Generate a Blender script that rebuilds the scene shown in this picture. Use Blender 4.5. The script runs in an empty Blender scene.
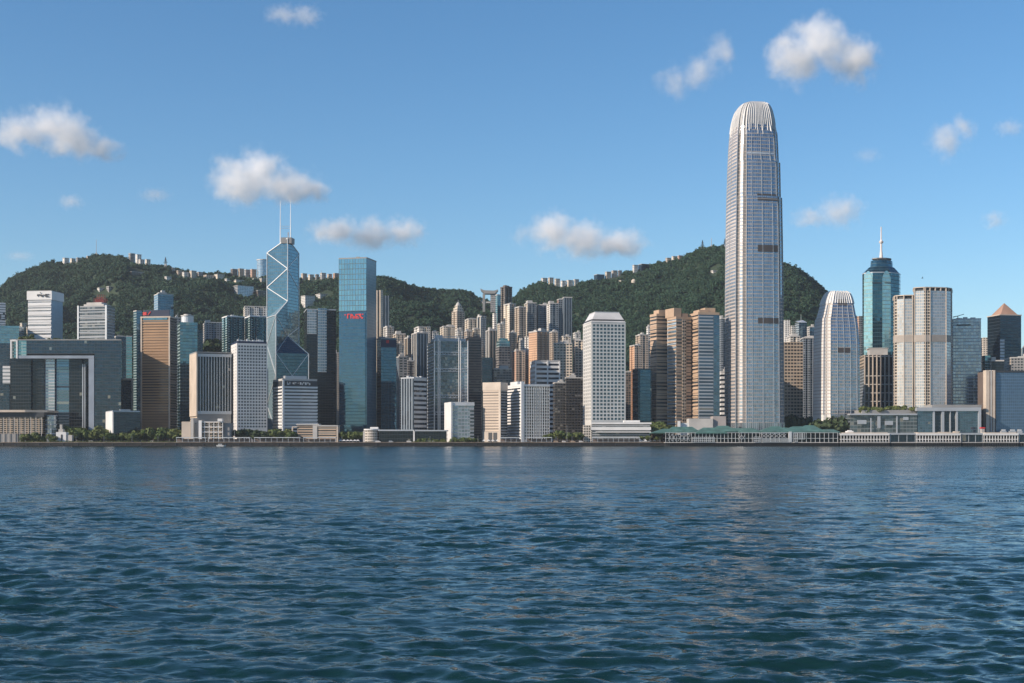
import bpy, math, random
import numpy as np
from mathutils import Vector

random.seed(7)
C = bpy.context.scene
col = C.collection

# ------------------------------------------------------------------ camera, sky, sun, exposure
F = 1336.0          # focal length in pixels of the 1024 wide frame
CAMZ = 6.0          # eye height above the water
HY = 441.0          # picture row of the horizon
cam_d = bpy.data.cameras.new("camera"); cam = bpy.data.objects.new("camera", cam_d); col.objects.link(cam)
cam_d.sensor_width = 36.0; cam_d.lens = 36.0 * F / 1024.0
cam_d.shift_y = (HY - 341.5) / 1024.0
cam_d.clip_start = 0.5; cam_d.clip_end = 60000
cam.location = (0, 0, CAMZ); cam.rotation_euler = (math.radians(90), 0, 0)
C.camera = cam

SUN_EL = 27.0
SUN_AZ = 244.0      # clockwise from +Y
world = bpy.data.worlds.new("World"); C.world = world; world.use_nodes = True
nt = world.node_tree; nt.nodes.clear()
sky = nt.nodes.new("ShaderNodeTexSky"); sky.sky_type = 'NISHITA'; sky.sun_disc = False
sky.sun_elevation = math.radians(SUN_EL); sky.sun_rotation = math.radians(SUN_AZ)
sky.altitude = 0; sky.air_density = 1.0; sky.dust_density = 0.35; sky.ozone_density = 4.0
bg = nt.nodes.new("ShaderNodeBackground"); bg.inputs[1].default_value = 0.106
wo = nt.nodes.new("ShaderNodeOutputWorld")
hs = nt.nodes.new("ShaderNodeHueSaturation"); hs.inputs["Saturation"].default_value = 1.16; hs.inputs["Hue"].default_value = 0.497
nt.links.new(sky.outputs[0], hs.inputs["Color"]); nt.links.new(hs.outputs[0], bg.inputs[0]); nt.links.new(bg.outputs[0], wo.inputs[0])

sun_d = bpy.data.lights.new("sun", 'SUN'); sun = bpy.data.objects.new("sun", sun_d); col.objects.link(sun)
sun_d.energy = 4.6; sun_d.angle = math.radians(0.5); sun_d.color = (1.0, 0.86, 0.72)
az = math.radians(SUN_AZ); el = math.radians(SUN_EL)
SDIR = Vector((math.sin(az) * math.cos(el), math.cos(az) * math.cos(el), math.sin(el)))
sun.rotation_euler = (-SDIR).to_track_quat('-Z', 'Y').to_euler()
sun.location = (-800, 300, 900)
C.view_settings.view_transform = 'Standard'; C.view_settings.look = 'None'
C.view_settings.exposure = 0.45; C.view_settings.gamma = 1.0
C.cycles.volume_bounces = 18; C.cycles.max_bounces = 20
C.cycles.use_denoising = True

# ------------------------------------------------------------------ helpers
def X(px, Y): return (px - 512.0) * Y / F
def Z(py, Y): return CAMZ + (HY - py) * Y / F

def tag(o, label=None, cat=None, group=None, kind=None):
    if label: o["label"] = label
    if cat: o["category"] = cat
    if group: o["group"] = group
    if kind: o["kind"] = kind
    return o

def empty(name, loc, label, cat, group=None):
    o = bpy.data.objects.new(name, None); col.objects.link(o)
    o.location = loc; o.empty_display_size = 2
    return tag(o, label, cat, group)

class MB:
    """collects faces (world coordinates) and links them as one mesh object"""
    def __init__(s): s.v = []; s.f = []; s.uv = []; s.m = []
    def face(s, pts, uvs=None, m=0):
        i = len(s.v); s.v += [tuple(p) for p in pts]
        s.f.append(list(range(i, i + len(pts)))); s.m.append(m)
        s.uv += list(uvs) if uvs else [(0.0, 0.0)] * len(pts)
    def prism(s, poly, z0, z1, bay=3.5, fl=3.5, mats=None, top=None, bottom=True, poly1=None):
        """poly counter-clockwise seen from above; side uv in whole bays and floors"""
        n = len(poly); poly1 = poly1 or poly
        nf = max(1, round((z1 - z0) / fl)); u = 0
        for i in range(n):
            a, b = poly[i], poly[(i + 1) % n]; c, d = poly1[(i + 1) % n], poly1[i]
            L = math.hypot(b[0] - a[0], b[1] - a[1])
            nb = max(1, round(L / bay)) if L > 0.6 else 1
            m = mats[i % len(mats)] if mats else 0
            s.face([(a[0], a[1], z0), (b[0], b[1], z0), (c[0], c[1], z1), (d[0], d[1], z1)],
                   [(u, 0), (u + nb, 0), (u + nb, nf), (u, nf)], m)
            u += nb
        tm = top if top is not None else (mats[0] if mats else 0)
        s.face([(p[0], p[1], z1) for p in poly1], None, tm)
        if bottom: s.face([(p[0], p[1], z0) for p in reversed(poly)], None, tm)
    def box(s, c, ax, w, d, z0, z1, m=0, bay=3.5, fl=3.5):
        """oriented box: c = middle of the front edge, ax = unit direction of the front, depth away from it"""
        ay = (-ax[1], ax[0])
        P = lambda a, b: (c[0] + ax[0] * a + ay[0] * b, c[1] + ax[1] * a + ay[1] * b)
        s.prism([P(-w / 2, 0), P(w / 2, 0), P(w / 2, d), P(-w / 2, d)], z0, z1, bay, fl, [m], m)
    def beam(s, p0, p1, w, m=0):
        p0 = Vector(p0); p1 = Vector(p1); d = (p1 - p0).normalized()
        up = Vector((0, 0, 1)) if abs(d.z) < 0.9 else Vector((0, 1, 0))
        a = d.cross(up).normalized() * (w / 2); b = d.cross(a).normalized() * (w / 2)
        q = [(-1, -1), (1, -1), (1, 1), (-1, 1)]
        A = [p0 + a * i + b * j for i, j in q]; B = [p1 + a * i + b * j for i, j in q]
        for k in range(4):
            l = (k + 1) % 4
            s.face([A[k], A[l], B[l], B[k]], None, m)
        s.face(list(reversed(A)), None, m); s.face(B, None, m)
    def tube(s, p0, p1, r0, r1, n=8, m=0):
        p0 = Vector(p0); p1 = Vector(p1); d = (p1 - p0).normalized()
        up = Vector((0, 0, 1)) if abs(d.z) < 0.9 else Vector((0, 1, 0))
        a = d.cross(up).normalized(); b = d.cross(a).normalized()
        A = [p0 + (a * math.cos(k * 2 * math.pi / n) + b * math.sin(k * 2 * math.pi / n)) * r0 for k in range(n)]
        B = [p1 + (a * math.cos(k * 2 * math.pi / n) + b * math.sin(k * 2 * math.pi / n)) * r1 for k in range(n)]
        for k in range(n):
            l = (k + 1) % n
            s.face([A[k], A[l], B[l], B[k]], None, m)
        s.face(list(reversed(A)), None, m); s.face(B, None, m)
    def build(s, name, mats, parent=None, origin=None, smooth=False):
        o0 = Vector(origin) if origin is not None else (parent.matrix_world.translation.copy() if False else (base_of(parent) if parent else Vector((0, 0, 0))))
        me = bpy.data.meshes.new(name)
        me.from_pydata([(a - o0.x, b - o0.y, c - o0.z) for a, b, c in s.v], [], s.f)
        uvl = me.uv_layers.new(name="UVMap")
        uvl.data.foreach_set("uv", [x for uv in s.uv for x in uv])
        for m in (mats if isinstance(mats, (list, tuple)) else [mats]): me.materials.append(m)
        me.polygons.foreach_set("material_index", s.m)
        if smooth: me.polygons.foreach_set("use_smooth", [True] * len(me.polygons))
        o = bpy.data.objects.new(name, me); col.objects.link(o)
        if parent:
            o.parent = parent
            o.location = o0 - base_of(parent)
        else: o.location = o0
        return o

def base_of(o):
    v = Vector(o.location)
    while o.parent: o = o.parent; v += Vector(o.location)
    return v

def copy_part(o, parent, dloc):
    c = o.copy(); col.objects.link(c); c.parent = parent
    c.location = Vector(o.location) + Vector(dloc)
    return c

# ------------------------------------------------------------------ materials
def newmat(name):
    m = bpy.data.materials.new(name); m.use_nodes = True
    n = m.node_tree; n.nodes.clear()
    out = n.nodes.new("ShaderNodeOutputMaterial"); b = n.nodes.new("ShaderNodeBsdfPrincipled")
    n.links.new(b.outputs[0], out.inputs[0])
    return m, n, b

def mth(n, op, a, b=None, c=None):
    x = n.nodes.new("ShaderNodeMath"); x.operation = op
    for i, v in enumerate((a, b, c)):
        if v is None: continue
        if isinstance(v, (int, float)): x.inputs[i].default_value = v
        else: n.links.new(v, x.inputs[i])
    return x.outputs[0]

def mixc(n, f, a, b):
    x = n.nodes.new("ShaderNodeMix"); x.data_type = 'RGBA'
    for s, v in ((0, f), (6, a), (7, b)):
        if isinstance(v, (int, float)): x.inputs[s].default_value = v
        elif isinstance(v, tuple): x.inputs[s].default_value = (*v[:3], 1)
        else: n.links.new(v, x.inputs[s])
    return x.outputs[2]

def scalec(n, c, f):
    x = n.nodes.new("ShaderNodeVectorMath"); x.operation = 'SCALE'
    if isinstance(c, tuple): x.inputs[0].default_value = c[:3]
    else: n.links.new(c, x.inputs[0])
    if isinstance(f, (int, float)): x.inputs[3].default_value = f
    else: n.links.new(f, x.inputs[3])
    return x.outputs[0]

def ramp01(n, v, a, b, lo, hi):
    x = n.nodes.new("ShaderNodeMapRange"); x.clamp = True
    n.links.new(v, x.inputs[0])
    for i, q in enumerate((a, b, lo, hi)): x.inputs[i + 1].default_value = q
    return x.outputs[0]

def noise(n, scale, detail=3, vec=None, rough=0.5):
    x = n.nodes.new("ShaderNodeTexNoise"); x.inputs["Scale"].default_value = scale
    x.inputs["Detail"].default_value = detail; x.inputs["Roughness"].default_value = rough
    if vec is None:
        g = n.nodes.new("ShaderNodeNewGeometry"); vec = g.outputs["Position"]
    n.links.new(vec, x.inputs["Vector"])
    return x.outputs[0]

MATS = {}
def plain(name, c, rough=0.6, metal=0.0, var=0.18, scale=0.06):
    if name in MATS: return MATS[name]
    m, n, b = newmat(name)
    f = ramp01(n, noise(n, scale, 4), 0.3, 0.7, 1 - var, 1 + var * 0.6)
    n.links.new(scalec(n, c, f), b.inputs["Base Color"])
    b.inputs["Roughness"].default_value = rough; b.inputs["Metallic"].default_value = metal
    MATS[name] = m
    return m

def facade(name, wall, glass, wu=(0.2, 0.8), wv=(0.25, 0.85), metal=0.35, rough=0.12, wrough=0.65,
           wmetal=0.0, var=0.5, blinds=0.08, jit=0.03, group_every=0, objvar=0.16):
    """one bay and one storey per uv unit: a pane of its own tint and tilt in a wall that weathers in broad stains"""
    if name in MATS: return MATS[name]
    m, n, b = newmat(name)
    uv = n.nodes.new("ShaderNodeUVMap")
    sp = n.nodes.new("ShaderNodeSeparateXYZ"); n.links.new(uv.outputs[0], sp.inputs[0])
    fu = mth(n, 'FRACT', sp.outputs[0]); fv = mth(n, 'FRACT', sp.outputs[1])
    def band(x, r):
        if r[0] <= 0 and r[1] >= 1: return None
        a = mth(n, 'GREATER_THAN', x, r[0]); c = mth(n, 'LESS_THAN', x, r[1])
        return mth(n, 'MULTIPLY', a, c)
    bu, bv = band(fu, wu), band(fv, wv)
    mask = mth(n, 'MULTIPLY', bu, bv) if bu is not None and bv is not None else (bu if bu is not None else bv)
    oi = n.nodes.new("ShaderNodeObjectInfo")
    cb = n.nodes.new("ShaderNodeCombineXYZ")
    n.links.new(mth(n, 'FLOOR', sp.outputs[0]), cb.inputs[0]); n.links.new(mth(n, 'FLOOR', sp.outputs[1]), cb.inputs[1])
    n.links.new(mth(n, 'MULTIPLY', oi.outputs["Random"], 97.0), cb.inputs[2])
    wn = n.nodes.new("ShaderNodeTexWhiteNoise"); wn.noise_dimensions = '3D'; n.links.new(cb.outputs[0], wn.inputs[0])
    r = wn.outputs[0]
    gcol = scalec(n, glass, ramp01(n, r, 0, 1, 1 - var, 1 + var * 0.5))
    if blinds:
        g2 = mth(n, 'GREATER_THAN', mth(n, 'FRACT', mth(n, 'MULTIPLY', r, 17.3)), 1 - blinds)
        gcol = mixc(n, mth(n, 'MULTIPLY', g2, 0.6), gcol, (0.33, 0.31, 0.28))
    ov = ramp01(n, oi.outputs["Random"], 0, 1, 1 - objvar, 1 + objvar)
    st = ramp01(n, noise(n, 0.035, 5), 0.3, 0.7, 0.82, 1.08)
    wcol = scalec(n, wall, mth(n, 'MULTIPLY', ov, st))
    n.links.new(mixc(n, mask, wcol, gcol), b.inputs["Base Color"])
    n.links.new(mth(n, 'ADD', mth(n, 'MULTIPLY', mask, metal - wmetal), wmetal), b.inputs["Metallic"])
    n.links.new(mth(n, 'ADD', mth(n, 'MULTIPLY', mask, rough - wrough), wrough), b.inputs["Roughness"])
    if jit:
        g = n.nodes.new("ShaderNodeNewGeometry")
        sb = n.nodes.new("ShaderNodeVectorMath"); sb.operation = 'SUBTRACT'
        n.links.new(wn.outputs[1], sb.inputs[0]); sb.inputs[1].default_value = (0.5, 0.5, 0.5)
        sc_ = scalec(n, sb.outputs[0], mth(n, 'MULTIPLY', mask, jit))
        ad = n.nodes.new("ShaderNodeVectorMath"); ad.operation = 'ADD'
        n.links.new(g.outputs["Normal"], ad.inputs[0]); n.links.new(sc_, ad.inputs[1])
        nm = n.nodes.new("ShaderNodeVectorMath"); nm.operation = 'NORMALIZE'; n.links.new(ad.outputs[0], nm.inputs[0])
        n.links.new(nm.outputs[0], b.inputs["Normal"])
    MATS[name] = m
    return m

DARK = (0.035, 0.05, 0.06)
S = {}
def sty(k, *a, **kw): S[k] = facade("facade " + k, *a, **kw)
sty('res_beige', (0.50, 0.41, 0.32), DARK, (0.22, 0.78), (0.3, 0.8))
sty('res_cream', (0.60, 0.52, 0.42), DARK, (0.25, 0.75), (0.3, 0.75))
sty('res_white', (0.64, 0.61, 0.56), DARK, (0.2, 0.75), (0.3, 0.8))
sty('res_pink', (0.45, 0.29, 0.21), DARK, (0.3, 0.7), (0.3, 0.75))
sty('res_orange', (0.48, 0.30, 0.19), DARK, (0.3, 0.7), (0.3, 0.75))
sty('res_grey', (0.36, 0.34, 0.32), DARK, (0.18, 0.82), (0.25, 0.8))
sty('res_slate', (0.21, 0.235, 0.26), DARK, (0.18, 0.85), (0.25, 0.85))
sty('res_brown', (0.17, 0.13, 0.10), DARK, (0.15, 0.85), (0.25, 0.85))
sty('res_old', (0.20, 0.18, 0.165), DARK, (0.1, 0.9), (0.3, 0.85), var=0.8, blinds=0.2)
sty('str_white', (0.58, 0.55, 0.50), (0.03, 0.045, 0.06), (0.42, 1.0), (0, 1), metal=0.2, blinds=0)
sty('str_tan', (0.46, 0.37, 0.28), (0.04, 0.05, 0.055), (0.5, 1.0), (0, 1), metal=0.2, blinds=0)
sty('str_slate', (0.24, 0.28, 0.32), (0.04, 0.06, 0.08), (0.4, 1.0), (0, 1), metal=0.3, blinds=0)
sty('rib_sand', (0.50, 0.40, 0.31), (0.20, 0.165, 0.135), (0, 1), (0, 0.4), metal=0.05, rough=.4, blinds=0)
sty('gl_grey', (0.16, 0.18, 0.185), (0.10, 0.135, 0.15), (0.08, 1), (0.2, 1), metal=0.6, rough=0.12, blinds=0.05, jit=0.03, var=.4)
sty('rib_white', (0.62, 0.60, 0.57), (0.02, 0.03, 0.045), (0, 1), (0, 0.46), metal=0.25, blinds=0.04)
sty('rib_tan', (0.47, 0.34, 0.24), (0.04, 0.055, 0.065), (0.03, 1.0), (0, 0.5), metal=0.3, blinds=0.05)
sty('rib_orange', (0.36, 0.215, 0.115), (0.06, 0.05, 0.045), (0, 1.0), (0, 0.4), metal=0.2, blinds=0.04)
sty('rib_brown', (0.20, 0.155, 0.125), (0.03, 0.035, 0.04), (0, 1), (0, 0.5), metal=0.3, blinds=0.05)
sty('rib_grey', (0.33, 0.34, 0.345), (0.06, 0.08, 0.09), (0.03, 1), (0, 0.55), metal=0.4, blinds=0.06)
sty('rib_blue', (0.46, 0.47, 0.48), (0.07, 0.12, 0.17), (0.03, 1), (0, 0.62), metal=0.5, blinds=0.03)
sty('grid_white', (0.62, 0.56, 0.48), (0.055, 0.05, 0.045), (0.2, 0.85), (0.25, 0.85), metal=0.05)
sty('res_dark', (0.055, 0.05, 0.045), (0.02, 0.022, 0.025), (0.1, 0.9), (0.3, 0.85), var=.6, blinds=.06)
sty('grid_cream', (0.60, 0.50, 0.39), (0.04, 0.05, 0.055), (0.2, 0.9), (0.3, 0.9), metal=0.2)
sty('grid_tan', (0.44, 0.35, 0.26), (0.045, 0.05, 0.055), (0.15, 0.9), (0.2, 0.75), metal=0.3)
sty('gl_teal', (0.10, 0.14, 0.16), (0.12, 0.225, 0.265), (0.06, 1), (0.14, 1), metal=0.8, rough=0.08, blinds=0.015, jit=0.025, var=.25)
sty('gl_blue', (0.08, 0.11, 0.15), (0.09, 0.16, 0.215), (0.06, 1), (0.14, 1), metal=0.8, rough=0.08, blinds=0.015, jit=0.025, var=.22)
sty('gl_pale', (0.38, 0.42, 0.45), (0.28, 0.38, 0.45), (0.08, 1), (0.2, 1), metal=0.75, rough=0.12, blinds=0.02, jit=0.02, var=.2)
sty('gl_dark', (0.014, 0.02, 0.026), (0.013, 0.024, 0.033), (0.06, 1), (0.14, 1), metal=0.7, rough=0.08, blinds=0.01, jit=0.02, var=.3)
sty('gl_navy', (0.026, 0.038, 0.052), (0.028, 0.054, 0.078), (0.06, 1), (0.16, 1), metal=0.75, rough=0.08, blinds=0.012, jit=0.02, var=.25)
sty('gl_green', (0.28, 0.36, 0.36), (0.155, 0.29, 0.305), (0.06, 1), (0.25, 1), metal=0.8, rough=0.1, blinds=0.02, jit=0.02, var=.2)
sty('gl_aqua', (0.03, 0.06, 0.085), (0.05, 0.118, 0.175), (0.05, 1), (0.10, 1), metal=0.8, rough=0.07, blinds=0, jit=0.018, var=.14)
sty('gl_silver', (0.42, 0.43, 0.44), (0.27, 0.32, 0.36), (0.1, 1), (0.25, 1), metal=0.7, rough=0.14, blinds=0.03, jit=0.025, var=.3)
sty('gl_plain', (0.24, 0.34, 0.42), (0.27, 0.39, 0.48), (0.04, 1), (0.03, 1), metal=0.12, rough=0.3, blinds=0, jit=0.01, var=.06)
sty('gl_sky_tint', (0.06, 0.10, 0.13), (0.12, 0.21, 0.27), (0.06, 1), (0.1, 1), metal=0.35, rough=0.2, blinds=0, jit=0.015, var=.12)  # mirrored tower's right face: sky reflection put into the blue base colour
sty('louvre', (0.66, 0.66, 0.66), (0.16, 0.18, 0.19), (0, 1), (0, 0.38), metal=0.2, blinds=0.1)

CONC = plain("pale concrete", (0.44, 0.42, 0.39))
CONCD = plain("grey concrete", (0.24, 0.235, 0.225))
WHITE = plain("white cladding", (0.66, 0.65, 0.63), 0.5, var=0.1)
STEEL = plain("grey painted steel", (0.42, 0.44, 0.46), 0.4, 0.3, var=0.1)
PALE = plain("pale metal trim", (0.60, 0.60, 0.60), 0.35, 0.4, var=0.1)
WARM = plain("warm stone cladding", (0.50, 0.42, 0.34), 0.55)
TANST = plain("tan stone", (0.44, 0.31, 0.21), 0.6)
BLACK = plain("dark louvres", (0.035, 0.038, 0.042), 0.5)
ROOFG = plain("grey roof felt", (0.20, 0.20, 0.195), 0.8)
RED = plain("red sign paint", (0.55, 0.03, 0.03), 0.5, var=0.05)
BLUEP = plain("dark blue sign paint", (0.007, 0.017, 0.05), 0.6)
BROWN = plain("brown cladding", (0.13, 0.10, 0.085), 0.5)
GREENR = plain("weathered copper green roof", (0.07, 0.155, 0.135), 0.5, var=0.35, scale=0.15)
GLASSD = plain("dark shop glass", (0.04, 0.055, 0.06), 0.1, 0.5, var=0.3, scale=0.3)

# ------------------------------------------------------------------ terrain
SKY = [(-260, 335), (-60, 312), (0, 287), (10, 278), (30, 268), (48, 261), (62, 261.5), (80, 258.5), (92, 255), (100, 253.5), (108, 255),
       (120, 255), (128, 258), (140, 263), (155, 264), (170, 266), (185, 270), (200, 272), (225, 273), (245, 274), (270, 275.5),
       (300, 277), (340, 275), (378, 276), (388, 276), (400, 280), (412, 285.5), (440, 289), (463, 289), (470, 291), (478, 297),
       (490, 301), (500, 304), (510, 303), (515, 296), (525, 288), (535, 282.5), (545, 281), (560, 284), (580, 282), (600, 278),
       (620, 273), (640, 268), (655, 263), (670, 260), (685, 255), (700, 248), (715, 246), (726, 245), (750, 249), (783, 262.5),
       (795, 266), (810, 276), (825, 289), (845, 305), (860, 322), (880, 340), (900, 355), (940, 375), (1000, 392), (1100, 400), (1400, 415)]
_sx = np.array([s[0] for s in SKY], float); _sy = np.array([s[1] for s in SKY], float)
Y0 = 1880.0
def ridgeY(px): return 2900 + 90 * np.sin(px * 0.013 + 1) + 60 * np.sin(px * 0.031)
def lump(x, y):
    a = 0
    for k, (s, w, p) in enumerate(((420, 1, 0.3), (260, .8, 1.9), (150, .5, 4.1), (90, .3, 2.2), (55, .18, 5.0))):
        a = a + w * np.sin(x / s * 6.28 + p + 1.3 * np.sin(y / s * 3.1 + k)) * np.cos(y / (s * 1.4) * 6.28 + k * 2.1)
    return a
def shape(px, y):
    yr = ridgeY(px); s = (y - Y0) / (yr - Y0)
    f = np.where(s < 1, np.clip(s, 0, 1) ** 1.12, np.clip(1 - 0.55 * (s - 1), 0, 1))
    w = np.clip(s, 0, 1) * np.clip(1.02 - s, 0, 1) * 4
    return f * (1 + 0.085 * w * lump((px - 512) * y / F, y))
_pg = np.linspace(-260, 1400, 831)
_yg = np.linspace(Y0, 3400, 160)
_PX, _YY = np.meshgrid(_pg, _yg, indexing='ij')
_SH = shape(_PX, _YY)
_target = HY - np.interp(_pg, _sx, _sy) - 3.2
_lo = np.zeros_like(_pg); _hi = np.full_like(_pg, 900.0)
for _ in range(40):
    _mid = (_lo + _hi) / 2
    _h = 4 + _mid[:, None] * _SH
    _e = ((_h - CAMZ) / _YY * F).max(axis=1)
    _lo = np.where(_e < _target, _mid, _lo); _hi = np.where(_e < _target, _hi, _mid)
_AMP = (_lo + _hi) / 2
def ground(x, y):
    x = np.asarray(x, float); y = np.asarray(y, float)
    px = 512 + x * F / np.maximum(y, 1)
    return 4 + np.interp(px, _pg, _AMP) * shape(px, y)
def gz(x, y): return float(ground(x, y))

hm, hn, hb = newmat("wooded hillside soil")
hn.links.new(mixc(hn, ramp01(hn, noise(hn, 0.02, 6), 0.35, 0.65, 0, 1), (0.014, 0.030, 0.014), (0.03, 0.048, 0.022)), hb.inputs["Base Color"])
hb.inputs["Roughness"].default_value = 0.95
gm, gn, gb = newmat("city ground paving")
gn.links.new(mixc(gn, noise(gn, 0.08, 5), (0.12, 0.115, 0.11), (0.22, 0.21, 0.2)), gb.inputs["Base Color"]); gb.inputs["Roughness"].default_value = 0.9

def grid_mesh(name, xs, ys, zf, mat, kind, smooth=True):
    """rectangular or fan shaped sheet: xs(i, y) given as array nx by ny"""
    nx, ny = xs.shape
    co = np.zeros((nx, ny, 3)); co[..., 0] = xs; co[..., 1] = ys; co[..., 2] = zf
    idx = np.arange(nx * ny).reshape(nx, ny)
    q = np.stack([idx[:-1, :-1], idx[1:, :-1], idx[1:, 1:], idx[:-1, 1:]], -1).reshape(-1, 4)
    me = bpy.data.meshes.new(name)
    me.vertices.add(nx * ny); me.vertices.foreach_set("co", co.reshape(-1))
    me.loops.add(q.size); me.loops.foreach_set("vertex_index", q.reshape(-1).astype(np.int32))
    me.polygons.add(len(q)); me.polygons.foreach_set("loop_start", np.arange(0, q.size, 4, dtype=np.int32))
    me.polygons.foreach_set("loop_total", np.full(len(q), 4, np.int32))
    if smooth: me.polygons.foreach_set("use_smooth", np.ones(len(q), bool))
    me.update(calc_edges=True); me.materials.append(mat)
    o = bpy.data.objects.new(name, me); col.objects.link(o)
    tag(o, kind=kind)
    return o

SHORE = 1492.0
tx = np.linspace(-260, 1400, 700); ty = np.concatenate([np.linspace(Y0, 3300, 240), np.linspace(3330, 5200, 30)])
TX, TY = np.meshgrid(tx, ty, indexing='ij'); XX = (TX - 512) * TY / F
grid_mesh("hills", XX, TY, ground(XX, TY), hm, 'structure')
g = MB(); g.face([(-2600, SHORE, 4), (2600, SHORE, 4), (2600, 5200, 3.9), (-2600, 5200, 3.9)])
tag(g.build("ground", gm), kind='structure')
g = MB(); g.box((0, SHORE), (1, 0), 5200, 22, 4.004, 4.12)
tag(g.build("promenade", plain("promenade paving", (0.34, 0.30, 0.26), 0.85)), kind='structure')

# ------------------------------------------------------------------ water
def waves(x, y, dy):
    rng = np.random.RandomState(3)
    h = np.zeros_like(x)
    for k in range(70):
        lam = 0.36 * (16.0 ** (k / 69.0))              # 0.36 .. 6 m
        th = rng.normal(0.0, 0.62) + math.radians(78)  # travel direction, mostly along the view
        ph = rng.uniform(0, 6.28)
        a = 0.0092 * lam ** 0.95 * rng.uniform(0.6, 1.3) * (1.0 if lam < 1.7 else (1.7 / lam) ** 0.85)
        kx, ky = math.cos(th) * 6.283 / lam, math.sin(th) * 6.283 / lam
        fade = np.clip(lam / (dy * 3.0) - 0.6, 0, 1)
        w = np.sin(kx * x + ky * y + ph + 0.7 * np.sin(0.11 * x + 0.05 * y + k) )
        h += a * fade * (w + 0.3 * (w * w - 0.5))
    return h
yr = [9.0]
while yr[-1] < SHORE + 3: yr.append(yr[-1] + max(0.08, 0.0048 * yr[-1]))
yr = np.array(yr); tt = np.linspace(-0.62, 0.62, 760)
TT, YW = np.meshgrid(tt, yr, indexing='ij'); XW = TT * YW
DY = np.maximum(np.maximum(0.08, 0.0048 * YW), 0.0016 * YW)
amp = 0.8 + 0.28 * np.sin(XW * 0.033 + 0.8 * np.sin(YW * 0.045)) * np.cos(YW * 0.027 + 1.0) + 0.16 * np.sin(XW * 0.11 + 1.7 * np.sin(YW * 0.09))
HWV = waves(XW, YW, DY) * amp * np.clip((0.62 - np.abs(TT)) / 0.03, 0, 1) * np.clip((YW - 9) / 4, 0, 1)   # calms down to meet the open sea sheet
wm, wn_, wb = newmat("harbour water")
wb.inputs["Base Color"].default_value = (0.006, 0.026, 0.027, 1); wb.inputs["IOR"].default_value = 1.33
wb.inputs["Roughness"].default_value = 0.05; wb.inputs["Specular IOR Level"].default_value = 0.22
def ripples(scale_xy, detail, rough):
    gp = wn_.nodes.new("ShaderNodeNewGeometry"); mp = wn_.nodes.new("ShaderNodeMapping"); mp.inputs["Scale"].default_value = (*scale_xy, 1)
    wn_.links.new(gp.outputs["Position"], mp.inputs[0])
    tx = wn_.nodes.new("ShaderNodeTexNoise"); tx.inputs["Scale"].default_value = 1.0; tx.inputs["Detail"].default_value = detail; tx.inputs["Roughness"].default_value = rough
    wn_.links.new(mp.outputs[0], tx.inputs["Vector"])
    sb = wn_.nodes.new("ShaderNodeVectorMath"); sb.operation = 'SUBTRACT'; wn_.links.new(tx.outputs["Color"], sb.inputs[0]); sb.inputs[1].default_value = (.5, .5, .5)
    return sb.outputs[0]
def vmul(v, k):
    x = wn_.nodes.new("ShaderNodeVectorMath"); x.operation = 'MULTIPLY'; wn_.links.new(v, x.inputs[0]); x.inputs[1].default_value = k; return x.outputs[0]
def vadd(a, b):
    x = wn_.nodes.new("ShaderNodeVectorMath"); x.operation = 'ADD'; wn_.links.new(a, x.inputs[0]); wn_.links.new(b, x.inputs[1]); return x.outputs[0]
# small wind ripples and chop tilt the surface; gusts make rougher and calmer patches
rip = vadd(vmul(ripples((2.2, 4.6), 3, .65), (.30, .70, 0)), vmul(ripples((.35, .8), 2, .5), (.16, .42, 0)))
gust = ramp01(wn_, noise(wn_, 0.025, 4), .35, .65, .5, 1.3)
sep = wn_.nodes.new("ShaderNodeSeparateXYZ"); gY = wn_.nodes.new("ShaderNodeNewGeometry"); wn_.links.new(gY.outputs["Position"], sep.inputs[0])
# the mesh carries only the longer waves out in the harbour, so there the unresolved chop is given to the normals
rip = scalec(wn_, rip, mth(wn_, 'MULTIPLY', gust, ramp01(wn_, sep.outputs[1], 40, 320, 1.9, 2.6)))
# of the unresolved facets only those tilted towards the open harbour show at such a flat angle
sr = wn_.nodes.new("ShaderNodeSeparateXYZ"); wn_.links.new(rip, sr.inputs[0])
far_ = ramp01(wn_, sep.outputs[1], 25, 260, .4, .85)
ny_ = mth(wn_, 'SUBTRACT', mth(wn_, 'MULTIPLY', sr.outputs[1], mth(wn_, 'SUBTRACT', 1.0, far_)), mth(wn_, 'MULTIPLY', mth(wn_, 'ABSOLUTE', sr.outputs[1]), far_))
cr_ = wn_.nodes.new("ShaderNodeCombineXYZ"); wn_.links.new(sr.outputs[0], cr_.inputs[0]); wn_.links.new(ny_, cr_.inputs[1]); rip = cr_.outputs[0]
gN = wn_.nodes.new("ShaderNodeNewGeometry")
nm_ = wn_.nodes.new("ShaderNodeVectorMath"); nm_.operation = 'NORMALIZE'; wn_.links.new(vadd(gN.outputs["Normal"], rip), nm_.inputs[0])
wn_.links.new(nm_.outputs[0], wb.inputs["Normal"])
grid_mesh("water", XW, YW, HWV, wm, 'structure')
g = MB(); ta, tb_, ye = 0.62 * yr[0], 0.62 * yr[-1], yr[-1]
g.face([(-5900, -5900, 0), (5900, -5900, 0), (5900, yr[0], 0), (ta, yr[0], 0), (-ta, yr[0], 0), (-5900, yr[0], 0)])
g.face([(-5900, yr[0], 0), (-ta, yr[0], 0), (-tb_, ye, 0), (-5900, ye, 0)]); g.face([(ta, yr[0], 0), (5900, yr[0], 0), (5900, ye, 0), (tb_, ye, 0)])
g.face([(-5900, ye, 0), (-tb_, ye, 0), (tb_, ye, 0), (5900, ye, 0), (5900, 5900, 0), (-5900, 5900, 0)])
tag(g.build("sea", wm), kind='structure')
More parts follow.
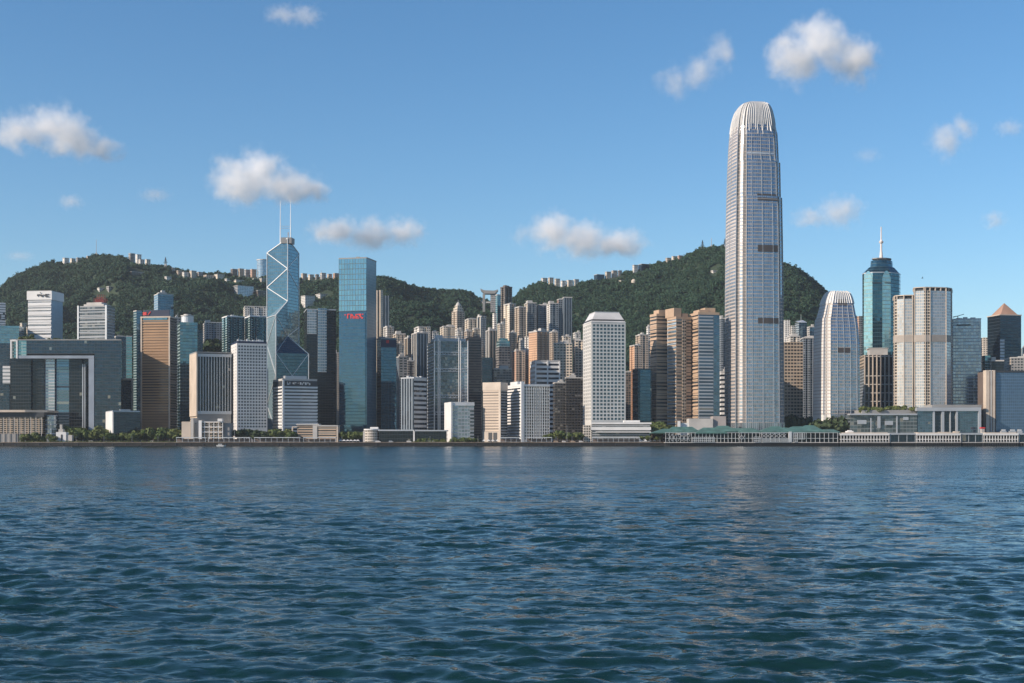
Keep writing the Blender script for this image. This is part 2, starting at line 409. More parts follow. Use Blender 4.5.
# the air: thin even haze round camera and city, sky and clouds outside it
hz_m = bpy.data.materials.new("thin sea haze"); hz_m.use_nodes = True; hzn = hz_m.node_tree; hzn.nodes.clear()
ho = hzn.nodes.new("ShaderNodeOutputMaterial"); hv = hzn.nodes.new("ShaderNodeVolumePrincipled")
hv.inputs["Color"].default_value = (.86, .93, 1.0, 1); hv.inputs["Density"].default_value = 0.000029; hv.inputs["Anisotropy"].default_value = 0.2
hzn.links.new(hv.outputs[0], ho.inputs["Volume"])
g = MB(); g.prism([(-6000, -6000), (6000, -6000), (6000, 6000), (-6000, 6000)], -2.9, 470)
tag(g.build("haze", hz_m), kind='stuff')
# ------------------------------------------------------------------ buildings: general builder
FOOT = []           # footprints, to keep the wood clear of houses
def plan(xL, xC, xR, Y, k=1.0, a=None):
    """ground plan of a rectangular block whose near corner stands at depth Y: returns the near corner, the direction of
    its right-hand front, the length of the right front and of the left flank; k = right length / left length"""
    tL, tC, tR = [(p - 512) / F for p in (xL, xC, xR)]
    if a is None: a = math.atan((xC - xL) / max(0.01, xR - xC) * k) - math.atan(tC)
    cx = tC * Y
    w = (tR * Y - cx) / (math.cos(a) - tR * math.sin(a))
    if xC - xL > 0.2: d = (cx - tL * Y) / (math.sin(a) + tL * math.cos(a))
    else: d = w / k
    if d <= 0 or d > 58: d = min(40.0, abs(w) / k)
    return (cx, Y), (math.cos(a), math.sin(a)), w, d

def corners(c, ax, w, d):
    ay = (-ax[1], ax[0])
    return [(c[0] + ax[0] * p + ay[0] * q, c[1] + ax[1] * p + ay[1] * q) for p, q in ((0, 0), (w, 0), (w, d), (0, d))]

def notch(poly, n0, n1, dep):
    """recesses in the two visible fronts (edge 0 = right front, edge 3 = left flank)"""
    out = []
    for i in range(4):
        a, b = poly[i], poly[(i + 1) % 4]
        out.append(a)
        n = n0 if i == 0 else (n1 if i == 3 else 0)
        L = math.hypot(b[0] - a[0], b[1] - a[1])
        if n and L > 6:
            d = ((b[0] - a[0]) / L, (b[1] - a[1]) / L); inn = (-d[1], d[0])
            seg = L / (n * 2 + 1)
            for j in range(n):
                s0, s1 = (2 * j + 1) * seg, (2 * j + 2) * seg
                for s, q in ((s0, 0), (s0, dep), (s1, dep), (s1, 0)):
                    out.append((a[0] + d[0] * s + inn[0] * q, a[1] + d[1] * s + inn[1] * q))
    return out

def grow(poly, o):
    cx = sum(p[0] for p in poly) / len(poly); cy = sum(p[1] for p in poly) / len(poly)
    r = sum(math.hypot(p[0] - cx, p[1] - cy) for p in poly) / len(poly)
    return [(cx + (p[0] - cx) * (1 + o / r), cy + (p[1] - cy) * (1 + o / r)) for p in poly]

def floor_bands(root, poly, z0, z1, n, h, mat, o=0.5, name="floor_band"):
    """one slab edge per storey, each a part of its own"""
    gp = grow(poly, o); step = (z1 - z0) / n
    m = MB(); m.prism(gp, z0, z0 + h, mats=[0])
    first = m.build(name, mat, root)
    for i in range(1, n): copy_part(first, root, (0, 0, step * i))

rnd = random.Random(11)
def tower(label, xL, xC, xR, ytop, Y, left, right=None, name="office_tower", cat="office tower", group=None, k=1.0, a=None,
          bay=3.6, fl=3.4, notches=None, dep=2.5, roof="plant", roofm=None, bands=None, left_bands=None, top=None, zb=None, dlim=None):
    c, ax, w, d = plan(xL, xC, xR, Y, k, a)
    if dlim: d = min(d, dlim)
    P = corners(c, ax, w, d)
    mid = ((P[0][0] + P[2][0]) / 2, (P[0][1] + P[2][1]) / 2)
    z0 = min(gz(*p) for p in P) - 1.0 if zb is None else zb
    z1 = Z(ytop, Y)
    root = empty(name, (mid[0], mid[1], z0), label, cat, group)
    FOOT.append((P, label))
    mats = [S[right or left], S[left], ROOFG]
    poly = notch(P, notches[0], notches[1], dep) if notches else P
    # which edges belong to the right front and which to the left flank
    if notches:
        n0 = notches[0] if w > 6 else 0; n1 = notches[1] if d > 6 else 0
        e = [0] * (1 + 4 * n0) + [1] + [0] + [1] * (1 + 4 * n1)
    else: e = [0, 0, 1, 1]
    m = MB(); m.prism(poly, z0, z1, bay, fl, e, 2); m.build("facade", mats, root)
    if bands:
        n, h, bm = bands; floor_bands(root, P, z0 + 6, z1 - 1.0, n, h, bm)
    if left_bands:                                # slab edges on the left flank only
        n, h, bm = left_bands; D, A = P[3], P[0]; L = math.hypot(A[0] - D[0], A[1] - D[1]); dd = ((A[0] - D[0]) / L, (A[1] - D[1]) / L)
        q = ((A[0] + D[0]) / 2 + dd[1] * .7, (A[1] + D[1]) / 2 - dd[0] * .7); m = MB(); m.box(q, dd, L - .6, .69, z0 + 6, z0 + 6 + h)
        first = m.build("floor_band", bm, root)
        for i in range(1, n): copy_part(first, root, (0, 0, (z1 - 2 - z0 - 6) / n * i))
    rm = roofm or CONC
    if roof != "none":
        m = MB(); g = grow(P, 0.35); i_ = grow(P, -0.5)
        for q in range(4):                       # parapet
            A, B, Cc, D = g[q], g[(q + 1) % 4], i_[(q + 1) % 4], i_[q]
            m.face([(*A, z1 - .4), (*B, z1 - .4), (*B, z1 + 1.1), (*A, z1 + 1.1)])
            m.face([(*B, z1 + 1.1), (*Cc, z1 + 1.1), (*D, z1 + 1.1), (*A, z1 + 1.1)])
            m.face([(*D, z1 + .01), (*D, z1 + 1.1), (*Cc, z1 + 1.1), (*Cc, z1 + .01)])
        m.build("roof_parapet", rm, root)
    if roof == "edge" and w > 8:
        ay = (-ax[1], ax[0])
        for _ in range(rnd.randint(2, 5)):
            m = MB(); fx, fy = rnd.uniform(.08, .8), rnd.uniform(.1, .7); o = (c[0] + ax[0] * w * fx + ay[0] * d * fy, c[1] + ax[1] * w * fx + ay[1] * d * fy)
            m.box(o, ax, rnd.uniform(2, w * .2 + 2), rnd.uniform(2, 4), z1 + .02, z1 + rnd.uniform(1.6, 3.6)); m.build("roof_unit", rm, root)
    if roof == "plant":
        m = MB(); ay = (-ax[1], ax[0])
        fx, fy = rnd.uniform(.35, .6), rnd.uniform(.4, .6); ox = rnd.uniform(0.1, .9 - fx)
        o = (c[0] + ax[0] * w * (ox + fx / 2) + ay[0] * d * .2, c[1] + ax[1] * w * (ox + fx / 2) + ay[1] * d * .2)
        h = rnd.uniform(2.5, 5.5)
        m.box(o, ax, w * fx, d * fy, z1 + .02, z1 + h)
        o2 = (o[0] + ax[0] * w * fx * .1, o[1] + ax[1] * w * fx * .1)
        m.box((o2[0] + ay[0] * 2, o2[1] + ay[1] * 2), ax, w * fx * .45, d * fy * .5, z1 + h + .01, z1 + h + rnd.uniform(1.5, 3.5))
        pr_ = m.build("plant_room", rm, root)
        if rnd.random() < 0.45:
            m = MB(); q = (o[0] + ax[0] * w * .15, o[1] + ax[1] * w * .15 + d * .1)
            m.tube((*q, z1), (*q, z1 + h + rnd.uniform(5, 9)), .25, .12, 6); m.build("aerial", STEEL, pr_)
    elif roof == "tank":
        ay = (-ax[1], ax[0])
        for _ in range(rnd.choice((1, 1, 2, 3))):
            m = MB(); fw, fd = rnd.uniform(.2, .55), rnd.uniform(.25, .5); ox, oy = rnd.uniform(0, 1 - fw), rnd.uniform(0.05, .9 - fd); hh = rnd.uniform(1.5, 5.5)
            o = (c[0] + ax[0] * w * (ox + fw / 2) + ay[0] * d * oy, c[1] + ax[1] * w * (ox + fw / 2) + ay[1] * d * oy)
            m.box(o, ax, w * fw, d * fd, z1 + .02, z1 + hh); m.build("water_tank_house", rm, root)
    root["_w"] = w; root["_d"] = d
    return root, P, ax, z0, z1

APT = dict(k=.55, name="apartment_tower", cat="apartment tower", group="apartment towers below the hill", fl=3.1, bay=3.2)
def apt(label, xL, xC, xR, ytop, Y, left, right=None, n=(2, 1), roof="tank", **kw):
    d = dict(APT); d.update(kw)
    if right == 'res_grey': right = left
    d.setdefault('dep', 1.7)
    return tower(label, xL, xC, xR, ytop, Y, left, right, notches=n, roof=roof, **d)

# ---- left end -------------------------------------------------------------------------------------------------
G_OFF = "office towers"
r, P, ax, z0, z1 = tower("pale slab at the left edge of the skyline carrying a dark emblem", -16, -14, 5.6, 302, 1790, 'gl_silver', 'louvre', group=G_OFF, roof="none", k=.7)
m = MB(); yq = P[0][1] + ax[1] * 18
for (px, py, w_, h_) in ((1.2, 313, 2.0, 1.6), (2.6, 316, 1.4, 4), (1, 319, 3.4, 1.4), (-1.5, 316, 1.2, 5)):
    t = X(px, 1790); m.box((t, P[0][1] + (t - P[0][0]) * ax[1] / ax[0] - .35), ax, w_ * 1.3, .3, Z(py + h_ / 2, 1790), Z(py - h_ / 2, 1790))
m.build("emblem", BLACK, r)
tower("teal glass block with a white upper storey below the emblem slab", -22, -20, 19, 325.5, 1725, 'gl_teal', 'gl_teal', group=G_OFF, roofm=WHITE, a=.12, roof="none")
r, P, ax, z0, z1 = tower("dark teal glass block touching the left side of the framed headquarters", -30, -28, 9.5, 343, 1612, 'gl_navy', 'gl_navy', group=G_OFF, a=.03, roof="none", dlim=50)
m = MB(); m.box((X(6.5, 1612), 1611.6), (1, 0), 9, .5, Z(384, 1612), Z(366, 1612), fl=4.2, bay=9); m.build("louvred_panel", S['louvre'], r)

# framed headquarters: a glass gate with a pale inner trim and a dark wing inside it
root = empty("headquarters_building", (X(65, 1600), 1620, 3), "dark glass headquarters shaped like a giant gate with a pale inner frame", "headquarters", G_OFF)
YH = 1580.0
def bpx(m, x0, x1, y0, y1, Y, dep, mi=0, bay=3.0, fl=4.0, zb=None):
    m.box(((X(x0, Y) + X(x1, Y)) / 2, Y), (1, 0), X(x1, Y) - X(x0, Y), dep, Z(y1, Y) if zb is None else zb, Z(y0, Y), mi, bay, fl)
m = MB(); m.prism([(X(94.4, YH), YH), (X(121, YH), YH), (X(122.6, YH + 56), YH + 56), (X(94.4, YH), YH + 56)], 3, Z(340.5, YH), 3, 4); m.build("right_leg", S['gl_navy'], root)
m = MB(); bpx(m, 26.5, 94.3, 340.5, 353.8, YH, 52); m.build("lintel", S['gl_navy'], root)
m = MB(); bpx(m, 17.6, 26.4, 340.5, 358, YH + .5, 50, bay=5, fl=3.6); m.build("end_bay", S['gl_green'], root)
m = MB(); bpx(m, 26.5, 94.3, 353.9, 355.4, YH + 4, 46); m.build("lintel_soffit", BLACK, root)
m = MB(); bpx(m, 17.6, 94, 355.5, 358.4, YH - .6, 48); bpx(m, 88.6, 94, 358.5, 0, YH - .6, 48, zb=3); m.build("inner_frame", plain("grey blue frame metal", (.27, .31, .36), .45, .2), root)
m = MB(); bpx(m, 10.2, 11.6, 340, 358.4, YH - 1.2, 3); bpx(m, 16, 17.5, 340, 358.4, YH - 1.2, 3); bpx(m, 11.7, 15.9, 339.6, 341.4, YH - 1.2, 3); m.build("corner_frame", WHITE, root)
m = MB(); bpx(m, 11.7, 15.9, 341.5, 358.4, YH + 3, 44, bay=3); m.build("corner_glass", S['gl_green'], root)
m = MB(); bpx(m, 10.4, 31, 358.6, 0, YH + 4, 46, zb=3); m.build("left_wing", S['gl_dark'], root)
m = MB(); bpx(m, 31.1, 44.4, 358.6, 0, YH + 7, 42, zb=3); m.build("set_back_wing", S['gl_dark'], root)
m = MB(); bpx(m, 44.8, 54.6, 358.6, 0, YH + 9, 40, zb=3, bay=12, fl=3.6); m.build("louvred_wing", S['gl_silver'], root)
m = MB(); bpx(m, 56, 69, 358.6, 386.4, YH + 11, 38, bay=14, fl=3.4); bpx(m, 56, 69, 387.6, 0, YH + 11, 38, zb=3, bay=14, fl=3.4); m.build("pale_glass_wing", S['gl_blue'], root)
m = MB(); bpx(m, 54.7, 55.9, 358.6, 0, YH + 12, 30, zb=3); bpx(m, 56, 69, 386.4, 387.6, YH + 12, 30); m.build("dark_joint", BLACK, root)  # black strips set back between the glass wings
m = MB(); bpx(m, 69.1, 82, 358.6, 0, YH + 10, 38, zb=3); m.build("inner_glass_wing", S['gl_dark'], root)
m = MB(); bpx(m, 82.2, 83.2, 364, 0, YH + 8, 2, zb=3); bpx(m, 84.4, 85.2, 364, 0, YH + 8, 2, zb=3); m.build("mullion_column", STEEL, root)
m = MB(); bpx(m, 83.2, 88.5, 358.6, 0, YH + 14, 34, zb=3); m.build("stair_glass", S['gl_dark'], root)
m = MB(); m.prism([(X(9.8, YH), YH - .3), (X(121.3, YH), YH - .3), (X(122.9, YH + 56), YH + 56.3), (X(9.8, YH), YH + 56.3)], Z(340.4, YH), Z(339.3, YH)); m.build("roof_parapet", CONCD, root)
FOOT.append(([(X(9, YH), YH), (X(122, YH), YH), (X(122, YH), YH + 54), (X(9, YH), YH + 54)], "hq"))

# low civic building on the waterfront
YL = 1528.0
root = empty("low_civic_building", (X(20, YL), YL + 20, 3.5), "low glass building with a wide flat roof at the left end of the waterfront", "civic building", "low waterfront buildings")
m = MB(); bpx(m, -40, 42.5, 417.2, 433.6, YL + 3, 36, bay=4.2, fl=2.4); m.build("glass_wall", S['grid_tan'], root)
m = MB(); bpx(m, -40, 44, 412.3, 417, YL + 1.5, 38); m.build("eaves_shade", BLACK, root)  # black strip stands in for the shade under the roof overhang
m = MB(); m.prism([(X(-40, YL), YL - 3), (X(26, YL), YL - 3), (X(46, YL), YL + 5), (X(46, YL), YL + 42), (X(-40, YL), YL + 42)], Z(412.2, YL), Z(410, YL)); m.build("roof_slab", WARM, root)
m = MB(); bpx(m, -40, 18, 433.7, 0, YL + 2, 36, zb=3.5); m.build("plinth", CONCD, root)
m = MB()
for q in range(9):
    px = -2 + q * 5.4; m.tube((X(px, YL), YL + 1.0, 4), (X(px, YL), YL + 1.0, Z(417.1, YL)), .35, .35, 6)
m.build("colonnade", CONC, root)
FOOT.append(([(X(-40, YL), YL - 3), (X(46, YL), YL - 3), (X(46, YL), YL + 43), (X(-40, YL), YL + 43)], "civic"))
root = empty("round_pavilion", (X(49, YL + 8), YL + 12, 3.5), "grey drum shaped pavilion beside the low civic building", "pavilion", "low waterfront buildings")
m = MB(); cx, cy = X(49.6, YL + 8), YL + 13
pol = [(cx + 6.6 * math.cos(t * math.pi / 8), cy + 6.6 * math.sin(t * math.pi / 8)) for t in range(16)]
m.prism(pol, 3.5, Z(416, YL), 2.6, 5); m.build("drum_wall", S['gl_silver'], root)
m = MB(); m.prism(grow(pol, .5), Z(416, YL) + .01, Z(415, YL)); m.build("roof_rim", STEEL, root)
root = empty("stepped_kiosk", (X(62, 1512), 1516, 3.8), "small white stepped kiosk in the park before the headquarters", "kiosk", "low waterfront buildings")
m = MB(); bpx(m, 56, 66, 432, 0, 1512, 9, zb=4); m.build("wall", WHITE, root)
m = MB(); bpx(m, 58.5, 63, 429, 431.9, 1513, 6); bpx(m, 59.8, 61.8, 424.5, 428.9, 1514, 4); m.build("stepped_roof", CONC, root)
m = MB(); bpx(m, 60.8, 62.4, 434.5, 0, 1511.7, .5, zb=4.1); m.build("door", BLACK, root)
m = MB(); bpx(m, 66.2, 72, 435, 0, 1513, 6, zb=4); m.build("annex", CONC, root)

r, P, ax, z0, z1 = tower("small dark glass cube with a white left flank beside the headquarters", 106, 112.8, 140, 411.5, 1530, 'gl_silver', 'gl_navy', group="low waterfront buildings", roofm=STEEL, roof="edge", k=.7)
m = MB(); ay = (-ax[1], ax[0]); w = r["_w"]; d = r["_d"]
m.box((P[3][0] - .4 * ax[0], P[3][1] - .4 * ax[1]), (-ay[0], -ay[1]), d * .001 + .1, .2, z0, z0 + 1)
m = MB(); A, D = P[0], P[3]; n_ = (-ax[0], -ax[1])
m.prism([(D[0] + n_[0] * .4, D[1] + n_[1] * .4), (A[0] + n_[0] * .4, A[1] + n_[1] * .4), (A[0] - n_[0] * .9, A[1] - n_[1] * .9 - .3), (D[0] - n_[0] * .9, D[1])], z0, z1 + .2)
m.build("white_flank", WHITE, r)

# white louvred tower
r, P, ax, z0, z1 = tower("white louvred tower with a wide pale crown and pale blue flank above the headquarters", 28, 51.3, 62.8, 299.5, 1765, 'louvre', 'gl_plain', group=G_OFF, k=1.0, fl=3.9, bay=6, roof="none",
    left_bands=(30, 2.1, WHITE))
m = MB(); m.prism(grow(P, 1.6), z1 - .2, Z(291, 1765)); cw_ = m.build("crown", WHITE, r)
m = MB(); m.prism(grow(P, .8), Z(291, 1765) + .02, Z(290.3, 1765)); m.build("roof_edge", ROOFG, r)
def on_left(P, f, o=0.3):
    """a point on the left flank: f from the far end (0) to the near corner (1)"""
    D, A = P[3], P[0]; L = math.hypot(A[0] - D[0], A[1] - D[1]); d = ((A[0] - D[0]) / L, (A[1] - D[1]) / L)
    return (D[0] + (A[0] - D[0]) * f + d[1] * o, D[1] + (A[1] - D[1]) * f - d[0] * o), d
m = MB()
for (f, y0, y1, w_) in ((.44, 294.3, 296.2, 1.2), (.50, 294.2, 295, 3), (.58, 294.4, 296, 2.2), (.62, 295, 296.6, 2.6), (.70, 294.6, 295.4, 3.0), (.80, 294, 297, 2.0), (.87, 294, 294.8, 3.8), (.87, 296.2, 297, 3.8), (.56, 292.2, 293.4, 0.8)):
    q, d = on_left(P, f, 2.2); m.box(q, d, w_ * 1.15, .35, Z(y1, 1765), Z(y0, 1765))
m.build("sign_characters", BLACK, cw_)

r, P, ax, z0, z1 = tower("grey tower of dark bands between pale end columns above the headquarters", 77.6, 107, 115, 305.5, 1770, 'rib_grey', 'gl_silver', group=G_OFF, fl=4.0, roof="none", k=.5, left_bands=(26, .9, STEEL))
m = MB(); q, d = on_left(P, .5); q2 = (q[0] - d[1] * 4, q[1] + d[0] * 4)
m.box(q2, d, 29, 18, z1, z1 + 2.6); m.box((q2[0] - d[1], q2[1] + d[0]), d, 22, 14, z1 + 2.61, z1 + 5.0); m.build("stepped_roof", CONC, r)
m = MB()
for f in (.025, .975):
    q, d = on_left(P, f, 1.0); m.box(q, d, 2.2, 1.4, z0, z1 + .5)
m.build("end_column", PALE, r)
root = empty("red_scaffold", (X(99, 1782), 1788, z1 + 5), "red lattice scaffold standing on the roof of the grey banded tower", "scaffold")
m = MB()
xs = [X(94, 1784) + i * 2.5 for i in range(7)]
for j, x_ in enumerate(xs):
    hh = Z(294.5 if 1 < j < 6 else 298, 1784)
    for yy in (1784, 1792): m.beam((x_, yy, z1 + 4.9), (x_, yy, hh), .5)
    m.beam((x_, 1784, hh - .3), (x_, 1792, hh - .3), .4)
for q in range(4):
    zz = z1 + 6 + q * 2.1
    for yy in (1784, 1792): m.beam((xs[1], yy, zz), (xs[5], yy, zz), .45)
for j in range(1, 5):
    m.beam((xs[j], 1784, z1 + 5), (xs[j + 1], 1784, z1 + 11), .35); m.beam((xs[j + 1], 1784, z1 + 5), (xs[j], 1784, z1 + 11), .35)
m.build("lattice", plain("red oxide steel", (0.22, 0.035, 0.03), .6), root)
m = MB(); m.box((X(99, 1786), 1786), (1, 0), 11, 4, z1 + 5.2, z1 + 10); m.build("netting", plain("red netting", (0.17, 0.03, 0.03), .9), root)

tower("dark glass block standing directly behind the right leg of the headquarters", 114.5, 116, 126, 336.5, 1672, 'gl_dark', 'gl_navy', group=G_OFF, k=.8, roof="edge")
tower("pale green banded slab over an atrium between headquarters and tan tower", 125.6, 126, 132, 336.5, 1720, 'gl_green', 'gl_green', group=G_OFF, bay=9, fl=3.6, roof="edge", a=.28)
root = empty("atrium_link", (X(128.5, 1700), 1703, 3), "glazed green atrium in a pale frame beside the tan tower", "atrium")
m = MB(); bpx(m, 123.5, 131.2, 380.5, 0, 1668, 8, zb=3, bay=2.5, fl=3); m.build("glass", S['gl_teal'], root)
m = MB(); bpx(m, 123, 132.4, 378.3, 380.4, 1667, 9.5); bpx(m, 131.3, 132.4, 380.5, 411, 1667, 1.6); m.build("frame", WARM, root)
r, *_ = tower("slim teal tower rising beside the left edge of the tan tower", 133.5, 136.5, 142, 311, 1760, 'gl_green', 'gl_blue', group=G_OFF, roof="edge", k=.7)

ORNG = plain("orange brown stone", (0.36, 0.215, 0.115), .6)
# tan tower with red and blue roof sign
r, P, ax, z0, z1 = tower("tan ribbed tower with a blue and red roof sign and a shaded brown right flank", 141, 170, 176.6, 316.5, 1630, 'rib_orange', 'rib_brown', group=G_OFF, k=.55, fl=3.2, bay=30, roof="none", left_bands=(44, 1.35, ORNG))  # brown of the right flank carries its shade in the colour
m = MB(); m.prism(grow(P, .8), z1 - 1.2, z1 + .4); m.build("roof_slab", WARM, r)
m = MB(); q, d = on_left(P, .5, .8); m.box((q[0] - d[1] * .1, q[1] + d[0] * .1), d, 31, .9, z1 - 4.6, z1 - 1.3); m.build("top_glazing", S['gl_teal'], r)
m = MB()
for f in (.02, .985):
    q, d = on_left(P, f, 1.2); m.box(q, d, 1.6, 1.4, z0, z1 - 1.3)
m.build("edge_column", WARM, r)
m = MB(); q, d = on_left(P, .52, -3)
m.box(q, d, 32, .7, z1 + .8, z1 + 8.4); sb_ = m.build("roof_sign_board", BLUEP, r)
m = MB()
q, d = on_left(P, .10, -2.3); m.box(q, d, 4.6, .5, z1 + 2.2, z1 + 6); 
for f, zz in ((.22, 2.2), (.245, 3.2), (.27, 4.2), (.29, 5.2)):
    q, d = on_left(P, f, -2.3); m.box(q, d, .9, .5, z1 + zz, z1 + zz + 1.5)
m.build("sign_mark", RED, sb_)
m = MB()
for f in np.linspace(.05, .98, 9):
    q, d = on_left(P, float(f), -4.4); m.beam((*q, z1 + .4), (*q, z1 + 9.2 - 1.6 * abs(float(f) - .4)), .35)
m.build("sign_strut", STEEL, r)

tower("blue glass tower on the hill foot behind the tan tower", 154, 158, 173.5, 294, 1860, 'gl_pale', 'gl_blue', group=G_OFF, k=.9)
tower("grey balcony tower squeezed between tan tower and teal drum tower", 173.6, 175, 181, 318, 1800, 'res_grey', 'res_grey', group=G_OFF, k=.6)
r, P, ax, z0, z1 = tower("teal tower with a pale drum on its roof behind the finned grey block", 177.5, 180, 197.5, 322, 1700, 'gl_green', 'gl_teal', group=G_OFF, k=.9, roof="none", fl=4.2)
cx, cy = (P[0][0] + P[2][0]) / 2, (P[0][1] + P[2][1]) / 2
m = MB(); pol = [(cx + 7.8 * math.cos(t * math.pi / 10), cy + 7.8 * math.sin(t * math.pi / 10)) for t in range(20)]
m.prism(pol, z1, Z(316.6, 1715)); m.build("roof_drum", PALE, r)
m = MB(); m.prism(grow(pol, .7), Z(316.5, 1715), Z(315.6, 1715)); m.prism(grow(pol, -3), Z(315.5, 1715), Z(314.3, 1715)); m.build("drum_lid", CONC, r)
tower("lower dark teal block attached to the right of the drum tower", 197.6, 198, 203, 330, 1720, 'gl_navy', 'gl_navy', group=G_OFF, a=.25, roof="none")
apt("grey apartment block among trees behind the finned grey block", 203, 206, 222, 322.5, 1890, 'res_grey', 'res_slate', n=(1, 0))

# finned grey block
r, P, ax, z0, z1 = tower("grey block of tall vertical fins with a warm blank left flank", 190.2, 197, 231, 353, 1570, 'grid_tan', 'gl_dark', group=G_OFF, k=.85, roof="none")
ay = (-ax[1], ax[0]); w, d = r["_w"], r["_d"]
zf0, zf1 = Z(411, 1570), Z(356.5, 1570)
m = MB(); o = lambda s, q: (P[0][0] + ax[0] * s + ay[0] * q, P[0][1] + ax[1] * s + ay[1] * q)
m.box(o(.45, -1.2), ax, .8, 1.2, zf0, zf1); f0 = m.build("fin", STEEL, r)
nf = 13
for i in range(1, nf): copy_part(f0, r, (ax[0] * (w - .9) * i / (nf - 1), ax[1] * (w - .9) * i / (nf - 1), 0))
m = MB(); m.box(o(w / 2, -1.6), ax, w + .6, 1.6, Z(414, 1570), zf0 - .02); m.build("transom", STEEL, r)
m = MB(); m.box(o(w / 2, -1.6), ax, w + .6, 1.6, zf1 + .02, Z(353.6, 1570)); m.build("transom", STEEL, r)
m = MB(); m.box(o(w / 2, -1.0), ax, w, 1.0, z0, Z(414, 1570) - .02); m.build("podium", CONCD, r)
m = MB(); D, A = P[3], P[0]
m.prism([(D[0] - ax[0] * .9, D[1] - ax[1] * .9), (A[0] - ax[0] * .9 - ay[0] * 1.8, A[1] - ax[1] * .9 - ay[1] * 1.8), (A[0] - ay[0] * 1.8 + ax[0] * .6, A[1] - ay[1] * 1.8 + ax[1] * .6), (A[0] - .01 * ax[0], A[1] - .01 * ax[1]), (D[0] - .01 * ax[0], D[1])], Z(416, 1570), z1 + .2); m.build("blank_flank", WARM, r)
m = MB(); m.prism(grow(P, 1.2), z1 + .22, Z(351.5, 1570)); m.build("roof_slab", CONCD, r)

# white tower of square windows
r, P, ax, z0, z1 = tower("white tower with a regular grid of square windows and blue roof sign", 231, 237, 267.3, 343, 1560, 'res_white', 'res_white', group=G_OFF, k=.8, roof="none", bay=400, fl=400, zb=3.0)
r.children[0].data.materials[0] = r.children[0].data.materials[1] = plain("white tiled wall", (0.62, 0.60, 0.57), .5, var=.1)
ay = (-ax[1], ax[0]); w, d = r["_w"], r["_d"]
PANE = facade("window pane", (0.018, 0.024, 0.032), (0.018, 0.028, 0.042), (0, 1), (-1, .5), metal=.15, rough=.15, wrough=.15, wmetal=.15, jit=.04, blinds=.15, objvar=.4)
def windows(root, P, ax, w, d, z_top, z_bot, rows, cols_front, cols_left, ww, wh, mat, margin=.8):
    ay = (-ax[1], ax[0]); cells = []
    for i in range(rows):
        zc = z_bot + (z_top - z_bot) * (i + .5) / rows
        for j in range(cols_front): cells.append((0, margin + (w - 2 * margin) * (j + .5) / cols_front, zc))
    for i in range(rows):
        zc = z_bot + (z_top - z_bot) * (i + .5) / rows
        for j in range(cols_left): cells.append((1, margin + (d - 2 * margin) * (j + .5) / cols_left, zc))
    def put(m, c):
        s, q, zc = c
        p = (P[0][0] + ax[0] * q - ay[0] * .12, P[0][1] + ax[1] * q - ay[1] * .12) if s == 0 else (P[0][0] + ay[0] * q - ax[0] * .12, P[0][1] + ay[1] * q - ax[1] * .12)
        dd = ax if s == 0 else (-ay[0], -ay[1])
        wd = ww if s == 0 else min(ww, d / cols_left * .55)
        m.box(p, dd, wd, .2, zc - wh / 2, zc + wh / 2, bay=50, fl=50)
    first = None
    for c in cells[:100]:
        m = MB(); put(m, c)
        m.build("window", mat, root)
    m = MB()
    for c in cells[100:]: put(m, c)
    o = m.build("remaining_windows", mat, root); o["kind"] = "stuff"
windows(r, P, ax, w, d, Z(344.6, 1560), Z(428, 1560), 27, 10, 3, 1.85, 1.85, PANE)
m = MB(); g_ = grow(P, -.8); m.prism(g_, z1 + .02, z1 + 2.4); m.build("roof_sign_board", BLUEP, r)
m = MB()
for i in range(9):
    s = w * (.06 + .1 * i); q = (P[0][0] + ax[0] * s + ay[0] * 3, P[0][1] + ax[1] * s + ay[1] * 3)
    m.box(q, ax, w * rnd.uniform(.05, .09), 3, z1 + 2.42, z1 + rnd.uniform(3.6, 5.2))
    if i % 3 == 0: m.tube((*q, z1 + 2), (*q, z1 + rnd.uniform(6, 9)), .2, .1, 5)
m.build("roof_plant", WHITE, r)

# teal twin towers behind
for (a_, b_, lab) in ((222, 244.6, "teal residential slab with bright vertical bays behind the finned grey block"), (244.8, 267.5, "teal residential slab with bright vertical bays behind the white windowed tower")):
    r, P, ax, z0, z1 = tower(lab, a_, a_ + 5, b_, 316.5, 1780, 'gl_green', 'gl_teal', name="apartment_tower", cat="apartment tower", group="teal residential slabs", notches=(3, 1), dep=3, bay=4, fl=3.2, k=.9, roof="edge", roofm=WHITE)
    ay = (-ax[1], ax[0])
    for i in (1, 3, 5):
        s = r["_w"] * (i - .5) / 6.5 + 1.2; m = MB(); m.box((P[0][0] + ax[0] * s - ay[0] * .5, P[0][1] + ax[1] * s - ay[1] * .5), ax, 2.2, .5, z0, z1 - 1, bay=2.2, fl=3.2); m.build("bay_window", S['gl_green'], r)
apt("white stepped apartment block above the right teal slab", 242.5, 245, 268, 306.5, 1900, 'grid_white', 'res_white', n=(2, 0))

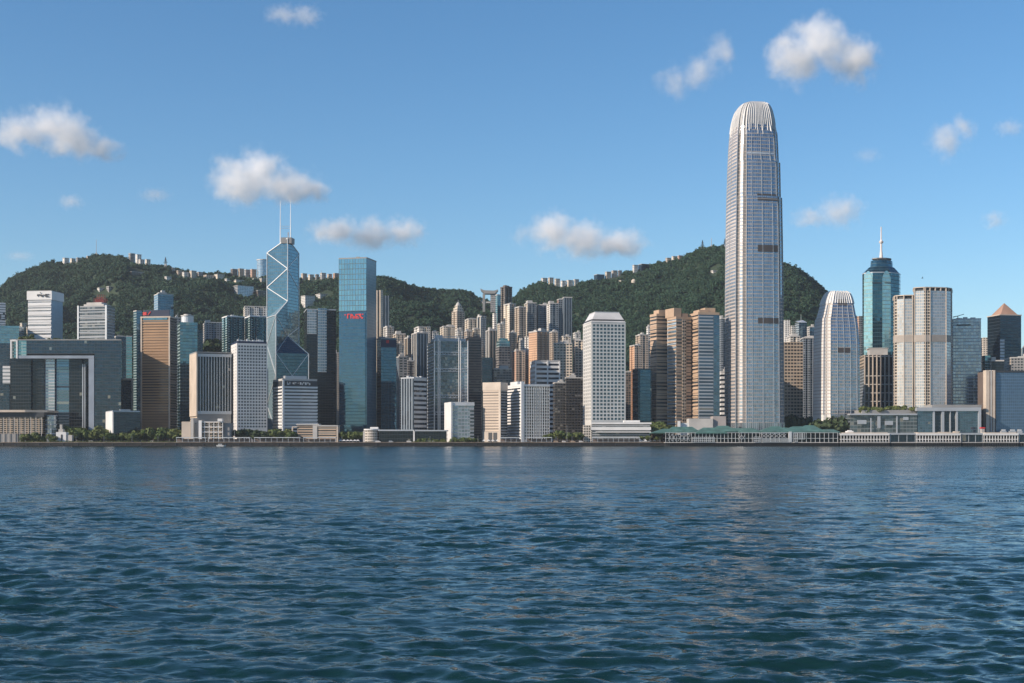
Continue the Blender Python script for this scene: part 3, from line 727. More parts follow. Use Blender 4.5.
# ---- banded block in front of the prism tower ------------------------------------------------------------------
r, P, ax, z0, z1 = tower("white block of horizontal bands with a dark sign strip below the prism tower", 273, 282.4, 317, 379.5, 1562, 'rib_white', 'rib_white', group=G_OFF, k=.95, roof="edge", fl=3.9, zb=3)
ay = (-ax[1], ax[0]); w, d = r["_w"], r["_d"]
zt, zb_ = Z(387, 1562), Z(426.5, 1562)
for i in range(13):
    zz = zb_ + (zt - zb_) * i / 12
    m = MB(); m.prism(grow(P, .9), zz - .95, zz + .95); m.build("floor_band", WHITE, r)
m = MB(); m.prism(grow(P, .25), Z(386, 1562), Z(380.5, 1562)); ss_ = m.build("sign_strip", BLACK, r)
m = MB(); o = lambda s, q: (P[0][0] + ax[0] * s + ay[0] * q, P[0][1] + ax[1] * s + ay[1] * q)
for (s, ww, y0, y1) in ((.14, .7, 381.6, 384.6), (.17, 1.6, 383.4, 384.6), (.21, .6, 381.6, 384.4), (.31, 1.4, 382.4, 384), (.35, .5, 381.7, 384.3), (.38, 1.1, 382, 383), (.45, .9, 382.6, 383.3), (.52, 1.8, 382, 384.4), (.57, .9, 383, 384.6), (.61, 1.4, 381.8, 383), (.67, 1.9, 382, 384.5), (.73, 1.1, 381.7, 383.4), (.78, 1.5, 382.6, 384.6)):
    m.box(o(w * s, -.9), ax, ww, .3, Z(y1, 1562), Z(y0, 1562))
m.build("sign_characters", WHITE, ss_)
m = MB(); m.box(o(1.0, -1.3), ax, 2.2, 2.5, z0, Z(380.4, 1562)); m.build("corner_column", WHITE, r)
m = MB(); m.box(o(w * .45, d * .2), ax, w * .62, d * .5, z1, z1 + 5); m.build("penthouse", STEEL, r)

YQ = 1524.0
root = empty("low_modern_block", (X(316, YQ), YQ + 10, 3.5), "long low beige modern block with an open frame before the banded block", "low block", "low waterfront buildings")
m = MB(); bpx(m, 297.5, 312.6, 425.2, 0, YQ, 16, zb=3.6, bay=20, fl=2.9); m.build("left_wing", S['rib_tan'], root)
m = MB(); bpx(m, 317.2, 336, 426.5, 0, YQ, 16, zb=3.6, bay=20, fl=2.9); m.build("right_wing", S['rib_tan'], root)
m = MB(); bpx(m, 312.7, 317.1, 424.2, 0, YQ - .8, 18, zb=3.6); m.build("stair_core", CONC, root)
m = MB(); bpx(m, 296, 319, 423.8, 424.9, YQ - 1.2, 18); bpx(m, 317.2, 337.8, 425.2, 426.4, YQ - 1, 18); m.build("roof_slab", CONC, root)
m = MB(); bpx(m, 292, 297, 426.4, 427.4, YQ - 1, 10); bpx(m, 291.6, 293, 427.5, 0, YQ - 1, 2, zb=3.6); bpx(m, 336.4, 338, 426.5, 0, YQ - 1, 16, zb=3.6); m.build("open_frame", WARM, root)

# old waterfront hall left of the white tower
YQ = 1516.0
root = empty("waterfront_hall", (X(200, YQ), YQ + 10, 3.5), "tan waterfront hall with an open white frame front below the finned block", "hall", "low waterfront buildings")
m = MB(); bpx(m, 181.6, 190.6, 421.6, 0, YQ + 2, 22, zb=3.6); m.build("blank_wing", WARM, root)
m = MB(); bpx(m, 190.8, 193.4, 418, 0, YQ, 22, zb=3.6); m.build("stair_tower", CONC, root)
m = MB(); bpx(m, 199, 222.8, 422, 0, YQ + 4, 20, zb=3.6, bay=3.6, fl=3.2); m.build("glazed_front", S['grid_tan'], root)
m = MB()
for px in (200, 204.6, 209.2, 213.8, 218.4, 222.6): bpx(m, px - .3, px + .3, 421.6, 0, YQ + 1.5, 1, zb=3.6)
for py in (422, 427, 432): bpx(m, 199.4, 223, py - .4, py + .4, YQ + 1.2, 1.0)
m.build("white_frame", WHITE, root)
m = MB(); bpx(m, 198.6, 201.6, 420.4, 0, YQ - .2, 3, zb=3.6); m.build("end_post", WHITE, root)
m = MB(); bpx(m, 217.6, 222.2, 418.6, 421.4, YQ, 8); m.build("roof_box", WHITE, root)
m = MB(); bpx(m, 193.5, 198.5, 423, 0, YQ + 5, 18, zb=3.6); m.build("dark_link", CONCD, root)
m = MB(); bpx(m, 223.2, 231, 423, 0, YQ + 6, 14, zb=3.6); m.build("dark_link", CONCD, root)

# ---- prism tower -----------------------------------------------------------------------------------------------
YB = 1650.0
def px_of(p): return 512 + F * p[0] / p[1]
best = None
for ai in range(100, 700, 4):
    a = ai / 1000
    for si in range(300, 620, 4):
        s = si / 10
        FL = (X(276, YB), YB); FR = (FL[0] + s * math.cos(a), YB + s * math.sin(a)); BL = (FL[0] - s * math.sin(a), YB + s * math.cos(a))
        e = abs(px_of(FR) - 308.3) + abs(px_of(BL) - 267.2)
        if best is None or e < best[0]: best = (e, a, s)
_, a, s = best
FL = (X(276, YB), YB); FR = (FL[0] + s * math.cos(a), YB + s * math.sin(a)); BL = (FL[0] - s * math.sin(a), YB + s * math.cos(a)); BR = (FR[0] + BL[0] - FL[0], FR[1] + BL[1] - FL[1])
CT = ((FL[0] + BR[0]) / 2, (FL[1] + BR[1]) / 2)
FOOT.append(([FL, FR, BR, BL], "prism"))
def zz(py, p): return Z(py, p[1])
root = empty("prism_tower", (CT[0], CT[1], 3), "faceted blue glass tower of triangular prisms with white diagonals and two masts", "skyscraper", G_OFF)
def prism3(name, A, B, hC, hA, hB, mat):
    m = MB(); T = [(A, hA), (B, hB), (CT, hC)]
    for i in range(3):
        (p, hp), (q, hq) = T[i], T[(i + 1) % 3]
        nb = max(1, round(math.hypot(p[0] - q[0], p[1] - q[1]) / 3.0))
        m.face([(*p, 3), (*q, 3), (*q, hq), (*p, hp)], [(0, 0), (nb, 0), (nb, (hq - 3) / 4.0), (0, (hp - 3) / 4.0)], 1 if i == 1 and isinstance(mat, list) else 0)
    m.face([(*A, hA), (*B, hB), (*CT, hC)], [(0, 0), (14, 0), (7, 9)])
    return m.build(name, mat, root)
PGD = facade("shaded prism glass", (0.035, 0.06, 0.08), (0.052, 0.108, 0.145), (0.05, 1), (0.12, 1), metal=.82, rough=.06, jit=.012, blinds=0, var=.2)  # same glass as the other prisms, with shade and dark reflections in its colour
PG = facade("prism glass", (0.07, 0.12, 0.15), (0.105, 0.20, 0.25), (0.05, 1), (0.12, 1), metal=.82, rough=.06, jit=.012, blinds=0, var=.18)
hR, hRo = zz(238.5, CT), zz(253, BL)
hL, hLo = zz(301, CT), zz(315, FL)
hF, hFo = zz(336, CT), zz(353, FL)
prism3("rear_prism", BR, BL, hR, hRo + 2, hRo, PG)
PGL = facade("lit prism flank glass", (0.13, 0.19, 0.22), (0.20, 0.29, 0.33), (0.05, 1), (0.12, 1), metal=.3, rough=.2, jit=.01, blinds=0, var=.15)  # same glass again, a paler reflection put into the flank colour
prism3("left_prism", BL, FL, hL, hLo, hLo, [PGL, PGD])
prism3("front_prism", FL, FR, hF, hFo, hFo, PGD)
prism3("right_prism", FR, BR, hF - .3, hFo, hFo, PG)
WB = plain("white diagonal bracing", (0.66, 0.66, 0.65), .35, .3, var=.06)
def off(p, q=0.5):
    """a point pushed slightly out towards the viewer's side of the facade"""
    return (p[0] + (p[0] - CT[0]) * .012, p[1] + (p[1] - CT[1]) * .012 - .25)
def brace(p, zp, q, zq, w=1.5):
    w *= .6
    m = MB(); m.beam((*off(p), zp), (*off(q), zq), w); m.build("brace", WB, root)
brace(BL, 3, BL, hRo); brace(BL, hRo, CT, hR + .3); brace(CT, hL - .5, CT, hR + .3); brace(CT, hR + .3, BR, hRo + 2); brace(BR, hRo + 2, BR, hFo)
c_ = zz(268.5, CT); b_ = zz(287.5, BL)
brace(BL, hRo, CT, c_); brace(CT, c_, BL, b_); brace(BL, b_, CT, hL)
brace(BR, hRo, CT, zz(268, CT), 1.1); brace(CT, zz(269, CT), BR, zz(290, BR), 1.0); brace(BR, zz(327.5, BR), CT, hF, 1.1)
brace(CT, hL, FL, hLo); brace(FL, 3, FL, hLo); brace(FL, hLo, BL, hLo + 0.0, 1.3)
brace(FL, hLo, CT, hF, 1.0); brace(FL, hFo, CT, hF, 1.0); brace(CT, hF, FR, hFo); brace(FR, 3, FR, hFo)
M_ = ((FL[0] + FR[0]) / 2, (FL[1] + FR[1]) / 2)
zx = zz(376, M_)
brace(FL, hFo, M_, zx, 1.1); brace(FR, hFo, M_, zx, 1.3); brace(M_, zx, FL, zz(400, FL), 1.1); brace(M_, zx, FR, zz(400, FR), 1.1)
for (ya, yb) in ((315, 345), (375, 345), (375, 405), (432, 405)):
    brace(FL, zz(ya, FL), BL, zz(yb, BL), 1.3)
m = MB(); q0 = (CT[0] - 1.2, CT[1] + 5); pol = [(q0[0] - 7, q0[1] - 5), (q0[0] + 6, q0[1] - 5), (q0[0] + 8, q0[1] + 7), (q0[0] - 8, q0[1] + 7)]
m.prism(pol, hR - 6, Z(237.4, CT[1])); m.build("roof_cap", CONCD, root)
for px, yt in ((280.4, 200), (290.6, 198.5)):
    x_ = X(px, CT[1] + 6); m = MB(); m.tube((x_, CT[1] + 6, hR - 6), (x_, CT[1] + 6, Z(226, CT[1])), .75, .6, 8); m.tube((x_, CT[1] + 6, Z(226, CT[1])), (x_, CT[1] + 6, Z(yt, CT[1])), .55, .25, 8); m.build("mast", PALE, root)
m = MB(); zb_ = Z(227.5, CT[1])
for q in (0, 2.6): m.beam((X(280.4, CT[1] + 6), CT[1] + 6, zb_ + q), (X(290.6, CT[1] + 6), CT[1] + 6, zb_ + q), .4)
m.box((X(287.5, CT[1]), CT[1] + 5), (1, 0), 1.4, 1.4, hR - 4, Z(231.5, CT[1])); m.build("mast_link", STEEL, root)

# dark tower to the right of it
r, P, ax, z0, z1 = tower("dark glass tower with pale upper panels to the right of the prism tower", 304, 306.5, 336, 309.5, 1760, 'gl_dark', 'gl_dark', group=G_OFF, k=.9, roof="edge", roofm=STEEL)
ay = (-ax[1], ax[0]); o = lambda s, q: (P[0][0] + ax[0] * s + ay[0] * q, P[0][1] + ax[1] * s + ay[1] * q)
w = r["_w"]
m = MB(); m.box(o(w * .18, -.5), ax, w * .32, .48, Z(334, 1760), z1 - .6, bay=3, fl=3.6); m.build("pale_panel", S['gl_silver'], r)
m = MB(); m.box(o(w * .53, -1.2), ax, w * .30, 1.18, Z(372, 1760), z1 + 2.2, bay=3, fl=3.6); m.build("bright_panel", S['gl_pale'], r)
apt("beige narrow block seen in the slit left of the mirrored blue tower", 331.5, 333, 339.5, 353, 1930, 'res_pink', 'res_cream', n=(1, 0))

# ---- mirrored blue tower with red characters --------------------------------------------------------------------
r, P, ax, z0, z1 = tower("tall mirrored blue glass tower with red roof characters and a bright upper grid", 339, 366.6, 376.3, 258, 1615, 'gl_aqua', 'gl_sky_tint', group=G_OFF, k=1.0, roof="edge", roofm=CONCD, fl=3.6, bay=3.2)
up = facade("grid glass with sky reflection", (0.06, 0.11, 0.135), (0.20, 0.355, 0.405), (0.16, 1), (0.12, 1), metal=.85, rough=.06, jit=.02, blinds=0, var=.12)  # upper grid: sky reflection put into a brighter glass colour
q0, d = on_left(P, 0.5, 1.0); L = math.hypot(P[3][0] - P[0][0], P[3][1] - P[0][1])
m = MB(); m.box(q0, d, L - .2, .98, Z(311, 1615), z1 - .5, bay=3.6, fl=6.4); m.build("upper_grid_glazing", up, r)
m = MB(); q0, d = on_left(P, 0.56, .8); m.box(q0, d, L * .80, .75, Z(428, 1615), Z(313.2, 1615), bay=3, fl=4); lp_ = m.build("lower_panel_glazing", S['gl_aqua'], r)  # lower panel: duller reflection put into a darker glass colour
m = MB()
def bar(f, y0, y1, ww):
    q, dd = on_left(P, f, 1.5); m.box(q, dd, ww, .5, Z(y1, 1615), Z(y0, 1615))
for f, y0, y1, ww in ((.24, 314, 315, 1.8), (.33, 313.6, 318.2, 1.6), (.37, 313.4, 314.4, 2.4), (.45, 313.6, 318.2, 1.4), (.49, 314, 316, 2.0), (.53, 315.4, 318.4, 1.3), (.58, 316, 318.4, 1.0),
                      (.63, 313.8, 318.4, 1.4), (.69, 313.8, 314.8, 3.4), (.68, 316, 317, 2.4), (.70, 317.5, 318.4, 3.4), (.78, 313.6, 316, 2.6), (.80, 316.2, 317.4, 2.2), (.85, 317.2, 318.6, 2.6), (.87, 313.8, 314.8, 2.0)):
    bar(f, y0, y1, ww)
m.build("red_characters", RED, lp_)
r, P, ax, z0, z1 = tower("blue glass tower with a small red square mark right of the mirrored tower", 376.8, 381, 396.4, 338.5, 1650, 'gl_dark', 'gl_aqua', group=G_OFF, k=1.1, roof="edge", roofm=CONCD, fl=3.8)
ay = (-ax[1], ax[0]); o = lambda s, q: (P[0][0] + ax[0] * s + ay[0] * q, P[0][1] + ax[1] * s + ay[1] * q)
w = r["_w"]; m = MB(); m.box(o(w * .5, -.3), ax, w, .28, Z(347, 1650), Z(339.2, 1650)); df_ = m.build("dark_frieze", BLUEP, r)
m = MB(); m.box(o(w * .42, -.7), ax, 3.6, .3, Z(343, 1650), Z(340, 1650)); m.build("red_mark", RED, df_)
# ------------------------------------------------------------------ centre
tower("slim grey striped slab between blue glass tower and banded white block", 396.6, 399, 407.5, 357, 1725, 'str_slate', 'res_grey', group=G_OFF, k=.8, bay=5)
r, P, ax, z0, z1 = tower("two toned block: grey vertical stripes left and dark banded front right", 401, 414, 426.6, 378, 1590, 'str_slate', 'rib_white', group=G_OFF, k=1.0, bay=4, fl=5.6, roof="edge", roofm=STEEL)
apt("slim beige tower standing just right of the mirrored blue tower", 376.5, 381.2, 383, 290, 1960, 'str_tan', 'res_cream', n=(0, 1), roof="none", bay=6)
apt("grey striped tower half behind the slim beige tower", 381, 382, 389.5, 295.5, 1985, 'str_slate', 'str_slate', n=(2, 0), roof="none", bay=5)
apt("cream low block at the foot of the slim beige tower", 383, 387, 394, 327, 1945, 'res_white', 'res_cream', n=(1, 1))
apt("grey apartment slab above the red square mark", 393, 396, 405.5, 334, 1925, 'res_beige', 'res_grey')
apt("brick pink striped tower left of the white striped tower", 404.5, 408, 412.3, 338, 1850, 'str_tan', 'res_pink', n=(1, 1), bay=5)
apt("white tower of deep dark vertical stripes beside the trussed bank", 411.5, 417, 428, 333, 1800, 'str_white', 'str_slate', n=(3, 2), bay=5)
apt("white topped block behind the striped white tower", 414, 419, 430.5, 327, 1905, 'res_white', 'res_cream', n=(1, 1))
apt("grey stained block low between striped towers", 406.5, 408, 414, 361, 1780, 'res_old', 'res_old', n=(1, 0))
apt("cream block behind the left of the trussed bank roof", 440, 443.5, 455, 326.5, 1940, 'res_cream', 'res_grey', n=(1, 1))
r, P, ax, z0, z1 = apt("beige tower with a stepped domed crown and spire before the wooded hill", 451.8, 457, 464.6, 311, 1990, 'res_beige', 'res_beige', n=(1, 1), roof="none", k=1.0)
cx, cy = (P[0][0] + P[2][0]) / 2, (P[0][1] + P[2][1]) / 2
m = MB(); q = grow(P, -2.2); m.prism(q, z1, z1 + 5); q2 = grow(P, -4.5); m.prism(q2, z1 + 5.01, z1 + 9); m.build("stepped_crown", S['res_cream'], r)
m = MB(); pol = [(cx + 4 * math.cos(t * math.pi / 6), cy + 4 * math.sin(t * math.pi / 6)) for t in range(12)]
m.prism(pol, z1 + 9.01, z1 + 11.5, poly1=[(cx + (p[0] - cx) * .8, cy + (p[1] - cy) * .8) for p in pol]); m.prism([(cx + (p[0] - cx) * .8, cy + (p[1] - cy) * .8) for p in pol], z1 + 11.51, z1 + 14, poly1=[(cx + (p[0] - cx) * .25, cy + (p[1] - cy) * .25) for p in pol]); m.build("dome", CONC, r)
m = MB(); m.tube((cx, cy, z1 + 13.5), (cx, cy, z1 + 18), .5, .1, 6); m.build("spire", STEEL, r)
apt("grey beige flat topped tower right of the domed tower", 464.8, 468.5, 478.5, 319, 1930, 'res_cream', 'res_grey', n=(2, 1))
apt("white slender striped tower right of the flat topped grey tower", 477, 481.5, 486.2, 316.5, 1915, 'str_white', 'res_white', n=(1, 1), bay=4)
apt("cream ribbed tower before the slim teal tower", 485.6, 489.5, 497, 330.5, 1840, 'str_white', 'str_tan', n=(2, 1), bay=4)
apt("thin white tower behind the cream ribbed tower", 492.5, 494, 496.6, 313, 1985, 'res_white', 'res_white', n=(0, 0), roof="none")
r, P, ax, z0, z1 = apt("very slim teal glass tower beside the dark brown summit tower", 495.6, 497.4, 500.6, 295, 2005, 'gl_green', 'gl_teal', n=(0, 0), roof="edge", k=.9)
apt("tall dark brown tower topping the middle skyline", 500.4, 505, 512.2, 287, 2090, 'res_brown', 'res_brown', n=(2, 1), k=.9, roofm=BROWN)
r, P, ax, z0, z1 = tower("old grey tower with a teal glass crown in the middle", 495.6, 499, 510.4, 346.5, 1790, 'res_old', 'res_old', group=G_OFF, roof="none", k=1.0)
m = MB(); m.prism(grow(P, -1), z1 + .02, Z(341, 1790), 3, 4); m.prism(grow(P, -4), Z(341, 1790) + .02, Z(338, 1790), 3, 4); m.build("glass_crown", S['gl_green'], r)
tower("grey weathered block below the teal crowned tower", 492, 494, 511.8, 369, 1735, 'res_old', 'res_old', group=G_OFF, roof="tank")
tower("navy glass block between brown tower and grey weathered block", 480.6, 482, 493, 357.5, 1745, 'gl_dark', 'gl_navy', group=G_OFF, roof="none", k=.8)
apt("beige tower with two pale ribs right of the dark brown tower", 503.6, 509.5, 516, 304, 1980, 'res_cream', 'res_beige', n=(1, 1), bay=4)
apt("beige tower joined to the two ribbed beige tower, slightly lower", 514.6, 519, 526, 307, 1955, 'res_beige', 'res_grey', n=(1, 1))
apt("slate blue tower with a white corner strip", 524.2, 527.5, 536.5, 303, 2030, 'res_cream', 'res_slate', n=(2, 1))
apt("slate blue tower filling the gap before the cream twin peaks", 536, 538, 548, 305, 2040, 'res_grey', 'res_slate', n=(2, 1))
apt("cream capped tower leaning against the tallest slate towers", 546.6, 550, 558.6, 303.5, 1985, 'res_white', 'res_slate', n=(1, 1))
apt("tan edged slate tower just left of the ribbed slate tower", 557, 558.6, 562.5, 299.5, 2015, 'res_pink', 'res_slate', n=(0, 1))
apt("tall ribbed slate tower at the right end of the middle towers", 561.6, 564, 572.3, 297.5, 2045, 'str_slate', 'str_slate', n=(3, 1), bay=4)
apt("pinkish low tower under the joined beige towers", 511.6, 516, 525.2, 351, 1845, 'res_pink', 'res_beige', n=(1, 1))
apt("white edged narrow tower left of the orange tan tower", 524.6, 528.6, 530, 336.5, 1865, 'res_white', 'res_white', n=(0, 1), roof="none")
apt("orange tan tower with a bright plain flank", 528.8, 537, 549, 331.5, 1830, 'res_orange', 'res_grey', n=(2, 0), k=.9)
apt("cream block of deep balcony grid behind the ribbed white block", 549, 553.5, 572.2, 343.5, 1850, 'grid_cream', 'grid_cream', n=(1, 0), a=-.02, fl=3.8, bay=4.5)
apt("cream balcony block tucked against the left of the hip roofed tower", 571.4, 575, 585, 340.5, 1880, 'grid_cream', 'grid_cream', n=(1, 0), a=-.02, fl=3.8, bay=4.5)
r, P, ax, z0, z1 = tower("white ribbed block with a plain pale flank above the white balcony hotel", 530, 535.2, 560, 361, 1730, 'res_white', 'rib_white', group=G_OFF, k=.85, roof="edge", fl=6, zb=3)
ay = (-ax[1], ax[0]); w = r["_w"]
for f in (.02, .5, .98):
    m = MB(); m.box((P[0][0] + ax[0] * w * f - ay[0] * .9, P[0][1] + ax[1] * w * f - ay[1] * .9), ax, 1.6, .9, z0, z1); m.build("white_pier", WHITE, r)
tower("dark old office block in shade left of the hip roofed tower", 553, 555, 568, 383, 1680, 'res_dark', 'res_dark', group=G_OFF, k=.9)  # this block and the next: their shade is put into the dark wall colour
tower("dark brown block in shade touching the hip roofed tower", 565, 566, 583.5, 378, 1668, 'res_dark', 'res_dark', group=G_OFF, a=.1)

# small blocks filling the gaps between the taller ones
for lab, a_, b_, yt, st in (
    ("small cream block wedged between the ribbed cream tower and the navy glass block", 486, 493, 346, 'res_cream'),
    ("pale cream tower peeping between slim teal tower and dark brown tower foot", 497.5, 504.5, 324, 'res_cream'),
    ("beige block low in the gap below the two ribbed beige tower", 508.5, 517, 333, 'res_beige'),
    ("white block low between the pinkish low tower and the white edged narrow tower", 518.5, 526, 341, 'res_white'),
    ("cream block beside the right of the orange tan tower", 541, 549, 347, 'res_cream'),
    ("beige block below the cream capped tower", 549.5, 558, 332, 'res_beige'),
    ("cream block below the tall ribbed slate tower", 560, 571, 336.5, 'res_cream'),
    ("white block rising behind the cream balcony block next to the hip roofed tower", 573, 580.5, 333, 'res_white'),
    ("beige block low behind the red marked blue tower", 384, 392.5, 339, 'res_beige'),
    ("cream block low behind the grey apartment slab", 397, 405.5, 344, 'res_cream'),
    ("white block showing left of the trussed bank roof", 430, 438.5, 332, 'res_white'),
    ("beige block showing above the right end of the trussed bank", 464.5, 472, 331, 'res_beige'),
    ("cream block rising behind the brown ribbed tower", 471.5, 480, 329, 'res_cream'),
    ("pale block at the hill foot right of the domed tower base", 455, 463, 330, 'res_white')):
    apt(lab, a_, a_ + (b_ - a_) * .3, b_, yt, 1900 + int(a_ * 7) % 40, st, st, n=(1, 1))
# trussed bank
YK = 1660.0
r, P, ax, z0, z1 = tower("grey steel bank tower with exposed masts and hanging truss storeys", 427.2, 433.5, 468, 341, YK, 'gl_silver', 'gl_grey', group=G_OFF, k=.9, roof="none", fl=4, bay=3)
ay = (-ax[1], ax[0]); w, d = r["_w"], r["_d"]
o = lambda s, q=0.0, z=0.0: (P[0][0] + ax[0] * s + ay[0] * q, P[0][1] + ax[1] * s + ay[1] * q, z)
fr = (.02, .13, .18, .73, .78, .99)
for f in fr:
    m = MB(); m.tube(o(w * f, -1.6, z0), o(w * f, -1.6, z1 + (5 if f in (.13, .73) else 1)), .75, .6, 8); m.build("mast_column", PALE, r)
for py in (352, 368.5, 395, 412):
    zc = Z(py, YK)
    m = MB()
    m.beam(o(0, -1.5, zc), o(w, -1.5, zc), .9); m.beam(o(0, -1.5, zc - 3.4), o(w, -1.5, zc - 3.4), .7)
    for (f0, f1) in ((.155, .3), (.3, .455), (.455, .6), (.6, .755), (.02, .155), (.755, .99)):
        m.beam(o(w * f0, -1.5, zc - 3.4), o(w * (f0 + f1) / 2, -1.5, zc), .5); m.beam(o(w * (f0 + f1) / 2, -1.5, zc), o(w * f1, -1.5, zc - 3.4), .5)
    m.build("suspension_truss", STEEL, r)
m = MB(); q = o(w * .87, -1.1); m.box(q[:2], ax, w * .2, 1.05, z0, Z(347, YK), bay=3, fl=4); m.build("stair_bay", S['gl_silver'], r)
m = MB(); m.box(o(w * .5, 5)[:2], ax, w * .9, d * .5, z1 + .02, z1 + 4); m.box(o(w * .2, 8)[:2], ax, w * .2, 9, z1 + 4.01, z1 + 8)
for f in np.linspace(.06, .94, 12): m.beam(o(w * float(f), 3, z1), o(w * float(f), 3, z1 + 6.5), .4)
m.beam(o(0, 3, z1 + 6.3), o(w, 3, z1 + 6.3), .5)
m.build("roof_machinery", STEEL, r)

tower("brown ribbed tower behind the white cube", 465.4, 468.5, 481.2, 338, 1712, 'gl_dark', 'rib_brown', group=G_OFF, k=.9, roof="edge", roofm=BROWN, bands=(36, 1.3, BROWN))
r, P, ax, z0, z1 = tower("small white cube with a pale blue glass front on the waterfront", 445, 451.4, 474, 405, 1552, 'gl_silver', 'gl_silver', group=G_OFF, k=.8, roof="none", bay=4, fl=4, zb=3)
ay = (-ax[1], ax[0]); w, d = r["_w"], r["_d"]; o = lambda s, q=0.0: (P[0][0] + ax[0] * s + ay[0] * q, P[0][1] + ax[1] * s + ay[1] * q)
m = MB(); D, A = P[3], P[0]
m.prism([(D[0] - ax[0] * .8, D[1] - ax[1] * .8), (A[0] - ax[0] * .8 - ay[0] * 1.2, A[1] - ax[1] * .8 - ay[1] * 1.2), (A[0] - ay[0] * 1.2 + ax[0], A[1] - ay[1] * 1.2 + ax[1]), (A[0] - .01 * ax[0], A[1] - .01 * ax[1]), (D[0] - .01 * ax[0], D[1])], z0, Z(402, 1552)); m.build("white_flank", WHITE, r)
m = MB(); m.prism(grow(P, .7), z1 - .6, Z(402, 1552) - .05); m.build("roof_slab", WHITE, r)
m = MB(); q = o(w * .91, -.4); m.box(q, ax, w * .18, .39, z0 + 3, z1 - 4, bay=20, fl=4.0); m.build("louvred_end_bay", S['rib_grey'], r)

YQ = 1516.0
root = empty("glass_pavilion", (X(405, YQ), YQ + 12, 3.6), "long low glass pavilion with a round white end on the waterfront", "pavilion", "low waterfront buildings")
m = MB(); bpx(m, 379, 413, 431, 0, YQ + 2, 24, zb=3.6, bay=3, fl=5); bpx(m, 414.8, 446.6, 431.2, 0, YQ + 1, 24, zb=3.6, bay=3, fl=5); m.build("glass_wall", S['gl_dark'], root)
m = MB(); bpx(m, 378, 413.4, 429.6, 431, YQ + 1, 26); bpx(m, 414, 447.2, 430, 431.2, YQ, 26); m.build("roof_slab", STEEL, root)
m = MB(); bpx(m, 413.2, 414.7, 430, 0, YQ, 10, zb=3.6); m.build("end_post", WHITE, root)
m = MB(); cx, cy = X(371.5, YQ + 6), YQ + 8; pol = [(cx + 8.4 * math.cos(t * math.pi / 12), cy + 8 * math.sin(t * math.pi / 12)) for t in range(24)]
m.prism(pol, 3.6, Z(430, YQ), 2.6, 3.2); m.build("round_end", S['grid_white'], root)
m = MB(); m.prism(grow(pol, .6), Z(430, YQ) + .01, Z(428.9, YQ)); bpx(m, 370, 378, 427, 428.8, YQ + 6, 8); m.build("round_roof", WHITE, root)
m = MB(); bpx(m, 363, 365.4, 430.6, 0, YQ + 4, 10, zb=3.6); m.build("side_wall", CONC, root)

# tan hotel and white balcony hotel
r, P, ax, z0, z1 = tower("tan hotel of fine horizontal lines with an arcaded base on the waterfront", 483, 500.4, 507.4, 390, 1556, 'rib_sand', 'rib_grey', name="hotel_tower", cat="hotel", group=G_OFF, k=.8, fl=3.2, bay=40, roof="none", zb=3)  # grey right side: shade put into the wall colour
m = MB(); m.prism(grow(P, .5), z1 - .2, Z(382.2, 1556)); m.build("blank_top_storey", WARM, r)
m = MB(); q, d = on_left(P, .97, .9); m.box(q, d, 2.6, 1.0, z0, z1 + .4); m.build("corner_pier", WARM, r)
m = MB(); q, d = on_left(P, .5, .7); L = math.hypot(P[3][0] - P[0][0], P[3][1] - P[0][1]); m.box(q, d, L, .6, z0, Z(431.5, 1556)); m.build("arcade_wall", WARM, r)
for f in (.44, .72):
    m = MB(); q, d = on_left(P, f, .95); m.box(q, d, 5, .3, z0, Z(432.5, 1556)); m.build("entrance", BLACK, r)
r, P, ax, z0, z1 = tower("white hotel with a banded left flank and a fine balcony grid front", 507, 521.2, 549.6, 386, 1560, 'rib_white', 'grid_white', name="hotel_tower", cat="hotel", group=G_OFF, k=.72, fl=3.6, bay=3.3, roof="none", zb=3)
ay = (-ax[1], ax[0]); w, d = r["_w"], r["_d"]; o = lambda s, q=0.0: (P[0][0] + ax[0] * s + ay[0] * q, P[0][1] + ax[1] * s + ay[1] * q)
m = MB(); m.box(o(1.4, -.9), ax, 3.4, 3, z0, Z(381.5, 1560)); m.build("corner_pier", WHITE, r)
m = MB(); m.prism(grow(P, .4), z1 - .1, z1 + 2.2); m.box(o(w * .12, d * .25), ax, w * .25, d * .5, z1 + 2.21, Z(381, 1560)); m.build("roof_storey", WHITE, r)
for i in range(12):
    m = MB(); m.box(o(w * (.12 + .86 * i / 11), -.6), ax, .55, .6, z0 + 4, z1 - 1.5); m.build("balcony_pier", WHITE, r)
m = MB(); m.box(o(w * .55, -1), ax, w * .9, 1, z0, z0 + 5); m.build("podium", CONC, r)
m = MB(); q, dd = on_left(P, .45, 2.2); m.box(q, dd, 16, 3, z0 + 3.6, z0 + 5.2); m.build("canopy", WHITE, r)

# hip roofed tower with round-cornered windows
YJ = 1560.0
r, P, ax, z0, z1 = tower("tall pale grey tower of small square windows under a sloping hipped roof", 583, 591.3, 625.6, 322, YJ, 'res_white', 'res_white', group=G_OFF, k=1.0, roof="none", bay=400, fl=400, zb=3)
r.children[0].data.materials[0] = r.children[0].data.materials[1] = plain("pale aluminium wall", (0.60, 0.585, 0.55), .45, .1, var=.1)
w, d = r["_w"], r["_d"]; ay = (-ax[1], ax[0]); o = lambda s, q=0.0: (P[0][0] + ax[0] * s + ay[0] * q, P[0][1] + ax[1] * s + ay[1] * q)
PANE2 = facade("bluish window pane", (0.05, 0.09, 0.11), (0.06, 0.11, 0.14), (0, 1), (-1, .5), metal=.5, rough=.1, wrough=.1, wmetal=.5, jit=.05, blinds=.12, objvar=.4)
windows(r, P, ax, w, d, Z(323.5, YJ), Z(420.5, YJ), 27, 9, 4, 2.75, 2.6, PANE2, margin=1.2)
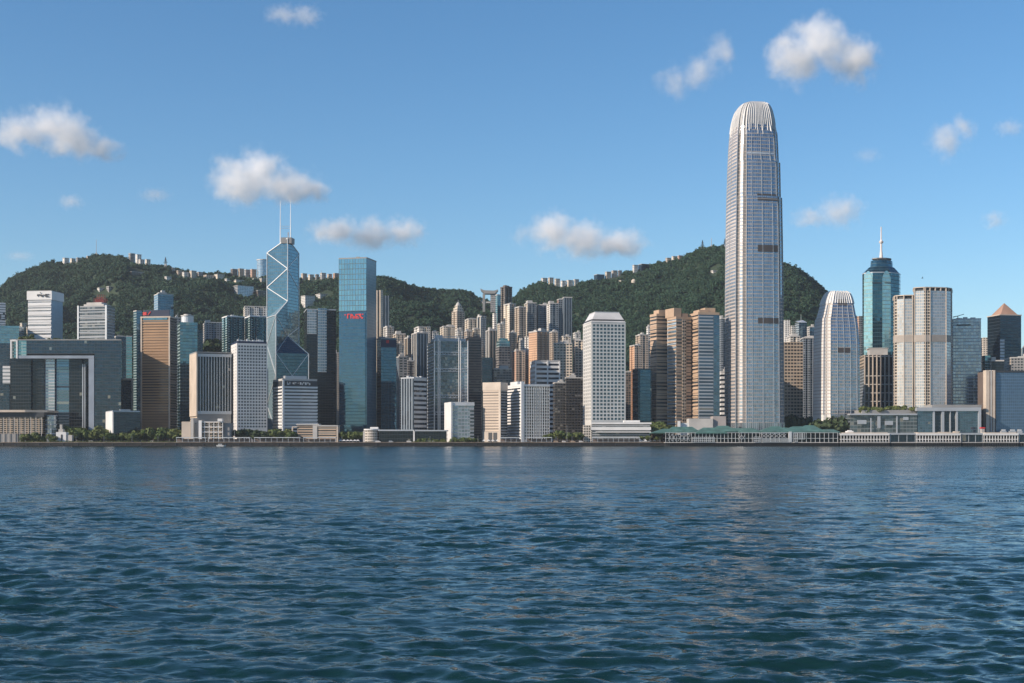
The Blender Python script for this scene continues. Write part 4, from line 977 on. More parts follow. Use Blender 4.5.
m = MB(); m.prism(grow(P, .5), z1 - .3, z1 + .6); m.prism(grow(P, -.4), z1 + .61, Z(311.6, YJ), poly1=grow(P, -9)); m.build("hipped_roof", plain("sloping metal roof", (0.62, 0.60, 0.57), .4, .1), r)
m = MB(); m.prism(grow(P, -1.2), z1 + .62, z1 + 3.4); m.build("roof_louvre_band", BLACK, r)
m = MB(); m.prism(grow(P, -8.6), Z(311.6, YJ) + .01, Z(311, YJ)); m.build("roof_cap", PALE, r)
YP = 1534.0
root = empty("podium_mall", (X(622, YP), YP + 12, 3.5), "white layered podium mall under the hip roofed tower", "mall", "low waterfront buildings")
m = MB(); bpx(m, 592, 650, 423, 0, YP, 22, zb=3.5, bay=4, fl=2.6); m.build("front_wall", S['rib_grey'], root)
for (x0, x1, y0, y1, q) in ((591, 651.5, 422.4, 424.2, -1), (591, 651, 427, 430, -1.4), (596, 651, 431.5, 432.4, -4)):
    m = MB(); bpx(m, x0, x1, y0, y1, YP + q, 12); m.build("white_ledge", WHITE, root)
m = MB(); bpx(m, 624, 640, 420.3, 422.3, YP + 4, 14); m.build("roof_room", WHITE, root)
m = MB(); bpx(m, 583.6, 590.6, 425.2, 0, YP - 1, 16, zb=3.5, bay=2.6, fl=3); m.build("end_pavilion", S['grid_white'], root)

# right of it
apt("tan tower beside the hip roofed tower, lit on its left flank", 629.6, 634.5, 641, 345.5, 1850, 'res_orange', 'res_beige', n=(1, 1))
apt("cream tower with a stepped top behind the tan tower", 635.5, 640, 648.4, 335, 1900, 'res_beige', 'res_beige', n=(1, 1))
apt("slim grey tower left of the tan triple towers", 646.4, 648, 651, 327, 1930, 'res_white', 'res_grey', n=(0, 0))
apt("dark narrow block close beside the hip roofed tower", 625.5, 626, 631, 372, 1700, 'res_brown', 'res_brown', n=(0, 0), a=.05)
r, P, ax, z0, z1 = tower("teal glass box framed in dark blue before the tan triple towers", 632.4, 637.8, 651.5, 368.5, 1610, 'gl_dark', 'gl_navy', group=G_OFF, k=.9, roof="none", fl=4)
ay = (-ax[1], ax[0]); w, d = r["_w"], r["_d"]; q = (P[0][0] + ax[0] * w * .53 - ay[0] * .5, P[0][1] + ax[1] * w * .53 - ay[1] * .5)
m = MB(); m.box(q, ax, w * .76, .48, Z(421, 1610), z1 - 1.6, bay=3.2, fl=4); m.build("teal_glazing", S['gl_aqua'], r)

# three tan banded towers
YX = 1600.0
def exch(lab, xL, xC, xR, yt, Y, k, sL='rib_tan', sR='rib_tan', nb=30, ring_=True):
    r, P, ax, z0, z1 = tower(lab, xL, xC, xR, yt, Y, sL, sR, group="tan banded triple towers", k=k, roof="none", fl=4.0, bay=30, zb=3, **{('bands' if ring_ else 'left_bands'): (nb, 1.7, TANST)})
    m = MB(); m.prism(grow(P, .6), z1 - 2.4, z1 + .6); m.build("top_storey", TANST, r)
    return r, P, ax, z0, z1
r, P, ax, z0, z1 = exch("left tower of the tan banded trio beside the teal glass box", 650.2, 656.6, 668.2, 314, YX + 20, .9)
m = MB(); m.box((P[0][0] + ax[0] * 9, P[0][1] + ax[1] * 9 + 4), ax, 11, 14, z1 + .62, z1 + 5.6); m.build("plant_room", TANST, r)
r, P, ax, z0, z1 = exch("middle tower of the tan banded trio with a stepped top", 667.4, 676.2, 691, 317, YX - 4, .9, 'gl_pale', 'rib_tan')
ay = (-ax[1], ax[0]); w = r["_w"]; o = lambda s, q=0.0: (P[0][0] + ax[0] * s + ay[0] * q, P[0][1] + ax[1] * s + ay[1] * q)
m = MB(); m.box(o(w * .2, 4), ax, w * .5, 22, z1 + .62, Z(308, YX)); m.box(o(w * .75, 5), ax, w * .4, 18, z1 + .62, Z(313, YX)); m.build("stepped_top", TANST, r)
m = MB(); m.box(o(w * .52, -1.1), ax, w * .26, 1.09, z0 + 14, z1 - 3, bay=3, fl=4); m.build("pale_glass_bay", S['grid_tan'], r)
r, P, ax, z0, z1 = exch("right tower of the tan banded trio with blue glass bands", 690.2, 698.4, 719, 312.5, YX - 14, .95, 'rib_tan', 'rib_blue', ring_=False)
ay = (-ax[1], ax[0]); w = r["_w"]; o = lambda s, q=0.0: (P[0][0] + ax[0] * s + ay[0] * q, P[0][1] + ax[1] * s + ay[1] * q)
m = MB(); m.box(o(w * .86, -1.6), ax, w * .28, 1.58, z0 + 10, z1 - 3.5, bay=3, fl=4); m.build("glass_corner", S['gl_blue'], r)
m = MB(); m.box(o(w * .34, 5), ax, w * .45, 20, z1 + .62, z1 + 4); m.box(o(w * .66, 6), ax, w * .5, 16, z1 + .62, z1 + 6.4); m.build("plant_room", TANST, r)
root = empty("stone_podium", (X(702, 1560), 1570, 3.5), "plain grey stone podium at the foot of the tan triple towers", "podium")
m = MB(); bpx(m, 689, 713, 418.5, 0, 1548, 22, zb=3.5); m.build("left_block", CONC, root)
m = MB(); bpx(m, 713.1, 726, 416.2, 0, 1551, 20, zb=3.5); m.build("right_block", plain("pink grey stone", (.34, .30, .28)), root)
m = MB(); bpx(m, 678, 680.4, 421, 0, 1545, 4, zb=3.5); bpx(m, 680.5, 688.9, 423, 0, 1549, 16, zb=3.5); m.build("white_stair", WHITE, root)
apt("slate grey tower peeping between tan trio and giant curved tower", 718.6, 721, 727.5, 318.5, 1900, 'res_slate', 'res_grey', n=(1, 0))
tower("white banded narrow block between tan trio and giant curved tower", 719.8, 721, 728, 372, 1760, 'rib_white', 'rib_white', group=G_OFF, k=.7, fl=6)

# ------------------------------------------------------------------ the giant curved tower
def curvy(label, leftmat, notch_edges, prof, Y, yaw, side, glass, bandm, nbands, lower_floor, crown_y, fins, fin_h, base_y, xoff=0):
    """prof: (row, left px, right px); side: one side of the plan from left to right in a unit square facing -Y"""
    unit = []
    for q in range(4):
        ca, sa = math.cos(q * math.pi / 2 + yaw), math.sin(q * math.pi / 2 + yaw)
        unit += [(x * ca - y * sa, x * sa + y * ca) for x, y in side]
    hw = max(p[0] for p in unit)
    ys = np.array([p[0] for p in prof], float); xl = np.array([p[1] for p in prof], float); xr = np.array([p[2] for p in prof], float)
    cxp = (xl[-1] + xr[-1]) / 2
    YC = Y + 34; cx = X(cxp, YC)
    def sc(py): return (np.interp(py, ys, xr) - np.interp(py, ys, xl)) / 2 * YC / F / hw * .945
    def cen(py): return X(np.interp(py, ys, (xl + xr) / 2), YC)
    root = empty("curved_skyscraper", (cx, YC, 3), label, "skyscraper", G_OFF)
    def ring(py, k=1.0): s = sc(py) * k; c = cen(py); return [(c + p[0] * s, YC + p[1] * s) for p in unit]
    FOOT.append((ring(ys[-1]), label))
    rows = sorted(set(list(ys) + list(np.linspace(crown_y, ys[-1], 30))), reverse=True)
    m = MB(); n = len(unit)
    fl_h = 4.2
    for i in range(len(rows) - 1):
        a, b = ring(rows[i]), ring(rows[i + 1]); za, zb = Z(rows[i], YC), Z(rows[i + 1], YC)
        if i == 0: za = 3.0
        u = 0
        for j in range(n):
            k = (j + 1) % n
            L = math.hypot(a[k][0] - a[j][0], a[k][1] - a[j][1]); nb = max(1, round(L / 2.4))
            m.face([(*a[j], za), (*a[k], za), (*b[k], zb), (*b[j], zb)], [(u, za / fl_h), (u + nb, za / fl_h), (u + nb, zb / fl_h), (u, zb / fl_h)], 3 if j % len(side) in notch_edges else (2 if j // len(side) == 3 else 0) if rows[i + 1] > crown_y - .1 else 1)
            u += nb
    top = ring(rows[-1]); m.face([(*p, Z(rows[-1], YC)) for p in top], None, 1)
    m.build("curtain_wall", [glass, CROWNB, leftmat, CONCD], root)  # corner recesses get the grey concrete: their shade is put into the colour
    # one protruding band per storey group, each a part
    for i in range(nbands):
        py = base_y - (base_y - crown_y - 2) * i / (nbands - 1)
        m = MB(); a = ring(py, 1.006); z = Z(py, YC)
        m.prism(a, z - .5, z + .5); m.build("floor_band", bandm, root)
    return root, unit, ring, sc, cen, YC

side = [(-.64, -.955), (-.42, -.985), (-.2, -1.0), (.2, -1.0), (.42, -.985), (.64, -.955), (.64, -.86), (.76, -.845), (.845, -.76), (.86, -.64)]
prof = [(104, 743, 766.5), (105.5, 740, 768.2), (108, 737.6, 769.8), (112, 735, 771.4), (118, 732.8, 773), (125, 731.3, 774.2), (134.8, 730.1, 775), (135, 730.1, 776.6), (150, 729, 777.4), (164.8, 728.3, 778), (165, 728.3, 779.4),
        (199.8, 727.2, 780), (200, 727.2, 781.2), (245, 726.2, 782), (300, 725.8, 782.6), (437, 725.4, 783.4)]
IG = facade("silver curtain wall", (0.36, 0.37, 0.38), (0.255, 0.325, 0.40), (0.16, 1), (0.0, 1), metal=.75, rough=.14, wrough=.35, wmetal=.4, jit=.03, blinds=.02, var=.25)
CROWNB = plain("grey crown louvres", (.42, .42, .42), .45)
IL = facade("sunlit banded metal wall", (0.50, 0.435, 0.385), (0.30, 0.36, 0.42), (0.05, 1), (0.0, .6), metal=.6, rough=.2, wrough=.4, wmetal=.15, jit=.02, blinds=0, var=.2)  # left side only: sunlit warmth put into wall and glass colour
IW = facade("pale flank cladding", (0.62, 0.59, 0.55), (0.45, 0.44, 0.43), (0.03, 1), (0.0, .1), metal=.1, rough=.4, jit=0, blinds=0, var=.1)
IB = plain("warm metal floor bands", (0.48, 0.41, 0.36), .4, .25, var=.06)
root, unit, ring, sc, cen, YC = curvy("giant curved silver skyscraper with a rounded crown of fins", IL, (5, 6, 8, 9), prof, 1575.0, math.radians(9), side, IG, IB, 84, 430, 129, 48, 0, 430)
# crown fins follow the rounded top
per = []
n = len(unit)
for j in range(n):
    a, b = unit[j], unit[(j + 1) % n]; L = math.hypot(b[0] - a[0], b[1] - a[1]); k = max(1, int(L / .075))
    for q in range(k): per.append((a[0] + (b[0] - a[0]) * q / k, a[1] + (b[1] - a[1]) * q / k))
for i, p in enumerate(per):
    m = MB(); rows = [133 + 4.5 * math.sin(i * 1.7) + 2 * math.sin(i * 4.1), 126, 121, 116, 112, 109.4, 107.4, 106, 104.6 + .7 * (i % 2)]
    L = math.hypot(*p); nx, ny = p[0] / L, p[1] / L; tx_, ty_ = -ny, nx
    prev = None
    for py in rows:
        s = sc(max(py, 104)); c = cen(max(py, 104)); z = Z(py, YC)
        i0 = (c + p[0] * s * .97, YC + p[1] * s * .97); o1 = (c + p[0] * s + nx * .8, YC + p[1] * s + ny * .8)
        cur = [(i0[0] - tx_ * .3, i0[1] - ty_ * .3, z), (o1[0] - tx_ * .3, o1[1] - ty_ * .3, z), (o1[0] + tx_ * .3, o1[1] + ty_ * .3, z), (i0[0] + tx_ * .3, i0[1] + ty_ * .3, z)]
        if prev:
            for k in range(4): m.face([prev[k], prev[(k + 1) % 4], cur[(k + 1) % 4], cur[k]])
        prev = cur
    m.face(prev); m.build("crown_fin", WHITE, root)
def front_panel(root, ring, YC, y0, y1, j0, j1, k, mat, name, t0=0, t1=1):
    """a strip on the plan edges j0..j1, from row y0 to row y1"""
    m = MB(); a = ring(y1, k); b = ring(y0, k); ai = ring(y1, k * .985); bi = ring(y0, k * .985)
    pts = [j for j in range(j0, j1 + 1)]
    for q in range(len(pts) - 1):
        i, l = pts[q], pts[q + 1]
        m.face([(*a[i], Z(y1, YC)), (*a[l], Z(y1, YC)), (*b[l], Z(y0, YC)), (*b[i], Z(y0, YC))])
        m.face([(*b[i], Z(y0, YC)), (*b[l], Z(y0, YC)), (*bi[l], Z(y0, YC)), (*bi[i], Z(y0, YC))])
        m.face([(*a[l], Z(y1, YC)), (*a[i], Z(y1, YC)), (*ai[i], Z(y1, YC)), (*ai[l], Z(y1, YC))])
    for i in (pts[0], pts[-1]):
        m.face([(*a[i], Z(y1, YC)), (*b[i], Z(y0, YC)), (*bi[i], Z(y0, YC)), (*ai[i], Z(y1, YC))])
    m.build(name, mat, root)
MECH = plain("bronze louvre band", (0.075, 0.062, 0.055), .5)
for (y0, y1) in ((198, 204.8), (248.5, 255.2), (320, 325.5)): front_panel(root, ring, YC, y0, y1, 2, 5, 1.012, MECH, "louvre_band")
front_panel(root, ring, YC, 157, 158.6, 0, 5, 1.014, PALE, "light_band")
def rib(root, ring, YC, y0, y1, j, k, w, mat, name, f=0.0):
    m = MB(); rows = np.linspace(y1, y0, 24); prev = None
    for py in rows:
        r_ = ring(float(py), k); p, q = r_[j], r_[(j + 1) % len(r_)]; p = (p[0] + (q[0] - p[0]) * f, p[1] + (q[1] - p[1]) * f); z = Z(float(py), YC)
        L = math.hypot(q[0] - r_[j][0], q[1] - r_[j][1]); d = ((q[0] - r_[j][0]) / L, (q[1] - r_[j][1]) / L); o_ = (d[1], -d[0])
        cur = [(p[0] - d[0] * w / 2 - o_[0] * .5, p[1] - d[1] * w / 2 - o_[1] * .5, z), (p[0] - d[0] * w / 2 + o_[0] * .4, p[1] - d[1] * w / 2 + o_[1] * .4, z), (p[0] + d[0] * w / 2 + o_[0] * .4, p[1] + d[1] * w / 2 + o_[1] * .4, z), (p[0] + d[0] * w / 2 - o_[0] * .5, p[1] + d[1] * w / 2 - o_[1] * .5, z)]
        if prev:
            for e in range(4): m.face([prev[e], cur[e], cur[(e + 1) % 4], prev[(e + 1) % 4]])
        prev = cur
    m.face(prev); m.build(name, mat, root)
for j, f in ((0, 0), (1, .0), (2, .5), (4, 0), (5, 0), (8, .5), (30, .0), (35, .0), (32, .5)): rib(root, ring, YC, 132, 434, j, 1.006, .55, STEEL, "vertical_rib", f)
m = MB(); a = ring(436, 1.012); m.prism(a, 3, Z(423, YC), 2.4, 10); m.build("lobby_glazing", S['gl_silver'], root)

# right of the giant
tower("brown grey office slab standing right of the giant curved tower", 776, 778, 803, 342, 1690, 'grid_tan', 'grid_tan', group=G_OFF, k=.9, fl=4.2, bay=4, roof="none", a=.05)
apt("white slim tower left of the small blue glass tower", 789, 792, 795.4, 325.5, 1960, 'res_white', 'res_white', n=(0, 1), roof="none")
r, P, ax, z0, z1 = tower("small blue glass tower with a slanted roof and aerial near the dark hill", 795, 799, 807, 322.5, 1950, 'gl_pale', 'gl_blue', group=G_OFF, k=.9, roof="none")
cx, cy = (P[0][0] + P[2][0]) / 2, (P[0][1] + P[2][1]) / 2
m = MB(); m.prism(P, z1 + .01, z1 + .3, poly1=None); m.face([(*P[0], z1 + .31), (*P[1], z1 + .31), (*P[2], z1 + 5), (*P[3], z1 + 3)]); m.build("slanted_roof", PALE, r)
m = MB(); m.tube((cx, cy, z1), (cx, cy, z1 + 13), .5, .15, 6); m.build("aerial", STEEL, r)
apt("white low block below the small blue glass tower", 786, 790, 800, 336.5, 1900, 'res_white', 'grid_white', n=(1, 1))
apt("grey blue slab left of the curved white shouldered tower", 800, 803.2, 815, 338, 1800, 'res_slate', 'res_slate', n=(2, 1))
apt("pale slim block between small blue tower and shouldered tower", 807, 809.5, 815, 327, 1930, 'res_white', 'gl_blue', n=(0, 1))
apt("low house block half behind the giant curved tower", 783, 785, 790, 320, 2080, 'res_white', 'res_grey', n=(0, 0), roof="none")

# shouldered tower
side2 = [(-.70, -.97), (-.35, -1.0), (0, -1.005), (.35, -1.0), (.70, -.97), (.72, -.86), (.80, -.82), (.86, -.72)]
prof2 = [(292, 828, 846.5), (293.5, 826, 849), (297, 823.8, 850.8), (303, 821.4, 852.4), (310, 819.4, 853.6), (318, 817.2, 855), (319, 816, 855.6), (330, 815.2, 857), (345, 814.6, 858), (437, 813.8, 858.6)]
root, unit2, ring2, sc2, cen2, YC2 = curvy("white shouldered tower with a rounded crown right of the giant curved tower", IW, (5,), prof2, 1590.0, math.radians(9), side2, IG, IB, 34, 414, 304, 30, 0, 414)
per = []
n = len(unit2)
for j in range(n):
    a, b = unit2[j], unit2[(j + 1) % n]; L = math.hypot(b[0] - a[0], b[1] - a[1]); k = max(1, int(L / .13))
    for q in range(k): per.append((a[0] + (b[0] - a[0]) * q / k, a[1] + (b[1] - a[1]) * q / k))
for i, p in enumerate(per):
    m = MB(); prev = None; L = math.hypot(*p); nx, ny = p[0] / L, p[1] / L; tx_, ty_ = -ny, nx
    for py in (304.5, 301, 298, 295.5, 293.5, 291.6 + .5 * (i % 2)):
        s = sc2(max(py, 292)); c = cen2(max(py, 292)); z = Z(py, YC2)
        i0 = (c + p[0] * s * .97, YC2 + p[1] * s * .97); o1 = (c + p[0] * s + nx * 1.0, YC2 + p[1] * s + ny * 1.0)
        cur = [(i0[0] - tx_ * .5, i0[1] - ty_ * .5, z), (o1[0] - tx_ * .5, o1[1] - ty_ * .5, z), (o1[0] + tx_ * .5, o1[1] + ty_ * .5, z), (i0[0] + tx_ * .5, i0[1] + ty_ * .5, z)]
        if prev:
            for k in range(4): m.face([prev[k], prev[(k + 1) % 4], cur[(k + 1) % 4], cur[k]])
        prev = cur
    m.face(prev); m.build("crown_fin", WHITE, root)
front_panel(root, ring2, YC2, 300.5, 307, 1, 3, 1.012, MECH, "louvre_band")
front_panel(root, ring2, YC2, 349, 354, 1, 3, 1.012, MECH, "louvre_band")
for j, f in ((0, 0), (1, 0), (2, 0), (3, 0), (4, 0), (6, 0), (28, 0)): rib(root, ring2, YC2, 306, 415, j, 1.006, .55, STEEL, "vertical_rib", f)

apt("tan slim tower between shouldered tower and teal spire tower", 857, 859, 862.5, 316, 1900, 'res_pink', 'res_slate', n=(0, 0), roof="none")
# ------------------------------------------------------------------ right end
# teal spire tower
YT = 1830.0
def plan_px(pts): return [(X(px, YT + dy), YT + dy) for px, dy in pts]
vis = [(862.4, 22), (864, 12), (872.6, 1), (882.2, 0), (890.6, 2), (899.0, 14), (900.4, 24)]
back = [(898, 52), (868, 52)]
PT = plan_px(vis + back)
root = empty("spire_tower", (X(881, YT + 25), YT + 25, 3), "teal glass tower with a tapering top and tall white spire", "skyscraper", G_OFF)
FOOT.append((PT, "spire"))
cx = sum(p[0] for p in PT) / len(PT); cy = sum(p[1] for p in PT) / len(PT)
sk = lambda k: [(cx + (p[0] - cx) * k, cy + (p[1] - cy) * k) for p in PT]
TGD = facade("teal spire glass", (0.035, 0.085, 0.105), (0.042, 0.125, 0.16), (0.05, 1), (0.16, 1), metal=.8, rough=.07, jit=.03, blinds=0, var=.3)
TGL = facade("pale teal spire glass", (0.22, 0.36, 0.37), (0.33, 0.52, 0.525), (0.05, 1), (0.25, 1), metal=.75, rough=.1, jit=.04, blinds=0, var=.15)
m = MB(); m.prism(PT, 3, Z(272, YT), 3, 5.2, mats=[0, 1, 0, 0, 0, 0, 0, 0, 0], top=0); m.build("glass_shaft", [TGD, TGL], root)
m = MB(); m.prism(PT, Z(272, YT) + .02, Z(266, YT), 3, 4, poly1=sk(.70)); m.build("lower_slope", TGD, root)
m = MB(); m.prism(sk(.60), Z(265.9, YT), Z(259.2, YT), 3, 4, poly1=sk(.57)); m.build("upper_crown", TGD, root)
m = MB(); m.prism(sk(.40), Z(259.1, YT), Z(257.6, YT)); m.prism(sk(.52), Z(257.5, YT), Z(256.6, YT)); m.build("crown_disc", CONCD, root)
def arch_panel(px0, px1, i0, i1, ytop, ybot, name, mat):
    a, b = PT[i0], PT[i1]
    L = math.hypot(b[0] - a[0], b[1] - a[1]); d = ((b[0] - a[0]) / L, (b[1] - a[1]) / L); o_ = (d[1] * .35, -d[0] * .35)
    z0, z1 = Z(ybot, YT), Z(ytop, YT); h = L * .85; m = MB(); pts = []
    for t in range(13):
        f = t / 12; pts.append((f, z1 - h * (abs(f - .5) * 2) ** 2.2))
    P_ = lambda f: (a[0] + d[0] * L * f + o_[0], a[1] + d[1] * L * f + o_[1])
    for t in range(12):
        (f0, h0), (f1, h1) = pts[t], pts[t + 1]; p, q = P_(f0), P_(f1)
        m.face([(*p, z0), (*q, z0), (*q, h1), (*p, h0)], [(f0 * 4, z0 / 5.2), (f1 * 4, z0 / 5.2), (f1 * 4, h1 / 5.2), (f0 * 4, h0 / 5.2)])
    m.build(name, mat, root)
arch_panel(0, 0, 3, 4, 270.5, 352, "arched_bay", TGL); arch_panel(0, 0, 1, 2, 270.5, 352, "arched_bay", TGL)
for yy, k in ((271.8, 1.012),): 
    m = MB(); m.prism(sk(k), Z(yy + .9, YT), Z(yy, YT)); m.build("shoulder_ledge", STEEL, root)
m = MB(); m.prism([(X(872.4, YT), YT - .5), (X(890.8, YT + 1.4), YT + .6), (X(890.8, YT + 1.4), YT + 1.6), (X(872.4, YT), YT + 1.2)], Z(283.4, YT), Z(282.3, YT)); m.build("dark_ledge", BLACK, root)
SPW = plain("white spire paint", (0.66, 0.60, 0.56), .45)
xs_ = X(881.2, cy)
m = MB(); m.tube((xs_, cy, Z(257, YT)), (xs_, cy, Z(250, YT)), 2.6, 1.9, 8); m.tube((xs_, cy, Z(250, YT)), (xs_, cy, Z(241, YT)), 1.5, 1.3, 8); m.tube((xs_, cy, Z(238, YT)), (xs_, cy, Z(224.5, YT)), 1.0, .75, 8); m.build("spire_shaft", SPW, root)
m = MB(); m.tube((xs_, cy, Z(241.2, YT)), (xs_, cy, Z(239.6, YT)), 2.2, 3.4, 10); m.tube((xs_, cy, Z(239.5, YT)), (xs_, cy, Z(237.6, YT)), 2.6, 1.2, 10); m.build("spire_platform", SPW, root)

# office with lit columns
r, P, ax, z0, z1 = tower("grey grid office with sunlit vertical piers at its top before the teal spire tower", 858.5, 864, 893.5, 355, 1742, 'res_slate', 'gl_dark', group=G_OFF, k=.8, a=-.13, roof="none", bay=4, fl=4)
ay = (-ax[1], ax[0]); w, d = r["_w"], r["_d"]; o = lambda s, q=0.0: (P[0][0] + ax[0] * s + ay[0] * q, P[0][1] + ax[1] * s + ay[1] * q)
for i in range(8):
    m = MB(); m.box(o(w * (.02 + .96 * i / 7), -1.4), ax, 1.5, 1.4, z0, z1); m.build("vertical_pier", WARM, r)
for py in (356, 375.5, 384, 392.5, 401):
    m = MB(); m.box(o(w * .5, -.9), ax, w, .9, Z(py + .9, 1742), Z(py, 1742)); m.build("transom", CONC, r)
m = MB(); q, dd = on_left(P, .5, .3); m.box(q, dd, d, .6, Z(368, 1742), z1, bay=4, fl=4); m.build("sunlit_flank", S['grid_tan'], r)  # paler skin on the top of the flank: sunlight put into its colour
m = MB(); m.box(o(w * .52, 6), ax, w * .62, d * .4, z1, Z(348.5, 1742)); m.build("roof_storey", CONC, r)
m = MB(); m.box(o(w * .52, 5.5), ax, w * .68, d * .44, Z(348.5, 1742) + .01, Z(347.6, 1742)); m.build("roof_slab", CONC, r)

# hotel with two curved wings
YF = 1600.0
def plan2(pts): return [(X(px, YF + dy), YF + dy) for px, dy in pts]
root = empty("hotel_tower", (X(922, YF), YF + 24, 3), "wide cream hotel of two curved wings with a grey middle band and open roof loggia", "hotel", G_OFF)
LG = plan2([(893.4, 24), (894.6, 13), (897, 9), (904, 4), (912.6, 2), (913.2, 9), (914, 40), (896, 40)])
RG = plan2([(913.4, 6), (914.6, 0), (924, -5), (925.4, -5.4), (930, -5.2), (946, -1), (951.6, 8), (952, 20), (948, 40), (916, 40)])
FOOT.append((LG, "hotel")); FOOT.append((RG, "hotel"))
HW = S['grid_white']; HC = facade("pale curtain wall with cream lines", (0.52, 0.46, 0.38), (0.42, 0.44, 0.45), (0.16, 1), (0.2, 1), metal=.5, rough=.22, jit=.03, blinds=.05, var=.18)
HD = facade("dark balcony openings in cream wall", (0.52, 0.45, 0.36), (0.03, 0.035, 0.04), (0.12, .9), (0.25, .9), metal=.2, blinds=.05)
HS = facade("silver curtain wall hotel", (0.40, 0.40, 0.40), (0.38, 0.41, 0.45), (0.1, 1), (0.22, 1), metal=.55, rough=.18, jit=.03, blinds=.03, var=.18)
zb_ = Z(411, YF)
m = MB(); m.prism(LG, zb_, Z(298.5, YF), 3.0, 3.6, mats=[1, 1, 0, 0, 0, 1, 0, 0], top=0); m.build("left_wing", [HC, HD], root)
m = MB(); m.prism(RG, zb_, Z(291, YF), 3.0, 3.6, mats=[0, 0, 1, 1, 2, 2, 2, 2, 2, 2], top=0); m.build("right_wing", [HC, HD, HS], root)
for nm, pl, yt, yb in (("left_loggia", LG, 294.5, 298.5), ("right_loggia", RG, 287.3, 291)):
    m = MB(); m.prism(grow(pl, -2.5), Z(yb, YF) + .02, Z(yt, YF) - 1)
    m.build(nm + "_back", BLACK, root)
    m = MB(); gp = grow(pl, .5); m.prism(gp, Z(yt + .8, YF), Z(yt, YF)); m.build(nm + "_slab", WARM, root)
    m = MB()
    for q in range(len(pl)):
        a_, b_ = pl[q], pl[(q + 1) % len(pl)]; L = math.hypot(b_[0] - a_[0], b_[1] - a_[1]); k = max(1, int(L / 6))
        for e in range(k):
            x_, y_ = a_[0] + (b_[0] - a_[0]) * e / k, a_[1] + (b_[1] - a_[1]) * e / k
            m.box((x_, y_ - .2), (1, 0), 1.4, 1.0, Z(yb, YF), Z(yt + .8, YF))
    m.build(nm + "_piers", WARM, root)
for pl, nm in ((LG, "left"), (RG, "right")):
    m = MB(); m.prism(grow(pl, .7), Z(342, YF), Z(335, YF), 3, 20); m.build("mechanical_band", plain("grey stone band", (.33, .29, .25)), root)
for pl, idx in ((LG, (1, 3, 4)), (RG, (1, 3, 4, 5, 6))):
    for i in idx:
        p = pl[i]; m = MB(); m.box((p[0] + (p[0] - X(922, YF)) * .004, p[1] - .8), (1, 0), .8, 1.0, zb_, Z(295 if pl is LG else 290, YF)); m.build("vertical_pier", WARM, root)

r, P, ax, z0, z1 = tower("blue grey glass office wing right of the cream hotel with a small roof crane", 951.5, 953, 981, 319.5, 1640, 'gl_silver', 'gl_silver', group=G_OFF, k=.6, a=-.18, roof="edge", fl=4, bay=3, roofm=STEEL)
ay = (-ax[1], ax[0]); w, d = r["_w"], r["_d"]; o = lambda s, q=0.0: (P[0][0] + ax[0] * s + ay[0] * q, P[0][1] + ax[1] * s + ay[1] * q)
m = MB(); m.box(o(w * .38, -.4), ax, w * .5, .39, Z(326, 1640), Z(324.5, 1640)); m.build("louvre_slot", BLACK, r)
root = empty("roof_crane", (*o(w * .2, 6), z1), "small dark crane on the roof edge of the blue grey office wing", "crane")
q = o(w * .2, 6); m = MB(); m.tube((*q, z1), (*q, z1 + 4.5), .5, .5, 6); m.build("post", BLACK, root)
m = MB(); q2 = o(w * .02, 6); q3 = o(w * .42, 6); m.beam((*q2, z1 + 3.2), (*q3, z1 + 6.8), .7); m.beam((*q, z1 + 5), (*q2, z1 + 3.8), .4); m.build("jib", BLACK, root)

# waterfront mall under them
YM = 1545.0
root = empty("waterfront_mall", (X(915, YM), YM + 20, 3.5), "long grey glass mall with a planted roof and framed right end behind the white piers", "mall")
m = MB(); zz0 = 3.5
m.prism([(X(851, YM), YM + 4), (X(917, YM), YM), (X(917, YM), YM + 42), (X(851, YM), YM + 42)], zz0, Z(415, YM), 4, 4); m.build("left_glass", S['gl_grey'], root)
m = MB(); bpx(m, 862, 916.5, 410, 414.9, YM + 8, 34); m.build("terrace_wall", CONCD, root)
m = MB(); bpx(m, 850, 917.4, 413.6, 415, YM - 2, 12); m.build("left_roof_edge", STEEL, root)
m = MB(); bpx(m, 917.5, 980, 409.4, 0, YM + 2, 40, zb=3.5, bay=3, fl=4); m.build("right_glass", S['gl_navy'], root)
m = MB(); bpx(m, 916.8, 981.2, 407.4, 411, YM - 2, 44); bpx(m, 978.6, 981.2, 411.1, 0, YM - 2, 6, zb=3.5); m.build("portal_frame", STEEL, root)
for px, w_ in ((934, 1.8), (943, 2.6), (950.5, .7), (957, 1.8)):
    m = MB(); bpx(m, px - w_ / 2, px + w_ / 2, 411.1, 0, YM - 1, 3, zb=3.5); m.build("frame_column", STEEL, root)
m = MB(); bpx(m, 917.5, 933, 411.1, 0, YM + .5, 1, zb=3.5, bay=3, fl=3); m.build("pale_glazing", S['gl_blue'], root)
m = MB(); bpx(m, 958, 978.5, 411.1, 0, YM + .5, 1, zb=3.5, bay=3, fl=3); m.build("pale_glazing", S['gl_blue'], root)
m = MB(); bpx(m, 932, 981.5, 404.8, 407.3, YM + 10, 30); m.build("roof_slab", CONCD, root)
m = MB()
for px, y0, y1, w_ in ((879, 416, 428, 3), (871, 418, 433, 1), (889, 421, 425, 8), (906, 417, 420, 5), (897, 416, 433, 1.2), (862, 420, 424, 9)): bpx(m, px - w_ / 2, px + w_ / 2, y0, y1, YM - .6, 1)
m.build("cladding_panel", STEEL, root)

